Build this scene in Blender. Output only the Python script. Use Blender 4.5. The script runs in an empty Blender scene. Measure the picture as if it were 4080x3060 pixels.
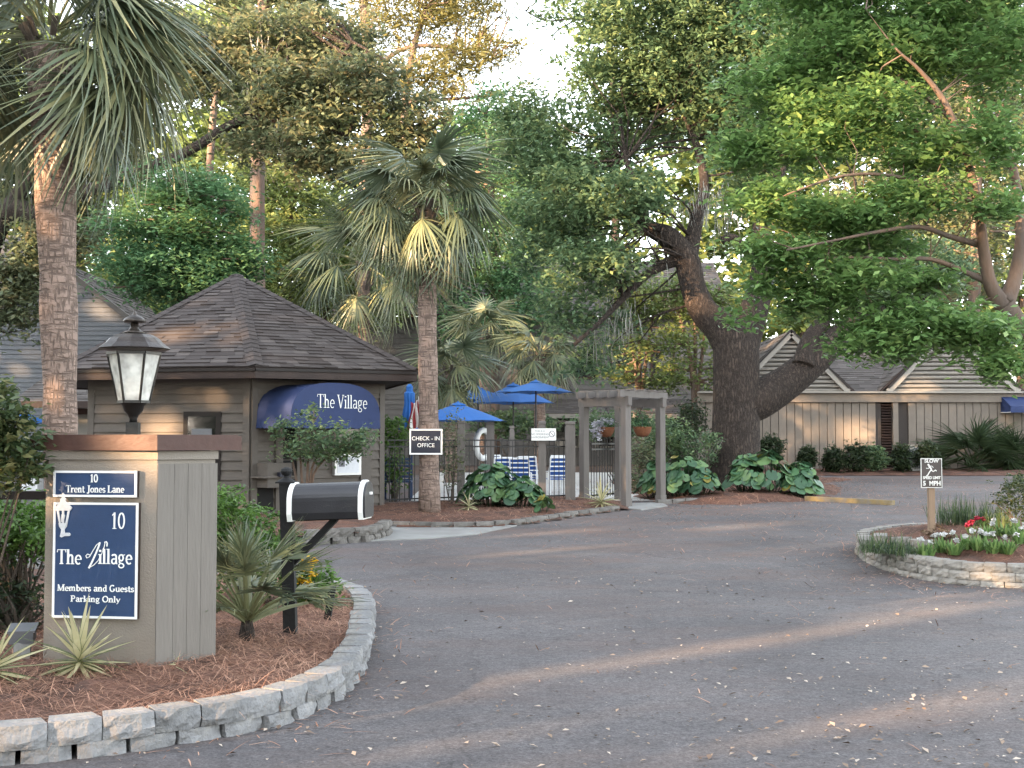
import bpy, math, random
import numpy as np
from mathutils import Vector, Matrix

# ------------------------------------------------------------------ camera, sky, sun, exposure
scene = bpy.context.scene
COL = scene.collection
FPX, CX, CY, HOR = 5000.0, 2040.0, 1530.0, 1760.0
EYE = Vector((0, 0, 1.6))
PITCH = math.atan((HOR - CY) / FPX)
cam = bpy.data.cameras.new('camera')
cam.sensor_width = 36.0
cam.lens = 36.0 * FPX / 4080.0
cam.clip_end = 2000
camo = bpy.data.objects.new('camera', cam)
COL.objects.link(camo)
camo.location = EYE
camo.rotation_euler = (math.pi / 2 + PITCH, 0, 0)
scene.camera = camo

SUN_AZ, SUN_EL = math.radians(52), math.radians(10)   # azimuth counted from straight behind the camera to the left
SDIR = Vector((-math.sin(SUN_AZ) * math.cos(SUN_EL), -math.cos(SUN_AZ) * math.cos(SUN_EL), math.sin(SUN_EL)))
world = bpy.data.worlds.new('World')
scene.world = world
world.use_nodes = True
wn = world.node_tree
wn.nodes.clear()
sky = wn.nodes.new('ShaderNodeTexSky')
sky.sky_type = 'NISHITA'
sky.sun_disc = False
sky.sun_elevation = SUN_EL
sky.sun_rotation = math.atan2(SDIR.x, SDIR.y)
sky.altitude = 0
sky.air_density = 1.0
sky.dust_density = 1.0
sky.ozone_density = 1.0
hs = wn.nodes.new('ShaderNodeHueSaturation')
hs.inputs['Saturation'].default_value = 0.34
bg = wn.nodes.new('ShaderNodeBackground')
bg.inputs['Strength'].default_value = 0.15
wo = wn.nodes.new('ShaderNodeOutputWorld')
wn.links.new(sky.outputs[0], hs.inputs['Color'])
wn.links.new(hs.outputs[0], bg.inputs['Color'])
wn.links.new(bg.outputs[0], wo.inputs['Surface'])

sl = bpy.data.lights.new('sun', 'SUN')
sl.energy = 3.0
sl.angle = math.radians(0.6)
sl.color = (1.0, 0.66, 0.38)
so = bpy.data.objects.new('sun', sl)
COL.objects.link(so)
so.rotation_euler = SDIR.to_track_quat('Z', 'Y').to_euler()

vs = scene.view_settings
vs.view_transform = 'Standard'
vs.look = 'None'
vs.exposure = 3.45
vs.gamma = 1.0
scene.cycles.use_denoising = True
scene.cycles.max_bounces = 7
scene.cycles.diffuse_bounces = 4
scene.cycles.transparent_max_bounces = 8

# ------------------------------------------------------------------ geometry helpers
RND = random.Random(7)
VS = 4080.0 / 2212.0


def gz(y):
    return 0.0275 * max(0.0, min(y, 40.0) - 14.0)


def ray(X, Y):
    a, b = (X - CX) / FPX, (CY - Y) / FPX
    cp, sp = math.cos(PITCH), math.sin(PITCH)
    return Vector((a, cp - b * sp, sp + b * cp))


def A(X, Y, d):
    r = ray(X, Y)
    return EYE + r * (d / r.y)


def V(x, y, d):
    return A(x * VS, y * VS, d)


def G(X, Y, dz=0.0):
    r = ray(X, Y)
    t = 8.0
    for _ in range(60):
        t = (gz(EYE.y + r.y * t) + dz - EYE.z) / r.z * 0.6 + t * 0.4
    return EYE + r * t


def H(X, Y, p0, p1, off=0.0):
    """pixel ray met with the vertical plane through p0, p1, moved off towards the camera"""
    d = Vector((p1[0] - p0[0], p1[1] - p0[1], 0)).normalized()
    n = Vector((d.y, -d.x, 0))
    if n.y > 0:
        n = -n
    q = Vector((p0[0], p0[1], 0)) + n * off
    r = ray(X, Y)
    t = (q - EYE).dot(n) / r.dot(n)
    return EYE + r * t


class MB:
    def __init__(s):
        s.v, s.f, s.m = [], [], []

    def add(s, verts, faces, mi=0):
        o = len(s.v)
        s.v += [tuple(p) for p in verts]
        s.f += [tuple(i + o for i in f) for f in faces]
        s.m += [mi] * len(faces)
        return s

    def box(s, c, size, rot=None, mi=0):
        hx, hy, hz = size[0] / 2, size[1] / 2, size[2] / 2
        P = [Vector((x, y, z)) for z in (-hz, hz) for y in (-hy, hy) for x in (-hx, hx)]
        if rot is not None:
            P = [rot @ p for p in P]
        c = Vector(c)
        return s.add([p + c for p in P], [(0, 2, 3, 1), (4, 5, 7, 6), (0, 1, 5, 4), (2, 6, 7, 3), (0, 4, 6, 2), (1, 3, 7, 5)], mi)

    def bar(s, p0, p1, w, h, up=(0, 0, 1), mi=0):
        """box from p0 to p1, w across, h along up"""
        p0, p1 = Vector(p0), Vector(p1)
        d = (p1 - p0)
        L = d.length
        d.normalize()
        u = Vector(up)
        x = d.cross(u)
        if x.length < 1e-5:
            x = d.cross(Vector((1, 0, 0)))
        x.normalize()
        u = x.cross(d).normalized()
        P = []
        for e in (p0, p1):
            for a, b in ((-1, -1), (1, -1), (1, 1), (-1, 1)):
                P.append(e + x * (a * w / 2) + u * (b * h / 2))
        return s.add(P, [(0, 3, 2, 1), (4, 5, 6, 7), (0, 1, 5, 4), (1, 2, 6, 5), (2, 3, 7, 6), (3, 0, 4, 7)], mi)

    def prism(s, poly, z0, z1, mi=0):
        n = len(poly)
        P = [(p[0], p[1], z0) for p in poly] + [(p[0], p[1], z1) for p in poly]
        F = [tuple(range(n - 1, -1, -1)), tuple(range(n, 2 * n))] + [(i, (i + 1) % n, n + (i + 1) % n, n + i) for i in range(n)]
        return s.add(P, F, mi)

    def tube(s, pts, rad, seg=8, mi=0, cap=True):
        pts = [Vector(p) for p in pts]
        n = len(pts)
        if not hasattr(rad, '__len__'):
            rad = [rad] * n
        P, F = [], []
        prev = None
        for i, p in enumerate(pts):
            t = (pts[min(i + 1, n - 1)] - pts[max(i - 1, 0)]).normalized()
            if prev is None:
                x = t.cross(Vector((0.3, 0.9, 0.1)))
                if x.length < 1e-4:
                    x = t.cross(Vector((1, 0, 0)))
            else:
                x = prev - t * prev.dot(t)
            x.normalize()
            prev = x
            y = t.cross(x)
            for k in range(seg):
                a = 2 * math.pi * k / seg
                P.append(p + (x * math.cos(a) + y * math.sin(a)) * rad[i])
        for i in range(n - 1):
            for k in range(seg):
                k2 = (k + 1) % seg
                F.append((i * seg + k, i * seg + k2, (i + 1) * seg + k2, (i + 1) * seg + k))
        if cap:
            F.append(tuple(range(seg - 1, -1, -1)))
            F.append(tuple((n - 1) * seg + k for k in range(seg)))
        return s.add(P, F, mi)

    def lathe(s, prof, c=(0, 0, 0), seg=16, mi=0, phase=0.0):
        P, F = [], []
        c = Vector(c)
        for r, z in prof:
            for k in range(seg):
                a = 2 * math.pi * k / seg + phase
                P.append(c + Vector((r * math.cos(a), r * math.sin(a), z)))
        for i in range(len(prof) - 1):
            for k in range(seg):
                k2 = (k + 1) % seg
                F.append((i * seg + k, i * seg + k2, (i + 1) * seg + k2, (i + 1) * seg + k))
        F.append(tuple(range(seg - 1, -1, -1)))
        F.append(tuple((len(prof) - 1) * seg + k for k in range(seg)))
        return s.add(P, F, mi)

    def mesh(s, name, mats, smooth=False):
        me = bpy.data.meshes.new(name)
        me.from_pydata(s.v, [], s.f)
        for m in (mats if isinstance(mats, (list, tuple)) else [mats]):
            me.materials.append(m)
        if any(s.m):
            me.polygons.foreach_set('material_index', s.m)
        if smooth:
            me.polygons.foreach_set('use_smooth', [True] * len(me.polygons))
        me.update()
        return me

    def build(s, name, mats, parent=None, smooth=False):
        return link(name, s.mesh(name, mats, smooth), parent)


def link(name, me, parent=None):
    o = bpy.data.objects.new(name, me)
    COL.objects.link(o)
    if parent is not None:
        o.parent = parent
        o.matrix_parent_inverse = parent_world(parent).inverted()
    return o


def parent_world(p):
    m = Matrix.LocRotScale(p.location, p.rotation_euler, p.scale)
    return m if p.parent is None else parent_world(p.parent) @ p.matrix_parent_inverse @ m


def tag(o, label, cat=None, group=None, kind=None):
    if label:
        o['label'] = label
    if cat:
        o['category'] = cat
    if group:
        o['group'] = group
    if kind:
        o['kind'] = kind
    return o


def thing(name, loc, label, cat, group=None):
    o = bpy.data.objects.new(name, None)
    o.empty_display_size = 0.2
    COL.objects.link(o)
    o.location = loc
    return tag(o, label, cat, group)


def rotz(a):
    return Matrix.Rotation(a, 3, 'Z')


# ------------------------------------------------------------------ materials
MATS = {}


def mat(name, col, rough=0.7, var=0.12, scale=6.0, bump=0.0, bscale=40.0, metal=0.0, stretch=(1, 1, 1), objvar=0.0, col2=None, spec=0.4, trans=0.0, coords='Object', c2scale=None, c2lo=0.45, c2hi=0.62, detail=6.0):
    if max(col) < 0.5:
        col = tuple(c * 0.67 for c in col)
        col2 = tuple(c * 0.67 for c in col2) if col2 else None
    m = bpy.data.materials.new(name)
    MATS[name] = m
    m.use_nodes = True
    nt = m.node_tree
    N, Lk = nt.nodes, nt.links
    b = N['Principled BSDF']
    b.inputs['Roughness'].default_value = rough
    b.inputs['Metallic'].default_value = metal
    b.inputs['Specular IOR Level'].default_value = spec
    tc = N.new('ShaderNodeTexCoord')
    mp = N.new('ShaderNodeMapping')
    mp.inputs['Scale'].default_value = stretch
    Lk.new(tc.outputs[coords], mp.inputs['Vector'])
    nz = N.new('ShaderNodeTexNoise')
    nz.inputs['Scale'].default_value = scale
    nz.inputs['Detail'].default_value = detail
    nz.inputs['Roughness'].default_value = 0.65
    Lk.new(mp.outputs[0], nz.inputs['Vector'])
    base = None
    if col2 is not None:
        n2 = N.new('ShaderNodeTexNoise')
        n2.inputs['Scale'].default_value = c2scale or scale * 0.5
        n2.inputs['Detail'].default_value = 5
        Lk.new(mp.outputs[0], n2.inputs['Vector'])
        rp = N.new('ShaderNodeMapRange')
        rp.inputs['From Min'].default_value = c2lo
        rp.inputs['From Max'].default_value = c2hi
        Lk.new(n2.outputs['Fac'], rp.inputs['Value'])
        mx = N.new('ShaderNodeMix')
        mx.data_type = 'RGBA'
        mx.inputs['A'].default_value = (*col, 1)
        mx.inputs['B'].default_value = (*col2, 1)
        Lk.new(rp.outputs[0], mx.inputs['Factor'])
        base = mx.outputs['Result']
    mr = N.new('ShaderNodeMapRange')
    mr.inputs['From Min'].default_value = 0.25
    mr.inputs['From Max'].default_value = 0.75
    mr.inputs['To Min'].default_value = 1 - var
    mr.inputs['To Max'].default_value = 1 + var
    Lk.new(nz.outputs['Fac'], mr.inputs['Value'])
    val = mr.outputs[0]
    if objvar:
        oi = N.new('ShaderNodeObjectInfo')
        r2 = N.new('ShaderNodeMapRange')
        r2.inputs['To Min'].default_value = 1 - objvar
        r2.inputs['To Max'].default_value = 1 + objvar
        Lk.new(oi.outputs['Random'], r2.inputs['Value'])
        mu = N.new('ShaderNodeMath')
        mu.operation = 'MULTIPLY'
        Lk.new(val, mu.inputs[0])
        Lk.new(r2.outputs[0], mu.inputs[1])
        val = mu.outputs[0]
    sc = N.new('ShaderNodeVectorMath')
    sc.operation = 'SCALE'
    if base is not None:
        Lk.new(base, sc.inputs[0])
    else:
        sc.inputs[0].default_value = col
    Lk.new(val, sc.inputs['Scale'])
    Lk.new(sc.outputs[0], b.inputs['Base Color'])
    if bump:
        nb = N.new('ShaderNodeTexNoise')
        nb.inputs['Scale'].default_value = bscale
        nb.inputs['Detail'].default_value = 5
        Lk.new(mp.outputs[0], nb.inputs['Vector'])
        bp = N.new('ShaderNodeBump')
        bp.inputs['Strength'].default_value = min(bump, 1.0)
        bp.inputs['Distance'].default_value = 0.02 * max(1.0, bump)
        Lk.new(nb.outputs['Fac'], bp.inputs['Height'])
        Lk.new(bp.outputs[0], b.inputs['Normal'])
    if trans:
        b.inputs['Transmission Weight'].default_value = trans
    return m


def leafmat(name, c0, c1, c2, rough=0.42, transl=0.42, spec=0.5, pos=(0.15, 0.55, 0.95)):
    """leaf: colour picked per leaf by the 'tint' attribute, some light passing through"""
    m = bpy.data.materials.new(name)
    MATS[name] = m
    m.use_nodes = True
    nt = m.node_tree
    N, Lk = nt.nodes, nt.links
    b = N['Principled BSDF']
    at = N.new('ShaderNodeAttribute')
    at.attribute_name = 'tint'
    cr = N.new('ShaderNodeValToRGB')
    e = cr.color_ramp.elements
    e[0].position, e[0].color = pos[0], (*c0, 1)
    e[1].position, e[1].color = pos[2], (*c2, 1)
    k = e.new(pos[1])
    k.color = (*c1, 1)
    Lk.new(at.outputs['Fac'], cr.inputs['Fac'])
    Lk.new(cr.outputs['Color'], b.inputs['Base Color'])
    b.inputs['Roughness'].default_value = rough
    b.inputs['Specular IOR Level'].default_value = spec
    if transl:
        tr = N.new('ShaderNodeBsdfTranslucent')
        Lk.new(cr.outputs['Color'], tr.inputs['Color'])
        mx = N.new('ShaderNodeMixShader')
        mx.inputs[0].default_value = transl
        Lk.new(b.outputs[0], mx.inputs[1])
        Lk.new(tr.outputs[0], mx.inputs[2])
        Lk.new(mx.outputs[0], N['Material Output'].inputs['Surface'])
    return m


mat('taupe_paint', (0.30, 0.265, 0.225), 0.75, 0.07, 5, 0.15, 60, objvar=0.04)
mat('pillar_stucco', (0.31, 0.275, 0.235), 0.85, 0.07, 4, 0.35, 90, col2=(0.28, 0.24, 0.20), c2scale=2.0)
mat('pillar_board_shaded', (0.215, 0.195, 0.174), 0.85, 0.12, 20, 0.4, 60, stretch=(1, 1, 0.12), objvar=0.05)  # darker than the stucco: shade of the right face put into the colour
mat('cap_rust', (0.090, 0.040, 0.030), 0.6, 0.25, 6, 0.2, 30, col2=(0.080, 0.036, 0.028))
mat('sign_navy', (0.028, 0.065, 0.16), 0.5, 0.12, 9, 0.1, 120)
mat('sign_dark', (0.022, 0.024, 0.042), 0.6, 0.1, 8)
mat('white_paint', (0.72, 0.72, 0.72), 0.5, 0.04, 6)
mat('letter_white', (0.78, 0.78, 0.76), 0.45, 0.03, 6)
mat('emblem_silver', (0.52, 0.53, 0.55), 0.45, 0.15, 30, 0.2, 60)
mat('black_metal', (0.018, 0.017, 0.016), 0.42, 0.3, 10, 0.1, 50, metal=0.2, col2=(0.05, 0.04, 0.032))
mat('lantern_roof', (0.055, 0.045, 0.04), 0.38, 0.35, 12, 0.15, 40, metal=0.5, col2=(0.11, 0.09, 0.075))
mat('iron_black', (0.012, 0.012, 0.014), 0.45, 0.2, 10)
mat('mailbox_black', (0.036, 0.036, 0.042), 0.30, 0.2, 9, 0.1, 100)
mat('post_black', (0.005, 0.005, 0.006), 0.75, 0.3, 9, 0.2, 40)
mat('siding', (0.150, 0.128, 0.110), 0.75, 0.13, 9, 0.25, 50, objvar=0.07, stretch=(0.4, 0.4, 3))
mat('siding_trim', (0.145, 0.125, 0.108), 0.75, 0.12, 7, 0.2, 50, objvar=0.05)
mat('fascia_brown', (0.052, 0.031, 0.025), 0.65, 0.2, 6, 0.15, 30, col2=(0.038, 0.023, 0.019))
mat('soffit', (0.055, 0.045, 0.04), 0.8, 0.1, 6)
mat('window_trim', (0.016, 0.010, 0.008), 0.6, 0.15, 8)
mat('dark_glass', (0.012, 0.013, 0.015), 0.06, 0.1, 3, spec=0.6)
mat('interior_dark', (0.012, 0.011, 0.011), 0.9, 0.1, 3)
mat('awning_blue', (0.024, 0.045, 0.140), 0.75, 0.10, 4, 0.15, 25)
mat('umbrella_blue', (0.010, 0.130, 0.46), 0.65, 0.10, 5, 0.1, 30)
mat('flag_white', (0.7, 0.68, 0.66), 0.8, 0.05, 5)
mat('flag_red', (0.33, 0.03, 0.035), 0.8, 0.05, 5)
mat('post_wood', (0.185, 0.165, 0.152), 0.8, 0.15, 12, 0.3, 50, stretch=(1, 1, 0.15), objvar=0.08)
mat('pale_metal', (0.6, 0.6, 0.6), 0.35, 0.05, 5, metal=0.3)
mat('chair_blue', (0.015, 0.09, 0.38), 0.7, 0.1, 8)
mat('chair_white', (0.68, 0.69, 0.7), 0.4, 0.04, 5)
mat('basket_coir', (0.24, 0.095, 0.045), 0.95, 0.3, 20, 0.6, 60)
mat('concrete', (0.36, 0.36, 0.345), 0.9, 0.12, 4, 0.2, 80, col2=(0.29, 0.28, 0.27))
mat('pool_deck', (0.50, 0.49, 0.47), 0.9, 0.08, 3)
mat('block_stone', (0.285, 0.285, 0.29), 0.95, 0.22, 14, 0.9, 38, objvar=0.16, col2=(0.34, 0.325, 0.30), c2scale=5)
mat('block_stone_buff', (0.37, 0.345, 0.31), 0.95, 0.2, 12, 0.7, 34, objvar=0.14, col2=(0.31, 0.30, 0.285), c2scale=4)
mat('edging_stone', (0.20, 0.185, 0.17), 0.95, 0.22, 10, 0.7, 30, objvar=0.18)
mat('mulch', (0.185, 0.088, 0.058), 0.95, 0.4, 26, 1.0, 45, col2=(0.10, 0.050, 0.036), c2scale=3, coords='Object')
mat('earth', (0.10, 0.058, 0.042), 0.95, 0.35, 5, 0.8, 20, col2=(0.085, 0.065, 0.05), c2scale=0.6)
mat('bark_palm', (0.36, 0.262, 0.215), 0.95, 0.15, 5, 0, 0)
mat('bark_oak', (0.098, 0.072, 0.058), 0.95, 0.35, 12, 0, 0)
mat('bark_pine', (0.22, 0.145, 0.11), 0.95, 0.35, 8, 1.0, 14, stretch=(1, 1, 0.35), col2=(0.15, 0.12, 0.10))
mat('bark_smooth', (0.19, 0.125, 0.09), 0.85, 0.35, 10, 0.6, 25, stretch=(1, 1, 0.25), col2=(0.13, 0.098, 0.08))
mat('bark_twig', (0.13, 0.105, 0.085), 0.9, 0.25, 9, 0.3, 20)
mat('house_blue', (0.235, 0.25, 0.275), 0.8, 0.06, 4, 0.1, 30, objvar=0.05)
mat('house_grey', (0.20, 0.185, 0.175), 0.8, 0.08, 4, 0.1, 30, objvar=0.06)
mat('house_taupe', (0.235, 0.200, 0.168), 0.8, 0.10, 5, 0.2, 40, objvar=0.05)
mat('louver_cream', (0.36, 0.335, 0.30), 0.7, 0.05, 4)
mat('roof_grey', (0.21, 0.225, 0.25), 0.85, 0.2, 8, 0.4, 20, stretch=(1, 1, 1))
mat('line_yellow', (0.36, 0.26, 0.12), 0.9, 0.3, 10, 0.1, 30, col2=(0.22, 0.19, 0.15))
mat('sign_brown', (0.12, 0.10, 0.095), 0.6, 0.1, 6)
mat('post_cedar', (0.42, 0.30, 0.21), 0.8, 0.2, 8, 0.3, 40, stretch=(1, 1, 0.15))
mat('ac_grey', (0.45, 0.45, 0.45), 0.6, 0.06, 5)
mat('flood_grey', (0.22, 0.23, 0.25), 0.5, 0.1, 8, metal=0.3)
mat('paper', (0.62, 0.64, 0.68), 0.6, 0.1, 12)
mat('print_grey', (0.22, 0.22, 0.25), 0.7, 0.1, 8)

leafmat('leaf_oak', (0.063, 0.108, 0.057), (0.124, 0.200, 0.098), (0.219, 0.273, 0.118))
leafmat('leaf_oak_dusty', (0.088, 0.108, 0.064), (0.145, 0.178, 0.095), (0.245, 0.205, 0.11))
leafmat('leaf_bright', (0.087, 0.162, 0.055), (0.168, 0.292, 0.095), (0.275, 0.383, 0.133), rough=0.35, spec=0.5)
leafmat('leaf_cypress', (0.064, 0.132, 0.066), (0.112, 0.230, 0.102), (0.190, 0.297, 0.130))
leafmat('leaf_light', (0.100, 0.151, 0.051), (0.172, 0.229, 0.078), (0.277, 0.308, 0.108))
leafmat('leaf_pine', (0.114, 0.114, 0.042), (0.180, 0.168, 0.060), (0.264, 0.228, 0.084))
leafmat('leaf_palm', (0.050, 0.073, 0.045), (0.106, 0.135, 0.077), (0.288, 0.275, 0.131), rough=0.4, spec=0.5, transl=0.2)
leafmat('leaf_palm_dead', (0.10, 0.065, 0.04), (0.15, 0.10, 0.065), (0.20, 0.15, 0.09), rough=0.8, transl=0.1)
leafmat('leaf_hedge', (0.041, 0.086, 0.020), (0.095, 0.184, 0.036), (0.149, 0.257, 0.054), rough=0.4, spec=0.5)
leafmat('leaf_shrub', (0.037, 0.062, 0.027), (0.081, 0.119, 0.048), (0.213, 0.206, 0.088))
leafmat('leaf_box', (0.024, 0.040, 0.020), (0.042, 0.066, 0.030), (0.070, 0.095, 0.042))
leafmat('leaf_round', (0.032, 0.080, 0.040), (0.058, 0.135, 0.062), (0.120, 0.200, 0.075), rough=0.42, spec=0.45, transl=0.15)
leafmat('leaf_yellowed', (0.28, 0.24, 0.05), (0.36, 0.31, 0.08), (0.42, 0.36, 0.12), rough=0.6)
leafmat('leaf_yucca', (0.48, 0.44, 0.25), (0.58, 0.53, 0.33), (0.1, 0.14, 0.06), rough=0.4, pos=(0.1, 0.6, 0.85))
leafmat('leaf_grass', (0.031, 0.060, 0.029), (0.060, 0.102, 0.041), (0.126, 0.168, 0.072))
leafmat('moss', (0.15, 0.15, 0.14), (0.22, 0.22, 0.20), (0.28, 0.28, 0.25), rough=0.95, transl=0.1)
leafmat('straw', (0.158, 0.077, 0.048), (0.334, 0.167, 0.106), (0.475, 0.282, 0.189), rough=0.8, transl=0)
leafmat('litter', (0.136, 0.089, 0.060), (0.255, 0.183, 0.128), (0.425, 0.357, 0.289), rough=0.8, transl=0)
leafmat('petal_white', (0.595, 0.595, 0.578), (0.646, 0.646, 0.629), (0.527, 0.527, 0.561), rough=0.6, transl=0.2)
leafmat('petal_lilac', (0.50, 0.48, 0.56), (0.62, 0.62, 0.66), (0.34, 0.32, 0.46), rough=0.6, transl=0.2)
leafmat('petal_yellow', (0.62, 0.40, 0.015), (0.72, 0.50, 0.03), (0.70, 0.32, 0.02), rough=0.6, transl=0.2)
leafmat('petal_red', (0.45, 0.03, 0.07), (0.55, 0.05, 0.10), (0.40, 0.05, 0.04), rough=0.6, transl=0.2)
leafmat('shingle', (0.047, 0.039, 0.037), (0.066, 0.057, 0.055), (0.094, 0.081, 0.076), rough=0.95, transl=0, spec=0.2)
leafmat('shingle_grey', (0.080, 0.072, 0.068), (0.108, 0.096, 0.092), (0.140, 0.128, 0.120), rough=0.95, transl=0, spec=0.2)


def bark_nodes(m, kind):
    nt = m.node_tree
    N, Lk = nt.nodes, nt.links
    b = N['Principled BSDF']
    tc = N.new('ShaderNodeTexCoord')
    mp = N.new('ShaderNodeMapping')
    Lk.new(tc.outputs['Object'], mp.inputs['Vector'])
    vo = N.new('ShaderNodeTexVoronoi')
    vo.feature = 'DISTANCE_TO_EDGE'
    if kind == 'palm':
        mp.inputs['Scale'].default_value = (17, 17, 30)
    else:
        mp.inputs['Scale'].default_value = (16.0, 16.0, 4.0)
    nz = N.new('ShaderNodeTexNoise')
    nz.inputs['Scale'].default_value = 2.2
    nz.inputs['Detail'].default_value = 6
    Lk.new(mp.outputs[0], nz.inputs['Vector'])
    ad = N.new('ShaderNodeVectorMath')
    ad.operation = 'MULTIPLY_ADD'
    Lk.new(nz.outputs['Color'], ad.inputs[0])
    ad.inputs[1].default_value = (1.6, 1.6, 1.6)
    Lk.new(mp.outputs[0], ad.inputs[2])
    Lk.new(ad.outputs[0], vo.inputs['Vector'])
    vo.inputs['Scale'].default_value = 1.0
    rp = N.new('ShaderNodeMapRange')
    rp.inputs['From Max'].default_value = 0.22 if kind == 'palm' else 0.3
    Lk.new(vo.outputs['Distance'], rp.inputs['Value'])
    ml = N.new('ShaderNodeMath')
    ml.operation = 'MULTIPLY_ADD'
    Lk.new(nz.outputs['Fac'], ml.inputs[0])
    ml.inputs[1].default_value = 0.6
    Lk.new(rp.outputs[0], ml.inputs[2])
    old = b.inputs['Base Color'].links[0].from_socket
    mx = N.new('ShaderNodeMix')
    mx.data_type = 'RGBA'
    mx.blend_type = 'MULTIPLY'
    r2 = N.new('ShaderNodeMapRange')
    r2.inputs['To Min'].default_value = 0.68 if kind == 'palm' else 0.42
    r2.inputs['To Max'].default_value = 1.15
    Lk.new(rp.outputs[0], r2.inputs['Value'])
    mx.inputs['Factor'].default_value = 1.0
    Lk.new(old, mx.inputs['A'])
    Lk.new(r2.outputs[0], mx.inputs['B'])
    Lk.new(mx.outputs['Result'], b.inputs['Base Color'])
    bp = N.new('ShaderNodeBump')
    bp.inputs['Strength'].default_value = 0.9
    bp.inputs['Distance'].default_value = 0.02 if kind == 'palm' else 0.06
    Lk.new(ml.outputs[0], bp.inputs['Height'])
    Lk.new(bp.outputs[0], b.inputs['Normal'])


def palm_bark(m):
    """woven look: short level and upright dark dashes"""
    N, Lk = m.node_tree.nodes, m.node_tree.links
    b = N['Principled BSDF']
    tc = N.new('ShaderNodeTexCoord')
    outs = []
    for sc_ in ((5, 5, 34), (36, 36, 8)):
        mp = N.new('ShaderNodeMapping')
        mp.inputs['Scale'].default_value = sc_
        Lk.new(tc.outputs['Object'], mp.inputs['Vector'])
        nz = N.new('ShaderNodeTexNoise')
        nz.inputs['Scale'].default_value = 1.0
        nz.inputs['Detail'].default_value = 3
        Lk.new(mp.outputs[0], nz.inputs['Vector'])
        r = N.new('ShaderNodeMapRange')
        r.inputs['From Min'].default_value = 0.36
        r.inputs['From Max'].default_value = 0.52
        Lk.new(nz.outputs['Fac'], r.inputs['Value'])
        outs.append(r.outputs[0])
    mn = N.new('ShaderNodeMath')
    mn.operation = 'MINIMUM'
    Lk.new(outs[0], mn.inputs[0])
    Lk.new(outs[1], mn.inputs[1])
    r2 = N.new('ShaderNodeMapRange')
    r2.inputs['To Min'].default_value = 0.50
    r2.inputs['To Max'].default_value = 1.08
    Lk.new(mn.outputs[0], r2.inputs['Value'])
    old = b.inputs['Base Color'].links[0].from_socket
    sc = N.new('ShaderNodeVectorMath')
    sc.operation = 'SCALE'
    Lk.new(old, sc.inputs[0])
    Lk.new(r2.outputs[0], sc.inputs['Scale'])
    Lk.new(sc.outputs[0], b.inputs['Base Color'])
    bp = N.new('ShaderNodeBump')
    bp.inputs['Strength'].default_value = 0.9
    bp.inputs['Distance'].default_value = 0.02
    Lk.new(mn.outputs[0], bp.inputs['Height'])
    Lk.new(bp.outputs[0], b.inputs['Normal'])


palm_bark(MATS['bark_palm'])
bark_nodes(MATS['bark_oak'], 'oak')


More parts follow.
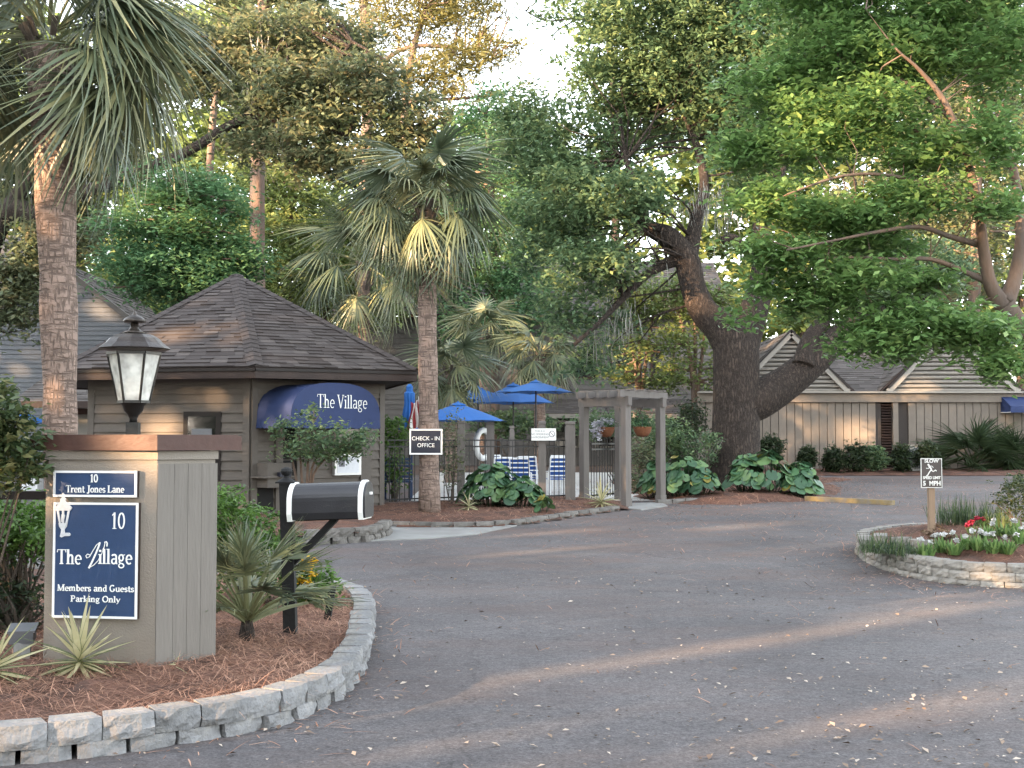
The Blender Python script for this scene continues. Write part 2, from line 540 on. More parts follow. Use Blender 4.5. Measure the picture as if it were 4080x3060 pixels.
def asphalt_mat():
    m = bpy.data.materials.new('asphalt')
    MATS['asphalt'] = m
    m.use_nodes = True
    nt = m.node_tree
    N, Lk = nt.nodes, nt.links
    b = N['Principled BSDF']
    b.inputs['Roughness'].default_value = 0.88
    b.inputs['Specular IOR Level'].default_value = 0.3
    tc = N.new('ShaderNodeTexCoord')

    def noise(s, d=4, r=0.6, st=(1, 1, 1)):
        mp = N.new('ShaderNodeMapping')
        mp.inputs['Scale'].default_value = st
        Lk.new(tc.outputs['Object'], mp.inputs['Vector'])
        n = N.new('ShaderNodeTexNoise')
        n.inputs['Scale'].default_value = s
        n.inputs['Detail'].default_value = d
        n.inputs['Roughness'].default_value = r
        Lk.new(mp.outputs[0], n.inputs['Vector'])
        return n

    big = noise(0.35, 5)
    mid = noise(3.0, 6, 0.7)
    fine = noise(70, 3, 0.7)
    straw = noise(0.6, 7, 0.75, (0.5, 1.3, 1))
    cr = N.new('ShaderNodeValToRGB')
    e = cr.color_ramp.elements
    e[0].position, e[0].color = 0.3, (0.062, 0.057, 0.059, 1)
    e[1].position, e[1].color = 0.7, (0.112, 0.103, 0.104, 1)
    Lk.new(big.outputs['Fac'], cr.inputs['Fac'])

    def mul(colsock, n, lo, hi):
        r = N.new('ShaderNodeMapRange')
        r.inputs['From Min'].default_value = 0.3
        r.inputs['From Max'].default_value = 0.7
        r.inputs['To Min'].default_value = lo
        r.inputs['To Max'].default_value = hi
        Lk.new(n.outputs['Fac'], r.inputs['Value'])
        s = N.new('ShaderNodeVectorMath')
        s.operation = 'SCALE'
        Lk.new(colsock, s.inputs[0])
        Lk.new(r.outputs[0], s.inputs['Scale'])
        return s.outputs[0]
    c = mul(cr.outputs['Color'], mid, 0.88, 1.12)
    c = mul(c, noise(17, 4, 0.75), 0.74, 1.28)
    c = mul(c, fine, 0.50, 1.55)
    # fallen pine dust gathers in drifts
    r = N.new('ShaderNodeMapRange')
    r.inputs['From Min'].default_value = 0.46
    r.inputs['From Max'].default_value = 0.68
    r.inputs['To Max'].default_value = 0.55
    Lk.new(straw.outputs['Fac'], r.inputs['Value'])
    # straw dust lies thicker at the far, shaded end of the lane
    sx_ = N.new('ShaderNodeSeparateXYZ')
    Lk.new(tc.outputs['Object'], sx_.inputs[0])
    ry = N.new('ShaderNodeMapRange')
    ry.inputs['From Min'].default_value = 9.0
    ry.inputs['From Max'].default_value = 24.0
    ry.inputs['To Min'].default_value = 0.5
    ry.inputs['To Max'].default_value = 1.7
    Lk.new(sx_.outputs['Y'], ry.inputs['Value'])
    mq = N.new('ShaderNodeMath')
    mq.operation = 'MULTIPLY'
    mq.use_clamp = True
    Lk.new(r.outputs[0], mq.inputs[0])
    Lk.new(ry.outputs[0], mq.inputs[1])
    r = mq
    mx = N.new('ShaderNodeMix')
    mx.data_type = 'RGBA'
    Lk.new(r.outputs[0], mx.inputs['Factor'])
    Lk.new(c, mx.inputs['A'])
    mx.inputs['B'].default_value = (0.122, 0.079, 0.066, 1)
    # hairline cracks
    vo = N.new('ShaderNodeTexVoronoi')
    vo.feature = 'DISTANCE_TO_EDGE'
    vo.inputs['Scale'].default_value = 0.28
    ad = N.new('ShaderNodeVectorMath')
    ad.operation = 'MULTIPLY_ADD'
    Lk.new(mid.outputs['Color'], ad.inputs[0])
    ad.inputs[1].default_value = (0.5, 0.5, 0.5)
    Lk.new(tc.outputs['Object'], ad.inputs[2])
    Lk.new(ad.outputs[0], vo.inputs['Vector'])
    r3 = N.new('ShaderNodeMapRange')
    r3.inputs['From Max'].default_value = 0.004
    r3.inputs['To Min'].default_value = 0.62
    Lk.new(vo.outputs['Distance'], r3.inputs['Value'])
    s = N.new('ShaderNodeVectorMath')
    s.operation = 'SCALE'
    Lk.new(mx.outputs['Result'], s.inputs[0])
    Lk.new(r3.outputs[0], s.inputs['Scale'])
    Lk.new(s.outputs[0], b.inputs['Base Color'])
    bp = N.new('ShaderNodeBump')
    bp.inputs['Strength'].default_value = 0.5
    bp.inputs['Distance'].default_value = 0.006
    Lk.new(fine.outputs['Fac'], bp.inputs['Height'])
    Lk.new(bp.outputs[0], b.inputs['Normal'])


asphalt_mat()


def glass_mat():
    m = bpy.data.materials.new('lantern_glass')
    MATS['lantern_glass'] = m
    m.use_nodes = True
    N, Lk = m.node_tree.nodes, m.node_tree.links
    b = N['Principled BSDF']
    b.inputs['Base Color'].default_value = (0.80, 0.79, 0.74, 1)
    b.inputs['Roughness'].default_value = 0.25
    tr = N.new('ShaderNodeBsdfTransparent')
    tr.inputs['Color'].default_value = (0.9, 0.9, 0.86, 1)
    nz = N.new('ShaderNodeTexNoise')
    nz.inputs['Scale'].default_value = 14
    tc = N.new('ShaderNodeTexCoord')
    Lk.new(tc.outputs['Object'], nz.inputs['Vector'])
    r = N.new('ShaderNodeMapRange')
    r.inputs['From Min'].default_value = 0.3
    r.inputs['From Max'].default_value = 0.7
    r.inputs['To Min'].default_value = 0.35
    r.inputs['To Max'].default_value = 0.7
    Lk.new(nz.outputs['Fac'], r.inputs['Value'])
    bp = N.new('ShaderNodeBump')
    bp.inputs['Strength'].default_value = 0.6
    bp.inputs['Distance'].default_value = 0.01
    Lk.new(nz.outputs['Fac'], bp.inputs['Height'])
    Lk.new(bp.outputs[0], b.inputs['Normal'])
    mx = N.new('ShaderNodeMixShader')
    Lk.new(r.outputs[0], mx.inputs[0])
    Lk.new(tr.outputs[0], mx.inputs[1])
    Lk.new(b.outputs[0], mx.inputs[2])
    Lk.new(mx.outputs[0], N['Material Output'].inputs['Surface'])


glass_mat()

# ------------------------------------------------------------------ leaves in bulk (numpy)


def np_mesh(name, verts, nper, mat_, tint=None, smooth=False, faces=None):
    """verts (n*nper,3): every nper in a row are one face, unless faces (m,4) is given"""
    me = bpy.data.meshes.new(name)
    verts = np.ascontiguousarray(verts, dtype=np.float32)
    nv = len(verts)
    if faces is None:
        nf = nv // nper
        idx = np.arange(nv, dtype=np.int32)
    else:
        nf, nper = faces.shape
        idx = np.ascontiguousarray(faces.reshape(-1), dtype=np.int32)
    me.vertices.add(nv)
    me.vertices.foreach_set('co', verts.ravel())
    me.loops.add(len(idx))
    me.loops.foreach_set('vertex_index', idx)
    me.polygons.add(nf)
    me.polygons.foreach_set('loop_start', np.arange(0, nf * nper, nper, dtype=np.int32))
    if smooth:
        me.polygons.foreach_set('use_smooth', np.ones(nf, dtype=bool))
    me.materials.append(mat_)
    if tint is not None:
        a = me.attributes.new('tint', 'FLOAT', 'FACE')
        a.data.foreach_set('value', np.ascontiguousarray(np.clip(tint, 0, 1), dtype=np.float32))
    me.update(calc_edges=True)
    return me


def unit(a):
    return a / np.maximum(np.linalg.norm(a, axis=1, keepdims=True), 1e-6)


def leaf_verts(C, Ln, Wd, rng, up=0.6, Nn=None, droop=0.0):
    n = len(C)
    nr = rng.normal(size=(n, 3))
    nr = unit(nr)
    nr[:, 2] = np.abs(nr[:, 2])
    nr[:, 2] += up
    if Nn is not None:
        nr += Nn
    nr = unit(nr)
    t = rng.normal(size=(n, 3))
    t[:, 2] -= droop
    t = unit(t - nr * np.sum(t * nr, 1, keepdims=True))
    s = np.cross(nr, t)
    Ln = Ln[:, None]
    Wd = Wd[:, None]
    P = np.empty((n, 4, 3))
    P[:, 0] = C - t * Ln * 0.5
    P[:, 1] = C + s * Wd * 0.5 + nr * Wd * 0.18 + t * Ln * 0.05
    P[:, 2] = C + t * Ln * 0.5
    P[:, 3] = C - s * Wd * 0.5 + nr * Wd * 0.18 + t * Ln * 0.05
    return P.reshape(-1, 3)


def crown_centres(blobs, n, clump, per, rng, shell=0.35, flat=0.55):
    """blobs: (cx,cy,cz,rx,ry,rz,weight)"""
    B = np.array([b[:6] for b in blobs], dtype=float)
    w = np.array([b[6] if len(b) > 6 else 1.0 for b in blobs]) * (B[:, 3] * B[:, 4] * B[:, 5]) ** 0.62
    w /= w.sum()
    nc = max(1, n // per)
    k = rng.choice(len(B), size=nc, p=w)
    d = unit(rng.normal(size=(nc, 3)))
    r = (shell ** 3 + (1.12 ** 3 - shell ** 3) * rng.random(nc)) ** (1 / 3)
    r *= 1 + 0.16 * rng.normal(size=nc)
    cc = B[k, :3] + d * r[:, None] * B[k, 3:6]
    idx = np.repeat(np.arange(nc), per)
    o = rng.normal(size=(len(idx), 3)) * 0.55
    o[:, 2] *= flat
    sz = clump * (0.6 + 0.8 * rng.random(nc))
    C = cc[idx] + o * sz[idx][:, None]
    ct = rng.random(nc)
    return C, ct[idx], cc


def foliage(name, parent, blobs, n, leaf, mat_, seed, clump=0.4, per=40, up=0.6, shell=0.35, flat=0.55, aspect=0.45, keep=None, droop=0.0):
    rng = np.random.default_rng(seed)
    C, ct, cc = crown_centres(blobs, n, clump, per, rng, shell, flat)
    if keep is not None:
        kk = keep(C)
        C, ct = C[kk], ct[kk]
    Ln = leaf * (0.65 + 0.7 * rng.random(len(C)))
    tint = np.clip(0.55 * ct + 0.45 * rng.random(len(C)) + 0.06 * rng.normal(size=len(C)), 0, 1)
    P = leaf_verts(C, Ln, Ln * aspect, rng, up, droop=droop)
    o = link(name, np_mesh(name, P, 4, MATS[mat_], tint), parent)
    return o, cc


def blade_mesh(name, roots, dirs, lens, widths, droop, mat_, tint, segs=3, rng=None):
    """thin curved blades: root + direction, bending down by droop; numpy ribbons"""
    n = len(roots)
    dirs = unit(dirs)
    side = np.cross(dirs, np.array([0, 0, 1.0]))
    side += 1e-4
    side = unit(side)
    vs_ = []
    for k in range(segs + 1):
        t = k / segs
        c = roots + dirs * (lens * t)[:, None]
        c[:, 2] -= droop * lens * t * t
        w = widths * (1 - t) ** 0.6 * (0.5 + min(1.0, t * 4) * 0.5) if k < segs else widths * 0.06
        vs_.append(c - side * (w / 2)[:, None])
        vs_.append(c + side * (w / 2)[:, None])
    P = np.stack(vs_, 1).reshape(-1, 3)
    per = 2 * (segs + 1)
    b = np.arange(n)[:, None, None] * per
    q = np.array([[2 * k, 2 * k + 1, 2 * k + 3, 2 * k + 2] for k in range(segs)])[None]
    F = (b + q).reshape(-1, 4)
    return np_mesh(name, P, 4, MATS[mat_], np.repeat(tint, segs), faces=F)


def catmull(pts, n=8):
    pts = [Vector(p) for p in pts]
    out = []
    for i in range(len(pts) - 1):
        p0, p1, p2, p3 = pts[max(i - 1, 0)], pts[i], pts[i + 1], pts[min(i + 2, len(pts) - 1)]
        for k in range(n):
            t = k / n
            out.append(0.5 * ((2 * p1) + (p2 - p0) * t + (2 * p0 - 5 * p1 + 4 * p2 - p3) * t * t + (3 * p1 - p0 - 3 * p2 + p3) * t ** 3))
    out.append(pts[-1])
    return out


def resample(pts, step):
    out = [pts[0].copy()]
    acc = 0.0
    for a, b in zip(pts, pts[1:]):
        L = (b - a).length
        while acc + L >= step:
            t = (step - acc) / L
            a = a + (b - a) * t
            out.append(a.copy())
            L = (b - a).length
            acc = 0.0
        acc += L
    return out


def inside(poly, x, y):
    """numpy point in polygon"""
    res = np.zeros(len(x), dtype=bool)
    n = len(poly)
    for i in range(n):
        x0, y0 = poly[i][0], poly[i][1]
        x1, y1 = poly[(i + 1) % n][0], poly[(i + 1) % n][1]
        c = ((y0 > y) != (y1 > y))
        with np.errstate(divide='ignore', invalid='ignore'):
            xx = (x1 - x0) * (y - y0) / (y1 - y0) + x0
        res ^= c & (x < xx)
    return res


GZ = np.vectorize(gz)


def bed_sheet(name, poly, z_edge, z_mid, spread, mat_, label, cell=0.18, rough=0.02, seed=1):
    """a mounded mulch surface filling poly: grid clipped to the outline"""
    poly = [(p[0], p[1]) for p in poly]
    xs = [p[0] for p in poly]
    ys = [p[1] for p in poly]
    nx = int((max(xs) - min(xs)) / cell) + 2
    ny = int((max(ys) - min(ys)) / cell) + 2
    gx, gy = np.meshgrid(np.linspace(min(xs), max(xs), nx), np.linspace(min(ys), max(ys), ny))
    gx, gy = gx.ravel(), gy.ravel()
    z, dist = bed_height(poly, gx, gy, z_edge, z_mid, spread)
    rng = np.random.default_rng(seed)
    z = z + rng.normal(size=len(z)) * rough * np.clip(dist / 0.2, 0, 1)
    ins = inside(poly, gx, gy)
    ok = ins | (dist < cell * 1.0)
    z = np.where(ins, z, GZ(gy) + z_edge - 0.02)
    verts = np.stack([gx, gy, z], 1)
    I = np.arange(nx * ny).reshape(ny, nx)
    F = np.stack([I[:-1, :-1], I[:-1, 1:], I[1:, 1:], I[1:, :-1]], -1).reshape(-1, 4)
    F = F[ok[F].all(1)]
    used = np.unique(F)
    mp = -np.ones(len(verts), dtype=int)
    mp[used] = np.arange(len(used))
    o = link(name, np_mesh(name, verts[used], 4, MATS[mat_], faces=mp[F], smooth=True))
    return tag(o, label, kind='structure')


def bed_height(poly, x, y, z_edge, z_mid, spread):
    d = np.full(len(x), 1e9)
    n = len(poly)
    for i in range(n):
        ax, ay = poly[i]
        bx, by = poly[(i + 1) % n]
        dx, dy = bx - ax, by - ay
        L2 = dx * dx + dy * dy + 1e-9
        t = np.clip(((x - ax) * dx + (y - ay) * dy) / L2, 0, 1)
        d = np.minimum(d, np.hypot(x - ax - t * dx, y - ay - t * dy))
    k = np.clip(d / spread, 0, 1)
    k = k * k * (3 - 2 * k)
    return GZ(y) + z_edge + (z_mid - z_edge) * k, d


def straw_on(name, poly, zfun, n, seed, label, length=0.16, width=0.004, lift=0.008, mat_='straw', box=None, weight=None):
    """loose pine needles lying over a surface"""
    rng = np.random.default_rng(seed)
    poly = [(p[0], p[1]) for p in poly]
    xs = [p[0] for p in poly]
    ys = [p[1] for p in poly]
    if box:
        x0, x1, y0, y1 = box
    else:
        x0, x1, y0, y1 = min(xs), max(xs), min(ys), max(ys)
    x = rng.uniform(x0, x1, n * 3)
    y = rng.uniform(y0, y1, n * 3)
    k = inside(poly, x, y)
    if weight is not None:
        k &= rng.random(len(x)) < weight(x, y)
    x, y = x[k][:n], y[k][:n]
    m = len(x)
    z = zfun(x, y) + lift + 0.012 * rng.random(m)
    a = rng.uniform(0, 2 * np.pi, m)
    L = length * (0.5 + 0.8 * rng.random(m))
    d = np.stack([np.cos(a), np.sin(a), 0.28 * rng.normal(size=m)], 1)
    cl = np.sin(x * 3.1 + 1.3 * np.sin(y * 2.3)) * 0.18
    tint = np.clip(0.5 + cl + 0.25 * rng.normal(size=m), 0, 1)
    me = blade_mesh(name, np.stack([x, y, z], 1), d, L, np.full(m, width) * (0.7 + 0.6 * rng.random(m)), np.full(m, 0.12), mat_, tint, segs=2)
    return tag(link(name, me), label, kind='stuff')

# ------------------------------------------------------------------ ground, road, paths


def sheet(name, x0, x1, y0, y1, dz, mat_, label, step=1.0):
    ys = [y0]
    while ys[-1] < y1 - 1e-6:
        nxt = min(y1, ys[-1] + step if -20 < ys[-1] < 60 else ys[-1] + 40)
        for br in (14.0, 40.0):
            if ys[-1] < br - 1e-6 < nxt:
                nxt = br
        ys.append(nxt)
    mb = MB()
    P = []
    for y in ys:
        P += [(x0, y, gz(y) + dz), (x1, y, gz(y) + dz)]
    mb.add(P, [(2 * i, 2 * i + 1, 2 * i + 3, 2 * i + 2) for i in range(len(ys) - 1)])
    return tag(mb.build(name, MATS[mat_]), label, kind='structure')


sheet('ground', -400, 400, -60, 600, 0.0, 'earth', 'brown earth under the trees and lane')
sheet('road', -16, 34, -30, 36.6, 0.006, 'asphalt', 'worn grey asphalt lane curving past the flower beds')
sheet('pool_deck', -2.2, 3.4, 26.6, 38.0, 0.012, 'pool_deck', 'pale pool deck behind the iron fence')

# left bed with the entrance pillar
LW = catmull([(-6.0, 5.75, 0), (-4.6, 5.85, 0), (-3.4, 6.0, 0), (-2.53, 6.22, 0), (-2.05, 6.45, 0), (-1.66, 6.72, 0), (-1.28, 7.12, 0), (-1.06, 7.75, 0), (-1.0, 8.5, 0), (-1.04, 9.4, 0), (-1.14, 10.5, 0), (-1.27, 11.6, 0), (-1.5, 12.4, 0), (-1.95, 13.15, 0), (-2.9, 13.8, 0), (-4.2, 14.3, 0), (-6.2, 14.6, 0)], 10)
LPOLY = [(p.x, p.y) for p in LW] + [(-9.0, 14.6), (-9.0, 5.6)]


def inset(curve, d):
    out = []
    n = len(curve)
    for i, p in enumerate(curve):
        t = (curve[min(i + 1, n - 1)] - curve[max(i - 1, 0)]).normalized()
        out.append(Vector((p.x - t.y * d, p.y + t.x * d, 0)))
    return out


LIN = inset(LW, 0.13)
LINPOLY = [(p.x, p.y) for p in LIN] + [(-9.0, 14.6), (-9.0, 5.6)]


def zleft(x, y):
    return bed_height(LINPOLY, x, y, 0.155, 0.205, 0.9)[0]


def zl(x, y):
    return float(zleft(np.array([x]), np.array([y]))[0])


bed_sheet('mulch_bed', LINPOLY, 0.155, 0.205, 0.9, 'mulch', 'rust brown pine straw bed around the entrance pillar', 0.12, 0.012, 3)


def block_meshes(tagname, mat_, w, h, dep, nvar, seed, rough=0.014):
    r = random.Random(seed)
    out = []
    for _ in range(nvar):
        mb = MB()
        nx, nz = 5, 4
        P = []
        for j in range(nz):
            for i in range(nx):
                u, v_ = i / (nx - 1), j / (nz - 1)
                edge = (0.022 if i in (0, nx - 1) else 0) + (0.012 if j in (0, nz - 1) else 0)
                x = (u - 0.5) * w + (r.uniform(-1, 1) * 0.010 if 0 < i < nx - 1 else r.uniform(-0.002, 0.002))
                z = v_ * h + (r.uniform(-1, 1) * 0.008 if 0 < j < nz - 1 else 0.0)
                P.append((x, edge + r.uniform(-rough, rough) * (0.45 if j in (0, nz - 1) else 1.0), z))
        F = [(j * nx + i, j * nx + i + 1, (j + 1) * nx + i + 1, (j + 1) * nx + i) for j in range(nz - 1) for i in range(nx - 1)]
        b = len(P)
        k = 0.40
        P += [(-k * w, dep, 0), (k * w, dep, 0), (k * w, dep, h), (-k * w, dep, h)]
        top = [(nz - 1) * nx + i for i in range(nx)]
        F.append(tuple(top) + (b + 2, b + 3))
        F.append(tuple(range(nx - 1, -1, -1)) + (b, b + 1))
        F.append((b + 1, b, b + 3, b + 2))
        F.append(tuple(j * nx for j in range(nz - 1, -1, -1))[::-1] + (b + 3, b))
        F.append(tuple(j * nx + nx - 1 for j in range(nz))[::-1] + (b + 1, b + 2))
        out.append(mb.add(P, F).mesh(tagname, MATS[mat_]))
    return out


def stack_wall(root, curve, courses, meshes, w, seed, zfun=lambda p: gz(p.y), gap=0.006, skip=None):
    """courses: (z0, height scale, outward offset, phase)"""
    r = random.Random(seed)
    for ci, (z0, hsc, off, ph) in enumerate(courses):
        pts = resample(curve, w + gap)
        pts = resample([curve[0]] + [p for p in curve[1:]], w + gap)
        for i, p in enumerate(pts[:-1]):
            q = p + (pts[i + 1] - p) * ph
            t = (pts[i + 1] - p).normalized()
            nout = Vector((t.y, -t.x, 0))
            if skip and skip(ci, i, q):
                continue
            o = link('block', r.choice(meshes), root)
            pos = q + nout * (off + r.uniform(-0.012, 0.012))
            o.location = (pos.x, pos.y, zfun(q) + z0)
            o.rotation_euler = (r.uniform(-0.012, 0.012), r.uniform(-0.012, 0.012), math.atan2(t.y, t.x) + r.uniform(-0.05, 0.05))
            o.scale = ((0.93 if ci == 0 and len(courses) == 2 else 1.0) * (1 + r.uniform(-0.05, 0.01)), 1, hsc * (1 + r.uniform(-0.03, 0.03)))


BLK = block_meshes('block', 'block_stone', 0.262, 0.105, 0.19, 7, 11)
wall_l = thing('retaining_wall', (-2.0, 6.5, 0), 'low grey split-face block wall curving round the pillar bed', 'wall')
stack_wall(wall_l, LW, [(-0.03, 1.05, -0.016, 0.0), (0.081, 1.12, 0.0, 0.5)], BLK, 0.262, 5)

# right island bed
RW = catmull([(11, 19.4, 0), (8, 19.2, 0), (6.0, 18.8, 0), (5.05, 18.0, 0), (4.68, 17.2, 0), (4.55, 16.4, 0), (4.50, 15.5, 0), (4.62, 14.7, 0), (4.95, 14.08, 0), (5.55, 13.75, 0), (7, 13.45, 0), (9, 13.25, 0), (11, 13.2, 0)], 10)
RIN = inset(RW, 0.14)
RPOLY = [(p.x, p.y) for p in RIN]


def zright(x, y):
    return bed_height(RPOLY, x, y, 0.24, 0.42, 1.3)[0]


def zr(x, y):
    return float(zright(np.array([x]), np.array([y]))[0])


bed_sheet('mulch_bed', RPOLY, 0.24, 0.42, 1.3, 'mulch', 'pine straw island bed planted with white flowers', 0.15, 0.015, 4)
BLK2 = block_meshes('block', 'block_stone_buff', 0.24, 0.095, 0.18, 7, 21)
wall_r = thing('retaining_wall', (5, 14, 0), 'buff three-course block wall around the white flower island', 'wall')
stack_wall(wall_r, RW, [(-0.03, 1.0, 0.0, 0.0), (0.068, 1.0, -0.012, 0.5), (0.166, 1.0, -0.02, 0.15)], BLK2, 0.24, 6, skip=lambda c, i, q: c == 2 and 15.9 < q.y < 16.5)
for (px, py, rz, ty) in ((4.72, 16.15, -1.9, 0.10), (4.9, 15.75, -1.1, -0.05), (5.0, 15.45, -1.2, 0.03)):
    o = link('block', BLK2[2], wall_r)
    o.location = (px - 0.1, py, gz(py) + 0.262)
    o.rotation_euler = (0.02, ty, rz)

# gatehouse bed and its stone edging
ED = catmull([G(1180, 2092), G(1400, 2098), G(1659, 2104), G(1800, 2106), G(1929, 2103), G(2060, 2094), G(2150, 2082), G(2282, 2062), G(2400, 2045), G(2505, 2032)], 8)
for p in ED:
    p.z = 0
GPOLY = [(p.x, p.y) for p in ED] + [(2.25, 26.0), (1.2, 27.2), (-1.6, 25.6), (-2.6, 25.0), (-7.5, 24.0), (-9, 21.0), (-5.6, 20.2)]


def zgate(x, y):
    return bed_height(GPOLY, x, y, 0.05, 0.13, 0.8)[0]


def zg(x, y):
    return float(zgate(np.array([x]), np.array([y]))[0])


bed_sheet('mulch_bed', GPOLY, 0.05, 0.13, 0.8, 'mulch', 'mulched bed in front of the gatehouse and iron fence', 0.2, 0.012, 5)
EDG = block_meshes('stone', 'edging_stone', 0.36, 0.13, 0.17, 6, 31, 0.012)
edging = thing('stone_edging', (ED[20].x, ED[20].y, gz(ED[20].y)), 'single row of brown stones edging the gatehouse bed', 'edging')
stack_wall(edging, ED, [(-0.03, 1.0, 0.02, 0.0)], EDG, 0.36, 8)
for c in edging.children:
    c.name = 'stone'
SW = catmull([G(1230, 2178), G(1300, 2172), G(1400, 2166), G(1490, 2158), G(1545, 2142), G(1575, 2122)], 8)
for p in SW:
    p.z = 0
stack = thing('stone_border', (SW[10].x, SW[10].y, gz(SW[10].y)), 'short stacked stone border beside the concrete apron', 'border')
STN = block_meshes('stone', 'edging_stone', 0.25, 0.13, 0.17, 5, 33, 0.018)
stack_wall(stack, SW, [(-0.03, 1.0, 0.0, 0.0), (0.10, 0.95, -0.02, 0.5)], STN, 0.25, 9)
for c in stack.children:
    c.name = 'stone'
SBP = [(p.x, p.y) for p in inset(SW, 0.1)] + [(ED[6].x, ED[6].y), (ED[0].x - 1.5, ED[0].y), (SW[0].x - 1.5, SW[0].y)]
bed_sheet('mulch_bed', SBP, 0.17, 0.21, 0.5, 'mulch', 'mulch strip behind the stacked stone border', 0.15, 0.01, 6)


def slab(name, pts, dz, h, mat_, label):
    mb = MB()
    mb.add([(p.x, p.y, gz(p.y) + dz) for p in pts] + [(p.x, p.y, gz(p.y) + dz - h) for p in pts],
           [tuple(range(len(pts)))] + [(i, (i + 1) % len(pts), len(pts) + (i + 1) % len(pts), len(pts) + i) for i in range(len(pts))])
    o = mb.build(name, MATS[mat_])
    return tag(o, label, kind='structure')


slab('concrete_apron', [G(1470, 2160), G(1700, 2150), G(1894, 2133), G(2060, 2098), G(2000, 2092), G(1700, 2090), G(1500, 2090), G(1400, 2100)], 0.022, 0.05, 'concrete', 'pale concrete apron in front of the gatehouse')
slab('gate_step', [G(2500, 2031), G(2556, 2036), G(2660, 2019), G(2630, 2006), G(2520, 2010)], 0.03, 0.08, 'concrete', 'pale concrete slab at the pergola gate')

# oak bed
OPOLY = [(p.x, p.y) for p in (G(2640, 2006), G(2760, 2012), G(2900, 2014), G(3080, 2008), G(3250, 1996), G(3330, 1975), G(3360, 1950), G(3300, 1925))] + [(9.5, 34.5), (5.0, 35.5), (2.6, 33.5), (2.6, 28.0)]


def zoak(x, y):
    return bed_height(OPOLY, x, y, 0.012, 0.16, 1.2)[0]


def zo(x, y):
    return float(zoak(np.array([x]), np.array([y]))[0])


bed_sheet('mulch_bed', OPOLY, 0.012, 0.16, 1.2, 'mulch', 'pine straw bed under the big live oak', 0.25, 0.02, 7)
OE = catmull([G(2655, 2010), G(2700, 2008), G(2760, 2004), G(2860, 1998), G(2950, 1996)], 6)
for p in OE:
    p.z = 0
oedge = thing('stone_border', (OE[8].x, OE[8].y, gz(OE[8].y)), 'few loose grey stones below the leafy clump by the pergola', 'border')
stack_wall(oedge, OE, [(-0.02, 0.9, 0.0, 0.0)], EDG, 0.36, 10)
for c in oedge.children:
    c.name = 'stone'
FPOLY = [(6.8, 36.2), (30, 36.2), (30, 39.5), (6.0, 39.5)]
bed_sheet('mulch_bed', FPOLY, 0.02, 0.10, 0.8, 'mulch', 'mulch strip along the taupe building wall', 0.4, 0.02, 8)

# ------------------------------------------------------------------ lettering
def arc(cx, cy, rx, ry, a0, a1, n=12):
    return [(cx + rx * math.cos(math.radians(a0 + (a1 - a0) * i / n)), cy + ry * math.sin(math.radians(a0 + (a1 - a0) * i / n))) for i in range(n + 1)]


TK, TN = 0.13, 0.055   # thick and thin strokes
SF = 0.085


def stem(x, y0, y1, s0=True, s1=True, w=TK, s1left=False):
    o = [([(x, y0), (x, y1)], w)]
    if s0:
        o.append(([(x - SF - 0.04, y0 + TN / 2), (x + SF + 0.04, y0 + TN / 2)], TN))
    if s1:
        o.append(([(x - SF - 0.04, y1 - TN / 2), (x + (0 if s1left else SF + 0.04), y1 - TN / 2)], TN))
    return o


XH = 0.64


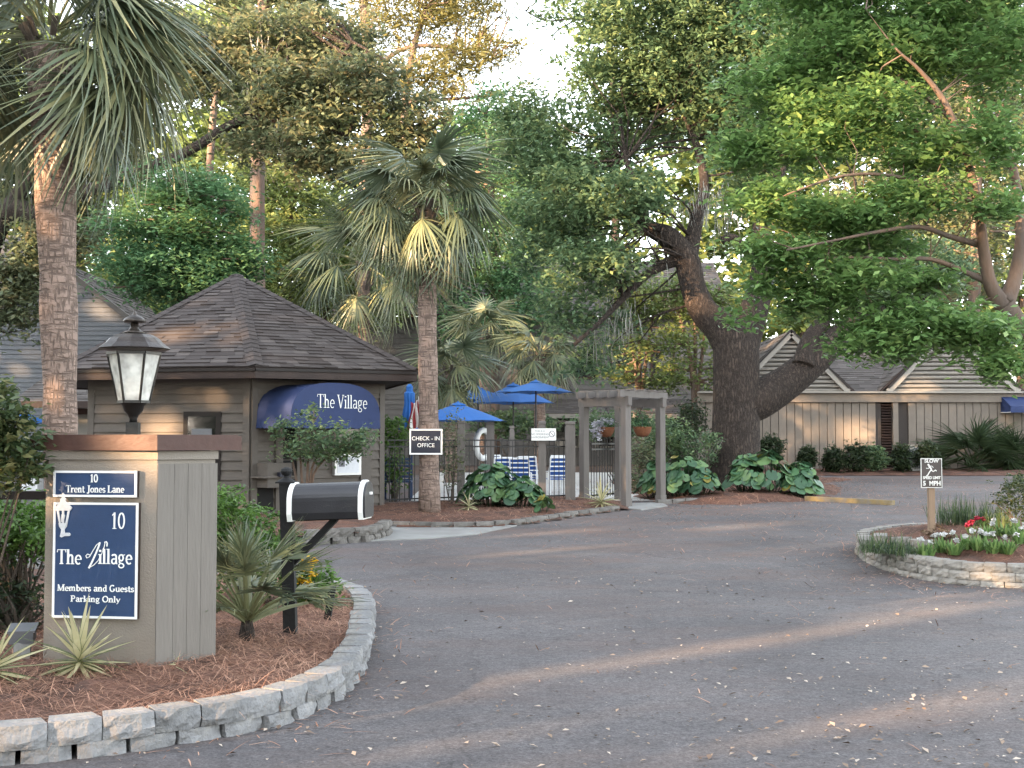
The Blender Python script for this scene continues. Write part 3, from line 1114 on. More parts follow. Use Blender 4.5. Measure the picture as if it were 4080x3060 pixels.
def glyphs():
    g = {}
    g['T'] = (0.62, stem(0.29, 0, 1, True, False) + [([(0.0, 0.8), (0.02, 0.97), (0.56, 0.97), (0.58, 0.8)], TN)])
    g['h'] = (0.56, stem(0.12, 0, 1, True, True, s1left=True) + [([(0.14, 0.46)] + arc(0.28, 0.46, 0.13, 0.16, 150, 0) + [(0.41, 0.0)], TK * 0.85), ([(0.29, TN / 2), (0.53, TN / 2)], TN)])
    g['n'] = (0.56, stem(0.12, 0, XH, True, True, s1left=True) + [([(0.14, 0.44)] + arc(0.28, 0.46, 0.13, 0.16, 150, 0) + [(0.41, 0.0)], TK * 0.85), ([(0.29, TN / 2), (0.53, TN / 2)], TN)])
    g['m'] = (0.84, stem(0.12, 0, XH, True, True, s1left=True) + [([(0.14, 0.44)] + arc(0.27, 0.46, 0.12, 0.16, 150, 0) + [(0.39, 0.0)], TK * 0.8), ([(0.43, 0.44)] + arc(0.56, 0.46, 0.12, 0.16, 150, 0) + [(0.68, 0.0)], TK * 0.8), ([(0.58, TN / 2), (0.80, TN / 2)], TN)])
    g['e'] = (0.48, [(arc(0.25, 0.31, 0.18, 0.29, 0, 310, 22), TK * 0.72), ([(0.10, 0.33), (0.42, 0.33)], TN)])
    g['i'] = (0.28, stem(0.13, 0, XH, True, True, s1left=True) + [([(0.06, 0.86), (0.20, 0.86)], 0.13)])
    g['l'] = (0.28, stem(0.13, 0, 1.0, True, True, s1left=True))
    g['a'] = (0.50, [(arc(0.23, 0.46, 0.15, 0.16, 150, 0) + [(0.38, 0.04), (0.46, 0.03)], TK * 0.8), (arc(0.22, 0.18, 0.14, 0.16, 60, 350, 16), TK * 0.7)])
    g['g'] = (0.50, [(arc(0.22, 0.42, 0.14, 0.20, 0, 360, 18), TK * 0.7), ([(0.32, 0.58), (0.47, 0.62)], TN), ([(0.12, 0.24), (0.10, 0.12), (0.2, 0.06)] + arc(0.24, -0.10, 0.17, 0.14, 60, -240, 18), TN * 1.3)])
    g['r'] = (0.40, stem(0.12, 0, XH, True, True, s1left=True) + [([(0.14, 0.42)] + arc(0.29, 0.44, 0.12, 0.16, 150, 30, 6), TK * 0.75)])
    g['t'] = (0.36, [([(0.15, 0.86), (0.15, 0.18)] + arc(0.25, 0.16, 0.10, 0.13, 180, 330, 8), TK * 0.9), ([(0.0, 0.60), (0.33, 0.60)], TN)])
    g['o'] = (0.50, [(arc(0.24, 0.32, 0.18, 0.29, 0, 360, 22), TK * 0.78)])
    g['s'] = (0.40, [(arc(0.19, 0.46, 0.13, 0.15, 20, 230, 10) + arc(0.19, 0.17, 0.14, 0.15, 60, -160, 10), TK * 0.75)])
    g['u'] = (0.56, [([(0.12, XH), (0.12, 0.2)] + arc(0.26, 0.2, 0.14, 0.17, 180, 330, 8), TK * 0.8)] + stem(0.42, 0, XH, True, True, TK * 0.85, True))
    g['b'] = (0.52, stem(0.12, 0, 1, False, True, s1left=True) + [(arc(0.26, 0.31, 0.17, 0.29, 140, -150, 18), TK * 0.75)])
    g['d'] = (0.54, stem(0.40, 0, 1, True, True, s1left=True) + [(arc(0.25, 0.31, 0.17, 0.29, 40, 330, 18), TK * 0.75)])
    g['k'] = (0.54, stem(0.12, 0, 1, True, True, s1left=True) + [([(0.45, 0.60), (0.17, 0.30)], TN), ([(0.22, 0.36), (0.46, 0.0)], TK * 0.8)])
    g['y'] = (0.50, [([(0.05, 0.62), (0.24, 0.06)], TK * 0.85), ([(0.44, 0.62), (0.20, -0.14), (0.08, -0.26)], TN * 1.2)])
    g['J'] = (0.44, [([(0.25, 0.96), (0.25, 0.10)] + arc(0.13, 0.08, 0.12, 0.18, 0, -150, 8), TK), ([(0.10, 0.97), (0.40, 0.97)], TN)])
    g['L'] = (0.58, stem(0.14, 0, 1) + [([(0.14, 0.03), (0.50, 0.03), (0.53, 0.24)], TN)])
    g['M'] = (0.92, [([(0.14, 0.0), (0.16, 1.0)], TN * 1.3), ([(0.15, 0.98), (0.44, 0.02)], TK), ([(0.44, 0.02), (0.74, 0.98)], TN * 1.2)] + stem(0.77, 0, 1) + [([(0.04, 0.03), (0.26, 0.03)], TN)])
    g['G'] = (0.70, [(arc(0.34, 0.5, 0.26, 0.48, 45, 330, 22), TK * 0.9), ([(0.56, 0.40), (0.56, 0.10)], TK * 0.9), ([(0.42, 0.41), (0.66, 0.41)], TN)])
    g['P'] = (0.58, stem(0.14, 0, 1) + [([(0.14, 0.97), (0.30, 0.97)] + arc(0.30, 0.72, 0.19, 0.25, 90, -90, 12) + [(0.14, 0.47)], TK * 0.7)])
    g['O'] = (0.72, [(arc(0.35, 0.5, 0.28, 0.47, 0, 360, 26), TK * 0.85)])
    g['1'] = (0.40, stem(0.2, 0, 1, True, False) + [([(0.06, 0.82), (0.2, 0.97)], TN * 1.3)])
    g['0'] = (0.54, [(arc(0.26, 0.5, 0.18, 0.46, 0, 360, 24), TK * 0.85)])
    g['V'] = (0.66, [([(0.0, 1.22), (0.08, 1.32)] + [(0.18, 1.25), (0.12, 1.02), (-0.10, 0.95), (-0.22, 1.05), (-0.2, 1.2)][:1] + [(0.02, -0.02)], TK * 0.9), ([(0.02, -0.02), (0.5, 1.35)], TN * 1.3)])
    g[' '] = (0.26, [])
    return g


GLY = glyphs()


def ribbon(mb, pts, w, O, U, Wv, Nv, h, t=0.004):
    """a flat raised stroke: pts in glyph units already scaled to metres, in the plane O + x*U + y*Wv, raised h along Nv"""
    n = len(pts)
    P = []
    for i in range(n):
        x, y = pts[i]
        a = pts[max(i - 1, 0)]
        b = pts[min(i + 1, n - 1)]
        if n > 2 and i == n - 1 and pts[0] == pts[-1] or n > 2 and i == 0 and pts[0] == pts[-1]:
            a, b = pts[-2], pts[1]
        dx, dy = b[0] - a[0], b[1] - a[1]
        L = math.hypot(dx, dy) or 1
        nx, ny = -dy / L * w / 2, dx / L * w / 2
        for s in (1, -1):
            c = O + U * (x + s * nx) + Wv * (y + s * ny)
            P.append(c + Nv * h)
            P.append(c + Nv * (h - t))
    F = []
    for i in range(n - 1):
        a, b = 4 * i, 4 * i + 4
        F += [(a, a + 2, b + 2, b), (a + 1, a, b, b + 1), (a + 2, a + 3, b + 3, b + 2)]
    F += [(0, 1, 3, 2), (4 * (n - 1) + 2, 4 * (n - 1) + 3, 4 * (n - 1) + 1, 4 * (n - 1))]
    mb.add(P, F)


def serif_text(mb, text, O, U, Wv, Nv, size, width, h=0.006, bold=1.0, align='c'):
    """text set with the drawn serif letters; width = whole line in metres, size = capital height"""
    tot = sum(GLY[c][0] for c in text)
    sx = width / tot
    x = -width / 2 if align == 'c' else 0.0
    lay = 0
    for c in text:
        adv, strokes = GLY[c]
        for pts, w in strokes:
            ww = w * bold * (sx * 0.5 + size * 0.5)
            ribbon(mb, [(x + px * sx, py * size) for px, py in pts], ww, O, U, Wv, Nv, h + 0.0005 * (lay % 5))
            lay += 1
        x += adv * sx


def sans_mesh(text, size, spacing=1.0, bold=0.0):
    cu = bpy.data.curves.new('lettering', 'FONT')
    cu.body = text
    cu.size = size
    cu.align_x = 'CENTER'
    cu.align_y = 'CENTER'
    cu.space_line = spacing
    cu.offset = bold
    cu.extrude = 0.0015
    o = bpy.data.objects.new('lettering_curve', cu)
    COL.objects.link(o)
    dg = bpy.context.evaluated_depsgraph_get()
    me = bpy.data.meshes.new_from_object(o.evaluated_get(dg))
    bpy.data.objects.remove(o)
    bpy.data.curves.remove(cu)
    return me


def put_text(text, size, O, U, Wv, Nv, h, parent, mat_, sx=1.0, bold=0.0, spacing=1.0):
    me = sans_mesh(text, size, spacing, bold)
    me.materials.clear()
    me.materials.append(MATS[mat_])
    M = Matrix((U, Wv, Nv)).transposed().to_4x4()
    M.translation = O + Nv * h
    me.transform(M @ Matrix.Diagonal((sx, 1, 1, 1)))
    return link('lettering', me, parent)


# ------------------------------------------------------------------ entrance pillar
PN, PL, PR = Vector((-2.23, 7.91, 0)), Vector((-2.97, 8.02, 0)), Vector((-1.93, 8.235, 0))
PB1, PB2 = Vector((-2.15, 8.66, 0)), Vector((-2.92, 8.74, 0))
PBASE = 0.16
pillar = thing('entrance_pillar', (-2.4, 8.2, PBASE), 'taupe entrance pillar with rust brown cap standing in pine straw', 'pillar')
CAPB, CAPT = 1.545, 1.637


def offs(poly, d):
    out = []
    n = len(poly)
    for i in range(n):
        p, a, b = poly[i], poly[i - 1], poly[(i + 1) % n]
        t1 = (p - a).normalized()
        t2 = (b - p).normalized()
        n1 = Vector((t1.y, -t1.x, 0))
        n2 = Vector((t2.y, -t2.x, 0))
        m = (n1 + n2).normalized()
        out.append(p + m * d / max(0.3, m.dot(n1)))
    return out


body = [PL, PN, PR, PB1, PB2]
MB().prism(offs(body, -0.012), PBASE - 0.12, CAPB - 0.055).build('core', MATS['pillar_stucco'], pillar)
uL = (PN - PL).normalized()
nL = Vector((uL.y, -uL.x, 0))
uR = (PR - PN).normalized()
nR = Vector((uR.y, -uR.x, 0))
lenL, lenR = (PN - PL).length, (PR - PN).length
mb = MB()
mb.bar(PL + uL * lenL / 2 - uL * (lenL / 2) + Vector((0, 0, (PBASE + CAPB) / 2 - 0.05)) - nL * 0.008, PN + Vector((0, 0, (PBASE + CAPB) / 2 - 0.05)) - nL * 0.008 - uL * 0.002, 0.016, CAPB - PBASE - 0.07)
mb.build('face_panel', MATS['pillar_stucco'], pillar)
nb = 4
edges = [0.0, 0.27, 0.50, 0.73, 1.0]
for i in range(nb):
    a, b = edges[i] * lenR + (0.0012 if i else 0.001), edges[i + 1] * lenR - 0.0012
    m_ = MB()
    zc, hh = (PBASE + CAPB) / 2 - 0.05, CAPB - PBASE - 0.07
    m_.bar(PN + uR * a + Vector((0, 0, zc)) - nR * 0.006, PN + uR * b + Vector((0, 0, zc)) - nR * 0.006, 0.02, hh)
    m_.build('board', MATS['pillar_board_shaded'], pillar)
MB().prism(offs(body, 0.006), CAPB - 0.058, CAPB - 0.004).build('trim_band', MATS['pillar_stucco'], pillar)
capp = [Vector((-3.075, 8.02, 0)), Vector((-2.215, 7.845, 0)), Vector((-1.795, 8.34, 0)), Vector((-2.08, 8.80, 0)), Vector((-3.03, 8.86, 0))]
capo = MB().prism(capp, CAPB, CAPT).build('cap', MATS['cap_rust'], pillar)
MB().prism(offs(capp, -0.02), CAPT, CAPT + 0.008).build('cap_flashing', MATS['cap_rust'], capo)


def onL(x, y):
    """zoom coords on the sign face -> u (m from PL) and z"""
    p = H(0.4823 * x, 1700 + 0.4823 * y, PL, PN)
    return (p - PL).dot(uL), p.z


UP = Vector((0, 0, 1))


def fpt(u, z, n=0.0):
    return Vector((PL.x, PL.y, 0)) + uL * u + UP * z + nL * n


def panel(name, x0, y0, x1, y1, label):
    u0, z1 = onL(x0, y0)
    u1, z0 = onL(x1, y1)
    root = thing(name, fpt((u0 + u1) / 2, z0, 0.02), label, 'sign')
    zc, h = (z0 + z1) / 2, z1 - z0
    MB().bar(fpt(u0, zc, 0.0165), fpt(u1, zc, 0.0165), 0.033, h).build('backing', MATS['fascia_brown'], root)
    fr = 0.014
    MB().bar(fpt(u0 + fr, zc, 0.034), fpt(u1 - fr, zc, 0.034), 0.004, h - 2 * fr).build('panel', MATS['sign_navy'], root)
    f = MB()
    f.bar(fpt(u0, z1 - fr / 2, 0.037), fpt(u1, z1 - fr / 2, 0.037), 0.010, fr)
    f.bar(fpt(u0, z0 + fr / 2, 0.037), fpt(u1, z0 + fr / 2, 0.037), 0.010, fr)
    f.bar(fpt(u0 + fr / 2, z0 + fr, 0.037), fpt(u0 + fr / 2, z1 - fr, 0.037), 0.010, fr, up=uL)
    f.bar(fpt(u1 - fr / 2, z0 + fr, 0.037), fpt(u1 - fr / 2, z1 - fr, 0.037), 0.010, fr, up=uL)
    f.build('border', MATS['white_paint'], root)
    return root


def line(root, text, x0, x1, ytop, ybase, bold=1.0, h=0.041):
    u0, zt = onL(x0, ytop)
    u1, zb = onL(x1, ybase)
    m_ = MB()
    serif_text(m_, text, fpt((u0 + u1) / 2, zb, 0), uL, UP, nL, zt - zb, u1 - u0, h, bold)
    return m_.build('lettering', MATS['letter_white'], root)


s1 = panel('address_sign', 468, 362, 1150, 582, 'small navy address sign reading 10 Trent Jones Lane')
line(s1, '10', 770, 836, 392, 458, 1.15)
line(s1, 'Trent Jones Lane', 572, 1050, 482, 543, 1.15)
s2 = panel('village_sign', 470, 622, 1152, 1584, 'large navy sign reading The Village, on the pillar face')
line(s2, '10', 945, 1062, 706, 842, 0.8)
line(s2, 'The', 500, 700, 1008, 1132, 1.0)
line(s2, 'illage', 838, 1116, 1004, 1132, 1.0)
line(s2, 'Members and Guests', 497, 1132, 1296, 1360, 1.15)
line(s2, 'Parking Only', 608, 1018, 1388, 1446, 1.15)
# the swash V drawn by hand
m_ = MB()
u0, z0 = onL(0, 0)


def zp(x, y):
    u, z = onL(x, y)
    return (u, z)


O0 = fpt(0, 0, 0)
ribbon(m_, [zp(*q) for q in ((768, 1056), (748, 1048), (733, 1062), (742, 1080), (764, 1070), (790, 1024), (822, 972), (852, 952))], 0.0046, O0, uL, UP, nL, 0.0412)
ribbon(m_, [zp(*q) for q in ((850, 954), (838, 990), (816, 1045), (786, 1110), (758, 1164))], 0.0105, O0, uL, UP, nL, 0.0418)
ribbon(m_, [zp(*q) for q in ((758, 1162), (800, 1138), (836, 1100), (866, 1044), (886, 985), (893, 955))], 0.0042, O0, uL, UP, nL, 0.0424)
ribbon(m_, [zp(*q) for q in ((888, 952), (902, 945), (911, 958), (908, 985))], 0.0075, O0, uL, UP, nL, 0.0430)
m_.build('lettering', MATS['letter_white'], s2)
# silver lantern emblem
em = MB()


def flat(poly, h0, h1):
    P = [fpt(*zp(x, y), h0) for x, y in poly] + [fpt(*zp(x, y), h1) for x, y in poly]
    n = len(poly)
    em.add(P, [tuple(range(n, 2 * n))] + [(i, (i + 1) % n, n + (i + 1) % n, n + i) for i in range(n)])


flat([(548, 545), (556, 545), (562, 580), (575, 592), (572, 612), (585, 632), (608, 648), (626, 668), (610, 690), (494, 690), (480, 672), (502, 648), (520, 632), (530, 612), (526, 594), (541, 580)], 0.041, 0.050)
for poly in ([(498, 690), (516, 690), (532, 790), (520, 800)], [(542, 690), (560, 690), (558, 800), (546, 800)], [(590, 690), (606, 690), (584, 800), (570, 792)]):
    flat(poly, 0.041, 0.0485)
flat([(516, 792), (586, 792), (580, 822), (562, 846), (564, 872), (600, 872), (612, 884), (606, 898), (560, 900), (540, 910), (526, 902), (534, 868), (538, 846), (520, 822)], 0.041, 0.0495)
flat([(536, 722), (556, 716), (566, 730), (560, 760), (548, 790), (534, 780)], 0.0408, 0.0465)
em.build('lantern_emblem', MATS['emblem_silver'], s2)

# ------------------------------------------------------------------ lantern on the pillar
LD = 8.28
lb = A(530, 1736, LD)
lpx = LD / 5000.0
lan = thing('post_lantern', (lb.x, lb.y, CAPT + 0.008), 'black six-sided lantern with frosted panes on top of pillar', 'lantern')
c0 = Vector((lb.x, lb.y, CAPT + 0.008))


def lz(yz):
    return (1735 - (1150 + 0.4823 * yz)) * lpx


def lr(w):
    return 0.4823 * w * lpx / 2


PH = math.radians(10)
MB().prism([(c0.x + math.cos(a) * lr(105) * 1.35, c0.y + math.sin(a) * lr(105) * 1.35) for a in [math.radians(45 + 90 * k + 5) for k in range(4)]], c0.z, c0.z + lz(1110)).build('base_collar', MATS['black_metal'], lan)
MB().lathe([(lr(70), lz(1112)), (lr(62), lz(1080)), (lr(90), lz(1050)), (lr(150), lz(1015)), (lr(175), lz(975)), (lr(215), lz(955)), (lr(240), lz(945)), (lr(240), lz(938))], c0, 18).build('cup', MATS['black_metal'], lan, True)
ztop, zbot = lz(540), lz(940)
rt, rb = lr(425), lr(250)
hexv = lambda r, k: Vector((c0.x + r * math.cos(PH + k * math.pi / 3), c0.y + r * math.sin(PH + k * math.pi / 3), 0))
for k in range(6):
    m_ = MB()
    a0, a1 = hexv(rb, k), hexv(rb, k + 1)
    b0, b1 = hexv(rt, k), hexv(rt, k + 1)
    z0_, z1_ = c0.z + zbot, c0.z + ztop
    m_.add([(a0.x, a0.y, z0_), (a1.x, a1.y, z0_), (b1.x, b1.y, z1_), (b0.x, b0.y, z1_)], [(0, 1, 2, 3)])
    m_.build('pane', MATS['lantern_glass'], lan)
    m_ = MB()
    m_.tube([(a0.x, a0.y, z0_), (b0.x, b0.y, z1_)], 0.009, 6)
    m_.build('frame_bar', MATS['black_metal'], lan)
m_ = MB()
for r, z in ((rb, zbot), (rt, ztop)):
    for k in range(6):
        p, q = hexv(r, k), hexv(r, k + 1)
        m_.bar((p.x, p.y, c0.z + z), (q.x, q.y, c0.z + z), 0.016, 0.018)
m_.build('frame_ring', MATS['black_metal'], lan)
m_ = MB()
m_.lathe([(lr(110), lz(925)), (lr(150), lz(870)), (lr(130), lz(780)), (lr(70), lz(700)), (lr(55), lz(590)), (lr(40), lz(560))], c0, 14)
m_.build('frosted_globe', MATS['white_paint'], lan, True)
m_ = MB()
m_.lathe([(lr(560), lz(508)), (lr(590), lz(500)), (lr(560), lz(488)), (lr(470), lz(455)), (lr(400), lz(415)), (lr(300), lz(385)), (lr(180), lz(378)), (lr(120), lz(365))], c0, 12, phase=PH)
m_.build('roof', MATS['lantern_roof'], lan)
m_ = MB()
m_.lathe([(lr(200), lz(372)), (lr(110), lz(350)), (lr(75), lz(330)), (lr(62), lz(285))], c0, 14)
m_.build('neck', MATS['lantern_roof'], lan, True)
m_ = MB()
prof = [(lr(150), lz(283)), (lr(190), lz(278)), (lr(170), lz(255)), (lr(120), lz(235)), (lr(50), lz(222)), (lr(26), lz(205)), (lr(8), lz(185))]
m_.lathe(prof, c0, 16)
m_.build('finial_cap', MATS['lantern_roof'], lan, True)

# ------------------------------------------------------------------ mailbox
MD = 9.35
mp0 = A(1160, 2512, MD)
mbx = thing('mailbox', (mp0.x, mp0.y, zl(mp0.x, mp0.y)), 'large black tube mailbox with white rims on a black post', 'mailbox')
pt = A(1141, 1925, MD)
pxm = MD / 5000
m_ = MB()
m_.bar((mp0.x, mp0.y, zl(mp0.x, mp0.y) - 0.1), (pt.x, pt.y, pt.z), 0.092, 0.10, up=(0, 1, 0))
m_.build('post', MATS['post_black'], mbx)
m_ = MB()
m_.prism([(pt.x + sx * 0.07, pt.y + sy * 0.07) for sx, sy in ((-1, -1), (1, -1), (1, 1), (-1, 1))], pt.z, pt.z + 0.012)
m_.lathe([(0.075, 0.012), (0.045, 0.03), (0.022, 0.042), (0.018, 0.055), (0.036, 0.066), (0.045, 0.088), (0.036, 0.108), (0.012, 0.118)], pt, 14)
m_.build('finial', MATS['post_black'], mbx, False)
# tube: axis from the left rim to the right rim
e0, e1 = A(1166, 1999, MD - 0.02), A(1452, 1990, MD - 0.10)
ax = (e1 - e0).normalized()
sd = Vector((ax.y, -ax.x, 0)).normalized()
R0 = 0.131


def arch(c, r, flat_=0.62):
    """tunnel cross-section, flat floor"""
    pts = []
    for i in range(17):
        a = math.pi * i / 16
        pts.append(c + sd * (r * math.cos(a)) + UP * (r * math.sin(a) * 1.0 + r * 0.02))
    pts.append(c - sd * r - UP * (r * flat_))
    pts.append(c - sd * (r * 0.86) - UP * (r * 1.0))
    pts.append(c + sd * (r * 0.86) - UP * (r * 1.0))
    pts.append(c + sd * r - UP * (r * flat_))
    return pts


def tunnel(name, a, b, r, mat_):
    p, q = arch(a, r), arch(b, r)
    n = len(p)
    return MB().add(p + q, [tuple(range(n - 1, -1, -1)), tuple(range(n, 2 * n))] + [(i, (i + 1) % n, n + (i + 1) % n, n + i) for i in range(n)]).build(name, MATS[mat_], mbx)


tunnel('barrel', e0 + ax * 0.02, e1 - ax * 0.005, R0, 'mailbox_black')
tunnel('rim', e0, e0 + ax * 0.036, R0 + 0.010, 'letter_white')
tunnel('rim', e1 - ax * 0.012, e1 + ax * 0.022, R0 + 0.010, 'letter_white')
dr = tunnel('door', e1 + ax * 0.023, e1 + ax * 0.038, R0 * 0.99, 'mailbox_black')
MB().bar(e1 + ax * 0.04 + UP * 0.045, e1 + ax * 0.058 + UP * 0.045, 0.02, 0.02).build('handle', MATS['letter_white'], dr)
MB().bar(A(1168, 2068, MD), A(1445, 2058, MD - 0.08), 0.12, 0.03).build('support_arm', MATS['post_black'], mbx)
MB().bar(A(1338, 2066, MD - 0.05), A(1165, 2245, MD), 0.05, 0.045).build('brace', MATS['post_black'], mbx)
stk = A(1298, 2488, 10.2)
st = MB().bar((stk.x, stk.y, zl(stk.x, stk.y) - 0.08), A(1325, 2338, 10.15), 0.055, 0.05, up=(0, 1, 0)).build('garden_stake', MATS['post_black'])
tag(st, 'short black stake leaning in the mulch beside yellow flowers', 'stake')

# ground floodlight in the left corner
fl = thing('floodlight', G(95, 2640, 0.18), 'small grey ground floodlight on a pale stub beside the yucca', 'floodlight')
q = A(88, 2640, 8.15)
zf = zl(q.x, q.y)
MB().box((q.x, q.y, zf + 0.03), (0.10, 0.10, 0.16), rotz(0.3)).build('stub', MATS['concrete'], fl)
MB().box((q.x, q.y, zf + 0.150), (0.15, 0.12, 0.075), rotz(0.2) @ Matrix.Rotation(0.25, 3, 'X')).build('lamp_head', MATS['flood_grey'], fl)
MB().box((q.x, q.y, zf + 0.196), (0.175, 0.145, 0.014), rotz(0.2) @ Matrix.Rotation(0.25, 3, 'X')).build('visor', MATS['flood_grey'], fl)

# dark rail left of the pillar
rl = thing('rail_fence', (-4.4, 9.3, 0.2), 'dark brown rail fence running into the left side of pillar', 'fence')
ra, rb_ = A(-300, 1972, 8.9), A(215, 1974, 8.7)
MB().bar(ra, rb_, 0.05, 0.058).build('rail', MATS['window_trim'], rl)
MB().bar((ra.x, ra.y + 0.05, 0.1), (ra.x, ra.y + 0.05, ra.z + 0.1), 0.09, 0.09, up=(0, 1, 0)).build('post', MATS['window_trim'], rl)
GLY['V'] = (0.66, [([(0.08, 0.96), (0.32, 0.02)], TK), ([(0.33, 0.0), (0.56, 0.96)], TN * 1.2), ([(-0.02, 0.97), (0.2, 0.97)], TN), ([(0.46, 0.97), (0.66, 0.97)], TN)])

# ------------------------------------------------------------------ gatehouse (six-sided)
GC = Vector((-5.45, 24.52, 0))
GR = 3.07
ang0 = math.atan2(21.6 - GC.y, -4.5 - GC.x)
hexw = [GC + Vector((GR * math.cos(ang0 + k * math.pi / 3), GR * math.sin(ang0 + k * math.pi / 3), 0)) for k in range(6)]
# 0 near corner, 1 right corner, 5 left corner
WN, WR, WL = hexw[0], hexw[1], hexw[5]
GB = gz(22.5) + 0.05
EZ = 2.86
house = thing('gatehouse', (GC.x, GC.y, GB), 'six-sided taupe gatehouse with dark shingled hip roof', 'building')
m_ = MB()
m_.prism([GC + (p - GC) * 0.985 for p in hexw], GB - 0.3, EZ - 0.1)
m_.build('wall_core', MATS['siding_trim'], house)


def lap(p0, p1, z0, z1, exp_, parent, mat_, name='siding_board', thick=0.016, lap_=0.022, margin=0.0):
    """lap siding: one board per course, each leaning out at its lower edge"""
    d = (p1 - p0).normalized()
    n = Vector((d.y, -d.x, 0))
    if n.dot(EYE - p0) < 0:
        n = -n
    z = z0
    i = 0
    while z < z1 - 0.02:
        zt = min(z + exp_, z1)
        a, b = p0 + d * margin, p1 - d * margin
        P = []
        for e in (a, b):
            P += [e + UP * z + n * (thick + lap_), e + UP * zt + n * thick * 0.45, e + UP * zt, e + UP * z]
        MB().add(P, [(0, 1, 2, 3), (7, 6, 5, 4), (0, 4, 5, 1), (0, 3, 7, 4), (1, 5, 6, 2)]).build(name, MATS[mat_], parent)
        z = zt
        i += 1


lap(WL, WN, GB, EZ - 0.12, 0.165, house, 'siding', margin=0.12)
lap(WN, WR, GB, EZ - 0.12, 0.165, house, 'siding', margin=0.12)


def wallpiece(name, p0, p1, X0, Y0, X1, Y1, off, thick, mat_, parent):
    """box on a wall plane spanning the pixel rectangle"""
    a, b = H(X0, Y1, p0, p1), H(X1, Y1, p0, p1)
    zt = (H(X0, Y0, p0, p1).z + H(X1, Y0, p0, p1).z) / 2
    zb = (a.z + b.z) / 2
    d = (p1 - p0).normalized()
    n = Vector((d.y, -d.x, 0))
    if n.dot(EYE - p0) < 0:
        n = -n
    q = n * (off + thick / 2) + UP * ((zt + zb) / 2)
    a0, b0 = Vector((a.x, a.y, 0)), Vector((b.x, b.y, 0))
    return MB().bar(a0 + q, b0 + q, thick, zt - zb).build(name, MATS[mat_], parent)


dLN = (WN - WL).normalized()
dNR = (WR - WN).normalized()
nLN = Vector((dLN.y, -dLN.x, 0))
nNR = Vector((dNR.y, -dNR.x, 0))
for (p, d, n, s) in ((WL, dLN, nLN, 1), (WN, dLN, nLN, -1), (WN, dNR, nNR, 1), (WR, dNR, nNR, -1)):
    a, b = p + d * (0.005 * s), p + d * (0.125 * s)
    if s < 0:
        a, b = b, a
    zc = (GB + EZ - 0.12) / 2
    MB().bar(a + n * 0.02 + UP * zc, b + n * 0.02 + UP * zc, 0.045, EZ - 0.12 - GB).build('corner_trim', MATS['siding_trim'], house)
wallpiece('frieze', WL, WN, 362, 1510, 1000, 1552, 0.0, 0.035, 'siding_trim', house)
wallpiece('frieze', WN, WR, 1000, 1518, 1530, 1560, 0.0, 0.035, 'siding_trim', house)
# window on the left face
w_ = wallpiece('window', WL, WN, 733, 1640, 882, 1912, 0.0, 0.05, 'window_trim', house)
wallpiece('pane', WL, WN, 752, 1660, 862, 1895, 0.052, 0.004, 'dark_glass', w_)
bm = wallpiece('window_clutter', WL, WN, 770, 1708, 850, 1745, 0.057, 0.02, 'flood_grey', w_)
# entry on the right face, under the awning
ex = lambda x: 800 + 0.4522 * x
ey = lambda y: 1450 + 0.4522 * y
door = wallpiece('door', WN, WR, ex(700), ey(540), ex(825), ey(1290), 0.0, 0.036, 'interior_dark', house)
wallpiece('door_trim', WN, WR, ex(640), ey(540), ex(700), ey(1290), 0.0, 0.07, 'siding_trim', house)
wallpiece('door_trim', WN, WR, ex(825), ey(540), ex(885), ey(1290), 0.0, 0.07, 'siding_trim', house)
wallpiece('door_trim', WN, WR, ex(1390), ey(560), ex(1480), ey(1340), 0.0, 0.06, 'siding_trim', house)
wn_ = wallpiece('window', WN, WR, ex(1165), ey(555), ex(1390), ey(770), 0.0, 0.05, 'siding_trim', house)
wallpiece('pane', WN, WR, ex(1185), ey(575), ex(1370), ey(755), 0.052, 0.004, 'dark_glass', wn_)
nbd = wallpiece('notice_board', WN, WR, ex(1150), ey(790), ex(1382), ey(978), 0.03, 0.07, 'pale_metal', house)
wallpiece('notice_sheet', WN, WR, ex(1172), ey(815), ex(1362), ey(958), 0.102, 0.003, 'paper', nbd)
wallpiece('notice_print', WN, WR, ex(1185), ey(830), ex(1235), ey(905), 0.106, 0.002, 'print_grey', nbd)
cnt = wallpiece('counter', WN, WR, ex(478), ey(872), ex(690), ey(1085), 0.0, 0.35, 'siding_trim', house)
wallpiece('counter_top', WN, WR, ex(430), ey(985), ex(700), ey(1000), 0.0, 0.40, 'siding_trim', cnt)
wallpiece('under_counter_shade', WN, WR, ex(485), ey(1090), ex(625), ey(1300), 0.03, 0.012, 'interior_dark', house)  # dark sheet standing for the shaded opening below the counter
bx_ = wallpiece('letter_tray', WN, WR, ex(560), ey(950), ex(660), ey(992), 0.36, 0.08, 'sign_dark', house)

# roof
RE = 3.72
hexe = [GC + Vector((RE * math.cos(ang0 + k * math.pi / 3), RE * math.sin(ang0 + k * math.pi / 3), 0)) for k in range(6)]
hexe[1] = Vector((-1.72, 22.75, 0))
APX = Vector((GC.x + 0.03, GC.y, 4.87))
for p in hexe:
    p.z = EZ
hexe[1].z = EZ + 0.03
roof = MB()
roof.add([p - UP * 0.02 for p in hexe] + [APX - UP * 0.03], [(k, (k + 1) % 6, 6) for k in range(6)])
ro = roof.build('roof', MATS['fascia_brown'], house)
rng = np.random.default_rng(55)


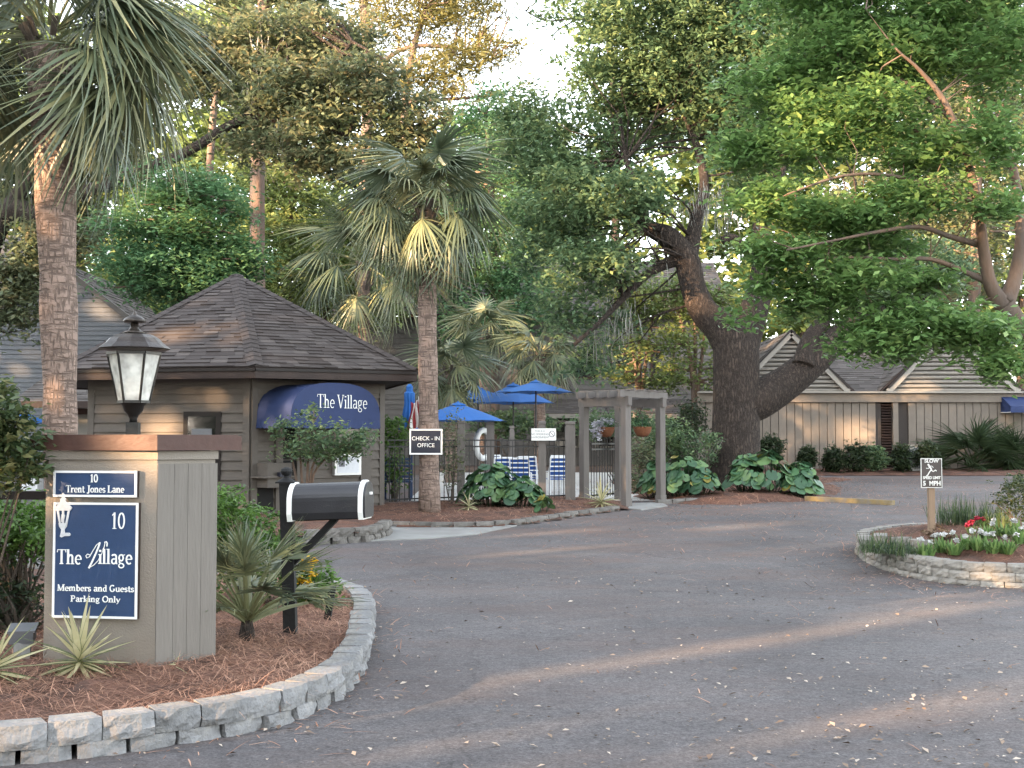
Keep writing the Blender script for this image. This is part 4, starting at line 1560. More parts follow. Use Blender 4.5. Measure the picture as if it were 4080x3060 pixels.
def shingles(E0, E1, T, exp_, tabw, rng, cap0=0.0, T2=None):
    """asphalt shingle tabs over the triangle E0 E1 T (or quad with T2): every tab a thin wedge"""
    P, tint = [], []
    T2 = T if T2 is None else T2
    mid = (E0 + E1) / 2
    tm = (T + T2) / 2
    sl_ = (tm - mid).length
    nrm = (E1 - E0).cross(tm - mid).normalized()
    if nrm.z < 0:
        nrm = -nrm
    nc = int(sl_ / exp_)
    for j in range(nc):
        f0, f1 = j / nc, min(1.0, (j + 1.06) / nc)
        a0, b0 = E0 + (T - E0) * f0, E1 + (T2 - E1) * f0
        a1, b1 = E0 + (T - E0) * f1, E1 + (T2 - E1) * f1
        L = (b0 - a0).length
        nt_ = max(1, int(L / tabw))
        off = rng.random()
        cuts = [0.0] + [min(1.0, max(0.0, (i + off + 0.25 * (rng.random() - .5)) / nt_)) for i in range(nt_)] + [1.0]
        for c0_, c1_ in zip(cuts, cuts[1:]):
            if c1_ - c0_ < 0.004:
                continue
            lift = 0.010 + (0.014 if rng.random() < 0.5 else 0.0)
            q0, q1 = a0 + (b0 - a0) * c0_, a0 + (b0 - a0) * c1_
            r1, r0 = a1 + (b1 - a1) * c1_, a1 + (b1 - a1) * c0_
            P += [q0 + nrm * lift, q1 + nrm * lift, r1 + nrm * 0.003, r0 + nrm * 0.003]
            P += [q0 - nrm * 0.004, q1 - nrm * 0.004, q1 + nrm * lift, q0 + nrm * lift]
            t_ = np.clip(0.45 + 0.22 * rng.normal(), 0, 1)
            tint += [t_, t_ * 0.7]
    return P, tint


for k in range(6):
    P, tint = shingles(hexe[k], hexe[(k + 1) % 6], APX, 0.135, 0.26, rng)
    tag(link('shingle_courses', np_mesh('shingle_courses', np.array([tuple(p) for p in P]), 4, MATS['shingle'], np.array(tint)), ro), None, kind='stuff')
for k in range(6):
    P = []
    tint = []
    e, t_ = hexe[k], APX
    n_ = 24
    dirv = (t_ - e)
    a, b = hexe[k - 1], hexe[(k + 1) % 6]
    s1_ = ((a - e) - dirv * ((a - e).dot(dirv) / dirv.length_squared)).normalized()
    s2_ = ((b - e) - dirv * ((b - e).dot(dirv) / dirv.length_squared)).normalized()
    for j in range(n_):
        f0, f1 = j / n_, (j + 1.2) / n_
        p0, p1 = e + dirv * f0, e + dirv * min(1, f1)
        w = 0.14
        for s_ in (s1_, s2_):
            P += [p0 + UP * 0.045, p0 + s_ * w + UP * 0.035, p1 + s_ * w + UP * 0.022, p1 + UP * 0.032]
            tint += [0.3 + 0.25 * rng.random()] * 1
    tag(link('hip_cap', np_mesh('hip_cap', np.array([tuple(p) for p in P]), 4, MATS['shingle'], np.array(tint)), ro), None, kind='stuff')
for k in range(6):
    a, b = hexe[k], hexe[(k + 1) % 6]
    inw = ((GC - (a + b) / 2) * Vector((1, 1, 0))).normalized()
    m_ = MB()
    m_.bar(a - UP * 0.11 + inw * 0.02, b - UP * 0.11 + inw * 0.02, 0.03, 0.17)
    m_.build('fascia', MATS['fascia_brown'], ro)
    m_ = MB()
    m_.bar(a - UP * 0.045 - inw * 0.005, b - UP * 0.045 - inw * 0.005, 0.03, 0.05)
    m_.build('drip_edge', MATS['window_trim'], ro)
m_ = MB()
m_.add([p - UP * 0.17 for p in hexe] + [p + UP * (EZ - 0.17) for p in hexw], [(k, (k + 1) % 6, 6 + (k + 1) % 6, 6 + k) for k in range(6)])
m_.build('soffit', MATS['soffit'], ro)

# barrel awning over the entry, its half-round end facing the lane
AWX = nNR
aw = thing('awning', (WN + WR) / 2 + UP * 1.9, 'blue barrel awning lettered The Village over the gatehouse entry', 'awning')
wmid = WN + dNR * 1.10
ALEN = 0.98
AHW = 1.00          # half width along the wall
azb = A(1362, 1672, 21.9).z
ATOP = A(1362, 1527, 21.9).z - azb
VAL = 0.14


def awpt(s, a, z=None):
    """s 0 wall .. 1 front, a angle 0..pi across"""
    sx_ = math.copysign(abs(math.cos(a)) ** 0.75, math.cos(a))
    return wmid + AWX * (s * ALEN) + dNR * (AHW * sx_) + UP * (azb + ATOP * (math.sin(a) ** 0.8 if math.sin(a) > 0 else 0))


n_a, n_s = 22, 6
P, F = [], []
for i in range(n_s + 1):
    for j in range(n_a + 1):
        p = awpt(i / n_s, math.pi * j / n_a)
        sag = 0.012 * math.sin(math.pi * (i / n_s * 2 % 1)) * math.sin(math.pi * j / n_a)
        P.append(p - UP * sag)
for i in range(n_s):
    for j in range(n_a):
        a = i * (n_a + 1) + j
        F.append((a, a + 1, a + n_a + 2, a + n_a + 1))
MB().add(P, F).build('barrel', MATS['awning_blue'], aw, True)
P = [awpt(1, math.pi * j / n_a) + AWX * 0.004 for j in range(n_a + 1)]
cen = wmid + AWX * (ALEN + 0.004) + UP * azb
fr = MB().add(P, [tuple(range(n_a, -1, -1))])
fr.build('end_panel', MATS['awning_blue'], aw)
m_ = MB()
nv = 40


def valance(a, b, out, amp=0.018):
    P, F = [], []
    for i in range(nv + 1):
        t = i / nv
        p = a + (b - a) * t
        wv = 0.010 * math.sin(t * 38) + 0.006 * math.sin(t * 91)
        P.append(p + UP * 0.004)
        P.append(p + out * (0.012 + wv) - UP * (VAL + amp * abs(math.sin(t * math.pi * 9))))
    for i in range(nv):
        F.append((2 * i, 2 * i + 1, 2 * i + 3, 2 * i + 2))
    m_.add(P, F)


valance(awpt(1, 0), awpt(1, math.pi), AWX)
valance(awpt(0, math.pi), awpt(1, math.pi), -dNR)
valance(awpt(0, 0), awpt(1, 0), dNR)
m_.build('valance', MATS['awning_blue'], aw)
m_ = MB()
for s in (0.0, 0.5, 1.0):
    m_.tube([wmid + AWX * (s * ALEN * 0.985) + (awpt(s, math.pi * j / 12) - wmid - AWX * (s * ALEN) - UP * azb) * 0.965 + UP * (azb - 0.01) for j in range(13)], 0.012, 5)
m_.tube([awpt(0, 0) - dNR * 0.05, awpt(0.98, 0) - dNR * 0.05], 0.012, 5)
m_.tube([awpt(0, math.pi) + dNR * 0.05, awpt(0.98, math.pi) + dNR * 0.05], 0.012, 5)
m_.build('frame', MATS['pale_metal'], aw)
t0, t1 = H(ex(1025), ey(385), cen, cen + dNR), H(ex(1465), ey(385), cen, cen + dNR)
m_ = MB()
serif_text(m_, 'The Village', cen + dNR * (((t0 + t1) / 2 - cen).dot(dNR)) + UP * (t0.z - cen.z), dNR, UP, AWX, 0.235, (t1 - t0).length, 0.008, 0.62)
m_.build('lettering', MATS['letter_white'], aw)

# ------------------------------------------------------------------ palms


def fan_frond(rng, pet, fan, nseg, droop, spread=2.5, width=0.035, segs=4):
    """one costapalmate leaf in local space: petiole along +x from the origin, then a fan of drooping segments.
    returns ribbons as (verts, faces, tint)"""
    V_, F_, T_ = [], [], []

    def ribbon_(pts, ws, side, t):
        o = len(V_)
        for p, w in zip(pts, ws):
            V_.append(p - side * w / 2)
            V_.append(p + side * w / 2)
        for i in range(len(pts) - 1):
            F_.append((o + 2 * i, o + 2 * i + 1, o + 2 * i + 3, o + 2 * i + 2))
            T_.append(t)
    # petiole
    pp = [np.array([pet * t, 0, -0.16 * pet * t * t]) for t in np.linspace(0, 1, 4)]
    ribbon_(pp, [0.05, 0.04, 0.032, 0.03], np.array([0, 1.0, 0]), 0.75)
    ribbon_(pp, [0.04, 0.03, 0.03, 0.02], np.array([0, 0.2, 1.0]), 0.7)
    hub = pp[-1]
    sl0 = -0.32
    base_t = 0.25 + 0.4 * rng.random()
    for k in range(nseg):
        u = (k + 0.5) / nseg * 2 - 1
        a = u * spread
        L = fan * (1.0 - 0.30 * abs(u) ** 1.5) * (0.88 + 0.24 * rng.random())
        d = np.array([math.cos(a), math.sin(a) * 0.95, sl0 * math.cos(a) - 0.10 - 0.25 * abs(math.sin(a))])
        d /= np.linalg.norm(d)
        st = hub + np.array([0.12 * fan * max(0, math.cos(a)), 0, 0])
        pts = []
        dr = droop * (0.7 + 0.6 * rng.random())
        for i in range(segs + 1):
            t = i / segs
            p = st + d * (L * t)
            p = p + np.array([0, 0, -dr * L * t ** 2.2])
            tw = rng.normal() * 0.015 * t
            pts.append(p + np.array([tw, tw, 0]))
        sd_ = np.cross(d, [0, 0, 1.0])
        sd_ = sd_ / (np.linalg.norm(sd_) + 1e-6) + rng.normal(size=3) * 0.25
        ws = [width * q for q in ([0.75, 1.0, 0.8, 0.5, 0.10] if segs == 4 else [0.8, 1.0, 0.6, 0.1])]
        t_ = base_t + 0.30 * rng.random() - 0.12 + (0.25 if rng.random() < 0.10 else 0)
        ribbon_(pts, ws, sd_, t_)
    return np.array(V_), np.array(F_), np.array(T_)


def frond_meshes(n, seed, pet, fan, nseg, droop, mat_='leaf_palm', width=0.035, spread=2.5):
    rng = np.random.default_rng(seed)
    out = []
    for _ in range(n):
        v_, f_, t_ = fan_frond(rng, pet * (0.85 + 0.3 * rng.random()), fan, nseg, droop * (0.8 + 0.5 * rng.random()), spread, width)
        out.append(np_mesh('frond', v_, 4, MATS[mat_], t_, faces=f_))
    return out


def palm(name, base, top, r0, r1, label, fronds, meshes, seed, group=None, bend=(0, 0), dead=None, elev=(-0.9, 1.2), bulge=0.0, bias=None):
    rng = random.Random(seed)
    root = thing(name, base, label, 'palm tree', group)
    n = 14
    pts, rad = [], []
    for i in range(n + 1):
        t = i / n
        p = Vector(base).lerp(Vector(top), t) + Vector((bend[0], bend[1], 0)) * (4 * t * (1 - t))
        pts.append(p)
        rad.append((r0 + (r1 - r0) * t) * (1 + 0.06 * math.sin(i * 2.1) * (1 if 0 < i < n else 0)) + (0.10 * r0 if i == 0 else 0))
    pts[0].z -= 0.15
    MB().tube(pts, rad, 18).build('trunk', MATS['bark_palm'], root, True)
    bm_ = MB()
    for i in range(26):
        a = rng.uniform(0, 2 * math.pi)
        zz = Vector(top).z - rng.uniform(-0.1, 0.5)
        b = Vector((top[0] + math.cos(a) * r1 * 0.9, top[1] + math.sin(a) * r1 * 0.9, zz))
        bm_.bar(b, b + Vector((math.cos(a) * 0.11, math.sin(a) * 0.11, 0.20)), 0.07, 0.02)
    tag(bm_.build('boots', MATS['bark_twig'], root), None, kind='stuff')
    for i in range(fronds):
        k = i / max(1, fronds - 1)
        a = i * 2.39996 + rng.uniform(-0.25, 0.25)
        el = elev[0] + (elev[1] - elev[0]) * (k ** 0.9) + rng.uniform(-0.12, 0.12)
        if bias is not None:
            a, el = bias(i, a, el)
        ms = meshes
        if dead and el < elev[0] + 0.22 and rng.random() < 0.5:
            ms = dead
        o = link('frond', rng.choice(ms), root)
        o.location = Vector(top) + Vector((math.cos(a) * r1 * 0.6, math.sin(a) * r1 * 0.6, 0.05 + 0.25 * k))
        o.rotation_euler = (rng.uniform(-0.5, 0.5), -el, a)
    return root


FR_A = frond_meshes(7, 3, 0.85, 1.02, 44, 0.62, width=0.040)
FR_B = frond_meshes(6, 4, 0.95, 0.98, 34, 0.55, width=0.045)
FR_B2 = frond_meshes(6, 14, 0.72, 0.80, 36, 0.60, width=0.038)
FR_C = frond_meshes(5, 6, 0.55, 0.80, 24, 0.4, width=0.05)
FR_DEAD = frond_meshes(3, 8, 0.7, 0.85, 30, 0.9, 'leaf_palm_dead', width=0.04)
def clear_front(i, a, el):
    a = (a + math.pi) % (2 * math.pi) - math.pi
    if el < 0.45 and abs(a + math.pi / 2) < 0.85:
        a = -math.pi / 2 + (0.85 + 0.5 * ((i * 37) % 10) / 10) * (1 if (i % 3) else -1)
    return a, el


pb = A(236, 2250, 14.5)
pbase = (pb.x, pb.y, gz(14.5))
ptop = A(192, 190, 14.5)
palm('palm_tree', pbase, (ptop.x, ptop.y, ptop.z), 0.165, 0.245, 'tall palm with thick pinkish trunk standing behind the pillar', 46, FR_A, 12, elev=(-0.85, 1.25), bend=(0.06, 0), bias=clear_front)
pb2 = A(1712, 2052, 22.4)
pt2 = A(1698, 840, 22.4)
palm('palm_tree', (pb2.x, pb2.y, zg(pb2.x, pb2.y) - 0.02), pt2, 0.185, 0.155, 'palm carrying the check-in sign on its trunk', 46, FR_B2, 21, dead=FR_DEAD, elev=(-1.2, 1.2))
# small palms beyond the fence
for (X, Yb, Yt, d, lab, n, r_, ms, s_) in (
        (1448, 1900, 1080, 30.0, 'slender pale palm trunk rising behind the gatehouse roof', 22, 0.16, FR_B, 31),
        (1800, 1900, 1490, 33.0, 'short palm right behind the umbrellas, beside the sign palm', 22, 0.17, FR_C, 32),
        (2150, 1900, 1430, 37.0, 'small palm with yellowed skirt above the largest umbrella', 24, 0.17, FR_C, 33),
        (1930, 1900, 1330, 39.0, 'dusty palm among shrubs beyond the pool deck', 20, 0.16, FR_C, 34)):
    q = A(X, Yb, d)
    tpt = A(X, Yt, d)
    palm('palm_tree', (q.x, q.y, gz(d)), tpt, r_, r_ * 0.95, lab, n, ms, s_, group='small palms by the pool')
# dwarf fan palms
def palmetto(name, base, label, n, meshes, seed, el=(0.2, 1.35), s=1.0):
    rng = random.Random(seed)
    root = thing(name, base, label, 'palmetto')
    MB().lathe([(0.065 * s, -0.08), (0.06 * s, 0.04 * s), (0.04 * s, 0.14 * s), (0.02, 0.22 * s)], base, 9).build('stump', MATS['bark_oak'], root)
    for i in range(n):
        o = link('frond', rng.choice(meshes), root)
        o.location = Vector(base) + UP * (0.12 * s)
        k = i / (n - 1)
        o.rotation_euler = (rng.uniform(-0.4, 0.4), -(el[0] + (el[1] - el[0]) * k + rng.uniform(-0.1, 0.1)), i * 2.4 + rng.uniform(-0.3, 0.3))
        o.scale = (s,) * 3
    return root


FR_D = frond_meshes(7, 9, 0.52, 0.38, 30, 0.05, width=0.016, spread=1.35)
q = A(985, 2450, 9.0)
palmetto('palmetto', (q.x, q.y, zl(q.x, q.y)), 'dark green fan palmetto between the pillar and mailbox post', 24, FR_D, 41, el=(0.35, 1.4), s=0.95)
FR_E = frond_meshes(5, 10, 0.75, 0.85, 24, 0.15, 'leaf_box', width=0.045, spread=2.0)
for (X, Y, d, sc, lab, s_) in ((3880, 1880, 36.2, 1.15, 'dark spiky palmetto against the taupe wall', 42), (4060, 1880, 35.6, 1.0, 'dark spiky palmetto below the blue wall awning', 43)):
    q = G(X, Y)
    palmetto('palmetto', (q.x, q.y, gz(q.y)), lab, 30, FR_E, s_, s=sc)

# check-in sign on the palm trunk
cs0 = A(1697, 1760, 22.16)
ck = thing('office_sign', cs0, 'dark check-in office sign nailed to palm trunk', 'sign')
sgn = 22.16 / 5000
FR_N = Vector((0, -1, 0))
XR = Vector((1, 0, 0))


def flat_sign(root, c, w, h, border, panel_, frame=0.016):
    MB().box(c, (w, 0.012, h)).build('board', MATS[border], root)
    MB().box(c - Vector((0, 0.0075, 0)), (w - 2 * frame, 0.003, h - 2 * frame)).build('panel', MATS[panel_], root)


flat_sign(ck, cs0, 131 * sgn, 102 * sgn, 'letter_white', 'sign_dark', 0.028)
put_text('CHECK - IN', 0.098, cs0 + UP * 0.055, XR, UP, FR_N, 0.012, ck, 'letter_white', 0.98, 0.0)
put_text('OFFICE', 0.098, cs0 - UP * 0.065, XR, UP, FR_N, 0.012, ck, 'letter_white', 0.98, 0.0)

# ------------------------------------------------------------------ iron fence, posts, gate, pergola


def fpost(X, Yt, Yb, d, w, name='fence_post', label=None, group=None):
    b, t = A(X, Yb, d), A(X, Yt, d)
    m = MB()
    h0 = zg(b.x, b.y) - 0.12
    m.box((b.x, b.y, (h0 + t.z - 0.10) / 2), (w, w, t.z - 0.10 - h0))
    root = thing(name, (b.x, b.y, zg(b.x, b.y)), label, 'post', group)
    m.build('shaft', MATS['post_wood'], root)
    c = MB()
    z0 = t.z - 0.10
    P = [(b.x + sx * w * k / 2, b.y + sy * w * k / 2, z) for k, z in ((0.86, z0), (0.86, z0 + 0.03), (1.02, z0 + 0.04), (1.02, z0 + 0.085), (0.8, z0 + 0.10)) for sx, sy in ((-1, -1), (1, -1), (1, 1), (-1, 1))]
    F = [(4 * i + k, 4 * i + (k + 1) % 4, 4 * i + 4 + (k + 1) % 4, 4 * i + 4 + k) for i in range(4) for k in range(4)] + [(16, 17, 18, 19)]
    c.add(P, F)
    c.build('cap', MATS['post_wood'], root)
    return b


def iron_fence(name, a, b, z0f, z1, label, step=0.11, low=0.08):
    root = thing(name, a, label, 'fence')
    a, b = Vector((a.x, a.y, 0)), Vector((b.x, b.y, 0))
    L = (b - a).length
    n = int(L / step)
    for zz in (z1, z1 - 0.125, None):
        za = (z0f(a) + low) if zz is None else zz
        zb = (z0f(b) + low) if zz is None else zz
        MB().bar(a + UP * za, b + UP * zb, 0.025, 0.028).build('rail', MATS['iron_black'], root)
    for i in range(n + 1):
        p = a + (b - a) * ((i + 0.5) / (n + 1))
        MB().bar(p + UP * (z0f(p) + low - 0.04), p + UP * (z1 - 0.0), 0.015, 0.015, up=(0, 1, 0)).build('picket', MATS['iron_black'], root)
    return root


gfun = lambda p: zg(p.x, p.y)
fz = A(1800, 1754, 24.6).z
f0 = Vector((WR.x + 0.05, WR.y + 0.25, 0))
f1 = A(1837, 1754, 24.9)
f2 = A(2160, 1754, 25.1)
f3 = A(2274, 1754, 25.4)
iron_fence('iron_fence', f0, f1, gfun, fz, 'black iron fence panel between gatehouse corner and the sign palm')
iron_fence('iron_fence', f1, f2, gfun, fz, 'black iron fence panel behind the round-leaved clump')
iron_fence('iron_fence', f2, f3, gfun, fz, 'short black iron fence panel beside the gate post')
fpost(1837, 1675, 2000, 24.85, 0.145, label='grey timber fence post right of the sign palm')
fpost(2160, 1677, 1985, 25.05, 0.15, label='grey timber fence post carrying the white no smoking sign')
fpost(2272, 1679, 1990, 25.3, 0.20, label='wide grey timber fence post next to the pergola')
fpost(1954, 1680, 1960, 28.5, 0.17, label='grey timber post beside the life ring')
fpost(2040, 1697, 1960, 30.5, 0.12, label='thin timber post behind the pool chairs')
# white no smoking sign
ns0 = A(2166, 1731, 24.9)
nsn = thing('no_smoking_sign', ns0, 'white no smoking notice with prohibition ring on timber post', 'sign')
sg2 = 24.9 / 5000
MB().box(ns0, (98 * sg2, 0.012, 48 * sg2)).build('board', MATS['letter_white'], nsn)
for i, (tx, sz) in enumerate((('THIS IS A', 0.05), ('NO SMOKING', 0.055), ('ENVIRONMENT', 0.055))):
    put_text(tx, sz, ns0 + UP * (0.065 - 0.062 * i) - XR * 0.075, XR, UP, FR_N, 0.0085, nsn, 'print_grey')
m_ = MB()
rc = ns0 + XR * 0.165 + UP * 0.01
ribbon(m_, [(0.053 * math.cos(2 * math.pi * i / 24), 0.058 * math.sin(2 * math.pi * i / 24)) for i in range(25)], 0.013, rc, XR, UP, FR_N, 0.010)
ribbon(m_, [(-0.037, 0.04), (0.037, -0.04)], 0.012, rc, XR, UP, FR_N, 0.0106)
m_.build('prohibition_ring', MATS['print_grey'], nsn)

# pergola gate
pN, pL_, pR_, pB_ = A(2495, 2024, 24.9), A(2328, 1992, 25.9), A(2633, 2003, 25.9), A(2469, 1994, 26.9)
perg = thing('pergola', (pN.x, pN.y, gz(25)), 'grey timber pergola arch with slatted top over the gate', 'pergola')
pz = A(2495, 1612, 24.9).z
for p in (pN, pL_, pR_, pB_):
    zb = gz(p.y) + 0.0
    MB().bar((p.x, p.y, zb - 0.1), (p.x, p.y, pz - 0.02), 0.145, 0.145, up=(pN - pL_).normalized()).build('post', MATS['post_wood'], perg)
for p in (pN, pL_, pR_, pB_):
    MB().box((p.x, p.y, gz(p.y) + 0.08), (0.165, 0.165, 0.2), rotz(math.atan2((pN - pL_).y, (pN - pL_).x))).build('post_base', MATS['post_wood'], perg)
dF = ((pN - pL_) * Vector((1, 1, 0))).normalized()
dS = ((pR_ - pN) * Vector((1, 1, 0))).normalized()
for p, q_ in ((pL_, pN), (pB_, pR_)):
    a = Vector((p.x, p.y, pz + 0.075)) - dF * 0.13
    b = Vector((q_.x, q_.y, pz + 0.075)) + dF * 0.13
    MB().bar(a, b, 0.10, 0.19).build('beam', MATS['post_wood'], perg)
for i in range(5):
    k = 0.0 + i / 4
    a = pL_.lerp(pN, k)
    b = pB_.lerp(pR_, k)
    d = ((b - a) * Vector((1, 1, 0))).normalized()
    a = Vector((a.x, a.y, pz + 0.215)) - d * 0.24
    b = Vector((b.x, b.y, pz + 0.215)) + d * 0.24
    MB().bar(a, b, 0.06, 0.13).build('rafter', MATS['post_wood'], perg)
for i in range(4):
    k = 0.06 + 0.88 * i / 3
    a = pL_.lerp(pB_, k)
    b = pN.lerp(pR_, k)
    a = Vector((a.x, a.y, pz + 0.30)) - dF * 0.2
    b = Vector((b.x, b.y, pz + 0.30)) + dF * 0.2
    MB().bar(a, b, 0.05, 0.03).build('slat', MATS['post_wood'], perg)
# iron gate, standing ajar
gt = thing('iron_gate', A(2358, 1985, 26.2), 'arched black iron gate standing ajar under the pergola', 'gate')
ga, gb_ = A(2356, 1985, 26.1), A(2452, 1985, 27.2)
ga.z = gb_.z = 0
for i in range(10):
    k = i / 9
    p = ga.lerp(gb_, k)
    zt = A(2400, 1755, 26.5).z + 0.10 * math.sin(math.pi * k)
    MB().bar(p + UP * (gz(p.y) + 0.08), p + UP * zt, 0.018, 0.018, up=(0, 1, 0)).build('picket', MATS['iron_black'], gt)
for z_ in (gz(26.5) + 0.14, A(2400, 1790, 26.5).z, A(2400, 1768, 26.5).z):
    MB().bar(ga + UP * z_, gb_ + UP * z_, 0.03, 0.035).build('rail', MATS['iron_black'], gt)
MB().bar(gb_ + UP * (gz(27) + 0.05), gb_ + UP * A(2400, 1745, 26.5).z, 0.05, 0.05, up=(0, 1, 0)).build('latch_post', MATS['iron_black'], gt)

# hanging baskets under the pergola


def basket(X, Y, d, w, label, petals, seed):
    c = A(X, Y, d)
    root = thing('hanging_basket', c - UP * 0.0, label, 'hanging basket')
    r = w / 2
    MB().lathe([(0.02, -0.16), (r * 0.6, -0.14), (r * 0.9, -0.05), (r, 0.03), (r * 1.02, 0.05)], c, 16).build('coir_liner', MATS['basket_coir'], root, True)
    m = MB()
    for k in range(3):
        a = k * 2.1 + 0.4
        m.tube([c + Vector((r * math.cos(a), r * math.sin(a), 0.05)), Vector((c.x, c.y, pz - 0.02))], 0.004, 4)
    m.build('chain', MATS['iron_black'], root)
    foliage('leaves', root, [(c.x, c.y, c.z + 0.10, r * 1.0, r * 1.0, 0.10)], 420, 0.055, 'leaf_round', seed, clump=0.07, per=6)
    if petals:
        fl_ = foliage('flowers', root, [(c.x - 0.06, c.y - 0.08, c.z + 0.13, r * 1.15, r * 0.9, 0.10), (c.x - r, c.y - 0.05, c.z - 0.02, 0.12, 0.12, 0.14)], 460, 0.05, petals, seed + 1, clump=0.06, per=6, aspect=0.9)[0]
        fl_['kind'] = 'stuff'


basket(2415, 1712, 26.3, 0.36, 'coir hanging basket overflowing with pale lilac flowers', 'petal_lilac', 61)
basket(2560, 1710, 25.7, 0.38, 'coir hanging basket of plain green leaves under the pergola', None, 65)

# ------------------------------------------------------------------ pool side


def umbrella(X, Yt, Yb, d, wpx, label, seed, sag=0.0):
    top, low = A(X, Yt, d), A(X, Yb, d)
    R_ = wpx / 2 * d / 5000
    root = thing('patio_umbrella', (top.x, top.y, gz(d)), label, 'umbrella', 'open blue pool umbrellas')
    MB().tube([(top.x, top.y, gz(d)), (top.x, top.y, top.z)], 0.022, 8).build('pole', MATS['iron_black'], root)
    n = 8
    rings = [(0.12, 0.0), (0.45, 0.36), (0.75, 0.70), (1.0, 1.0)]
    r = random.Random(seed)
    ph = r.uniform(0, 1)
    hgt = top.z - low.z
    P, F = [], []
    K = 4
    for f, g_ in rings:
        for k in range(n * K):
            a = 2 * math.pi * k / (n * K) + ph
            fr_ = (k % K) / K
            scal = 1 - 0.10 * math.sin(math.pi * fr_) * f
            dip = 0.05 * math.sin(math.pi * fr_) * f
            P.append((top.x + R_ * f * scal * math.cos(a), top.y + R_ * f * scal * math.sin(a), top.z - 0.10 * hgt - hgt * 0.9 * g_ + dip * 0.5))
    nk = n * K
    for i in range(len(rings) - 1):
        for k in range(nk):
            F.append((i * nk + k, i * nk + (k + 1) % nk, (i + 1) * nk + (k + 1) % nk, (i + 1) * nk + k))
    MB().add(P, F).build('canopy', MATS['umbrella_blue'], root)
    v = MB()
    v.lathe([(R_ * 0.17, -0.10 * hgt), (R_ * 0.15, -0.04 * hgt), (0.03, 0.03), (0.012, 0.06)], top, 8, phase=ph)
    v.build('vent', MATS['umbrella_blue'], root)
    m = MB()
    for k in range(n):
        a = 2 * math.pi * k / n + ph
        m.tube([(top.x, top.y, top.z - 0.16 * hgt), (top.x + R_ * 0.97 * math.cos(a), top.y + R_ * 0.97 * math.sin(a), low.z + 0.005)], 0.008, 4)
    m.build('ribs', MATS['iron_black'], root)


umbrella(2135, 1520, 1566, 31.5, 318, 'open blue umbrella on a tall pole beside pergola, highest of all', 1)
umbrella(2045, 1532, 1608, 34.5, 340, 'open blue umbrella half hidden behind the highest one', 2)
umbrella(1905, 1545, 1598, 36.5, 285, 'open blue umbrella left of the overlapping pair', 3)
umbrella(1825, 1608, 1680, 29.0, 400, 'low open blue umbrella just behind the sign palm trunk', 4)
umbrella(90, 1640, 1690, 33.0, 230, 'blue umbrella glimpsed left of the thick palm trunk', 5)
# closed umbrella and flag
cu_ = A(1632, 1530, 27.5)
cb = A(1630, 1712, 27.5)
cl = thing('closed_umbrella', (cu_.x, cu_.y, gz(27.5)), 'folded blue umbrella next to the striped flag', 'umbrella')
MB().tube([(cu_.x, cu_.y, gz(27.5)), (cu_.x, cu_.y, cu_.z)], 0.022, 8).build('pole', MATS['iron_black'], cl)
P, F = [], []
prof = [(0.03, 0.0), (0.075, 0.06), (0.07, 0.16), (0.11, 0.2), (0.10, 0.45), (0.17, 0.9), (0.21, 1.0)]
hh = cu_.z - cb.z
for r_, f in prof:
    for k in range(20):
        a = 2 * math.pi * k / 20
        rr = r_ * (1 + (0.22 if k % 2 else -0.16) * min(1, f * 2))
        P.append((cu_.x + rr * math.cos(a), cu_.y + rr * math.sin(a), cu_.z - hh * f))
for i in range(len(prof) - 1):
    for k in range(20):
        F.append((i * 20 + k, i * 20 + (k + 1) % 20, (i + 1) * 20 + (k + 1) % 20, (i + 1) * 20 + k))
MB().add(P, F).build('folded_canopy', MATS['umbrella_blue'], cl)
fg = thing('flag', A(1655, 1600, 26.8), 'furled red and white striped flag hanging by the folded umbrella', 'flag')
a0_, a1_ = A(1662, 1590, 26.8), A(1640, 1715, 26.8)
m_ = MB()
m_.tube([A(1668, 1580, 26.8), A(1690, 1950, 26.8)], 0.012, 6)
m_.build('staff', MATS['pale_metal'], fg)
for s in range(7):
    mm = MB()
    P = []
    for i in range(9):
        t = i / 8
        base_ = A(1625 + 9.5 * s + (6 - s) * 2 * (1 - t) + 4 * math.sin(t * 5 + s), 1600 + 110 * t + 8 * math.sin(s * 1.3), 26.8 + 0.05 * math.sin(s * 2.0 + t * 3))
        nx_ = A(1625 + 9.5 * (s + 1) + (5 - s) * 2 * (1 - t) + 4 * math.sin(t * 5 + s + 1), 1600 + 110 * t + 8 * math.sin((s + 1) * 1.3), 26.8 + 0.05 * math.sin((s + 1) * 2.0 + t * 3))
        P += [base_, nx_]
    mm.add(P, [(2 * i, 2 * i + 1, 2 * i + 3, 2 * i + 2) for i in range(8)])
    mm.build('stripe', MATS['flag_red' if s % 2 == 0 else 'flag_white'], fg)

# life ring on a stand
lf = A(1925, 1770, 29.5)
lr_ = thing('life_ring', lf, 'white life ring hung on a thin stand behind the fence', 'life ring')
m_ = MB()
R1, r1 = 0.33, 0.07
P, F = [], []
Mr = rotz(math.radians(62))
for i in range(24):
    a = 2 * math.pi * i / 24
    for k in range(10):
        b = 2 * math.pi * k / 10
        P.append(lf + Mr @ Vector(((R1 + r1 * math.cos(b)) * math.cos(a), r1 * math.sin(b), (R1 + r1 * math.cos(b)) * math.sin(a))))
for i in range(24):
    for k in range(10):
        F.append((i * 10 + k, i * 10 + (k + 1) % 10, ((i + 1) % 24) * 10 + (k + 1) % 10, ((i + 1) % 24) * 10 + k))
m_.add(P, F).build('ring', MATS['letter_white'], lr_, True)
MB().tube([(lf.x + 0.05, lf.y + 0.12, gz(29.5)), (lf.x + 0.05, lf.y + 0.12, lf.z + 0.5)], 0.03, 8).build('stand', MATS['post_wood'], lr_)

# pool chairs


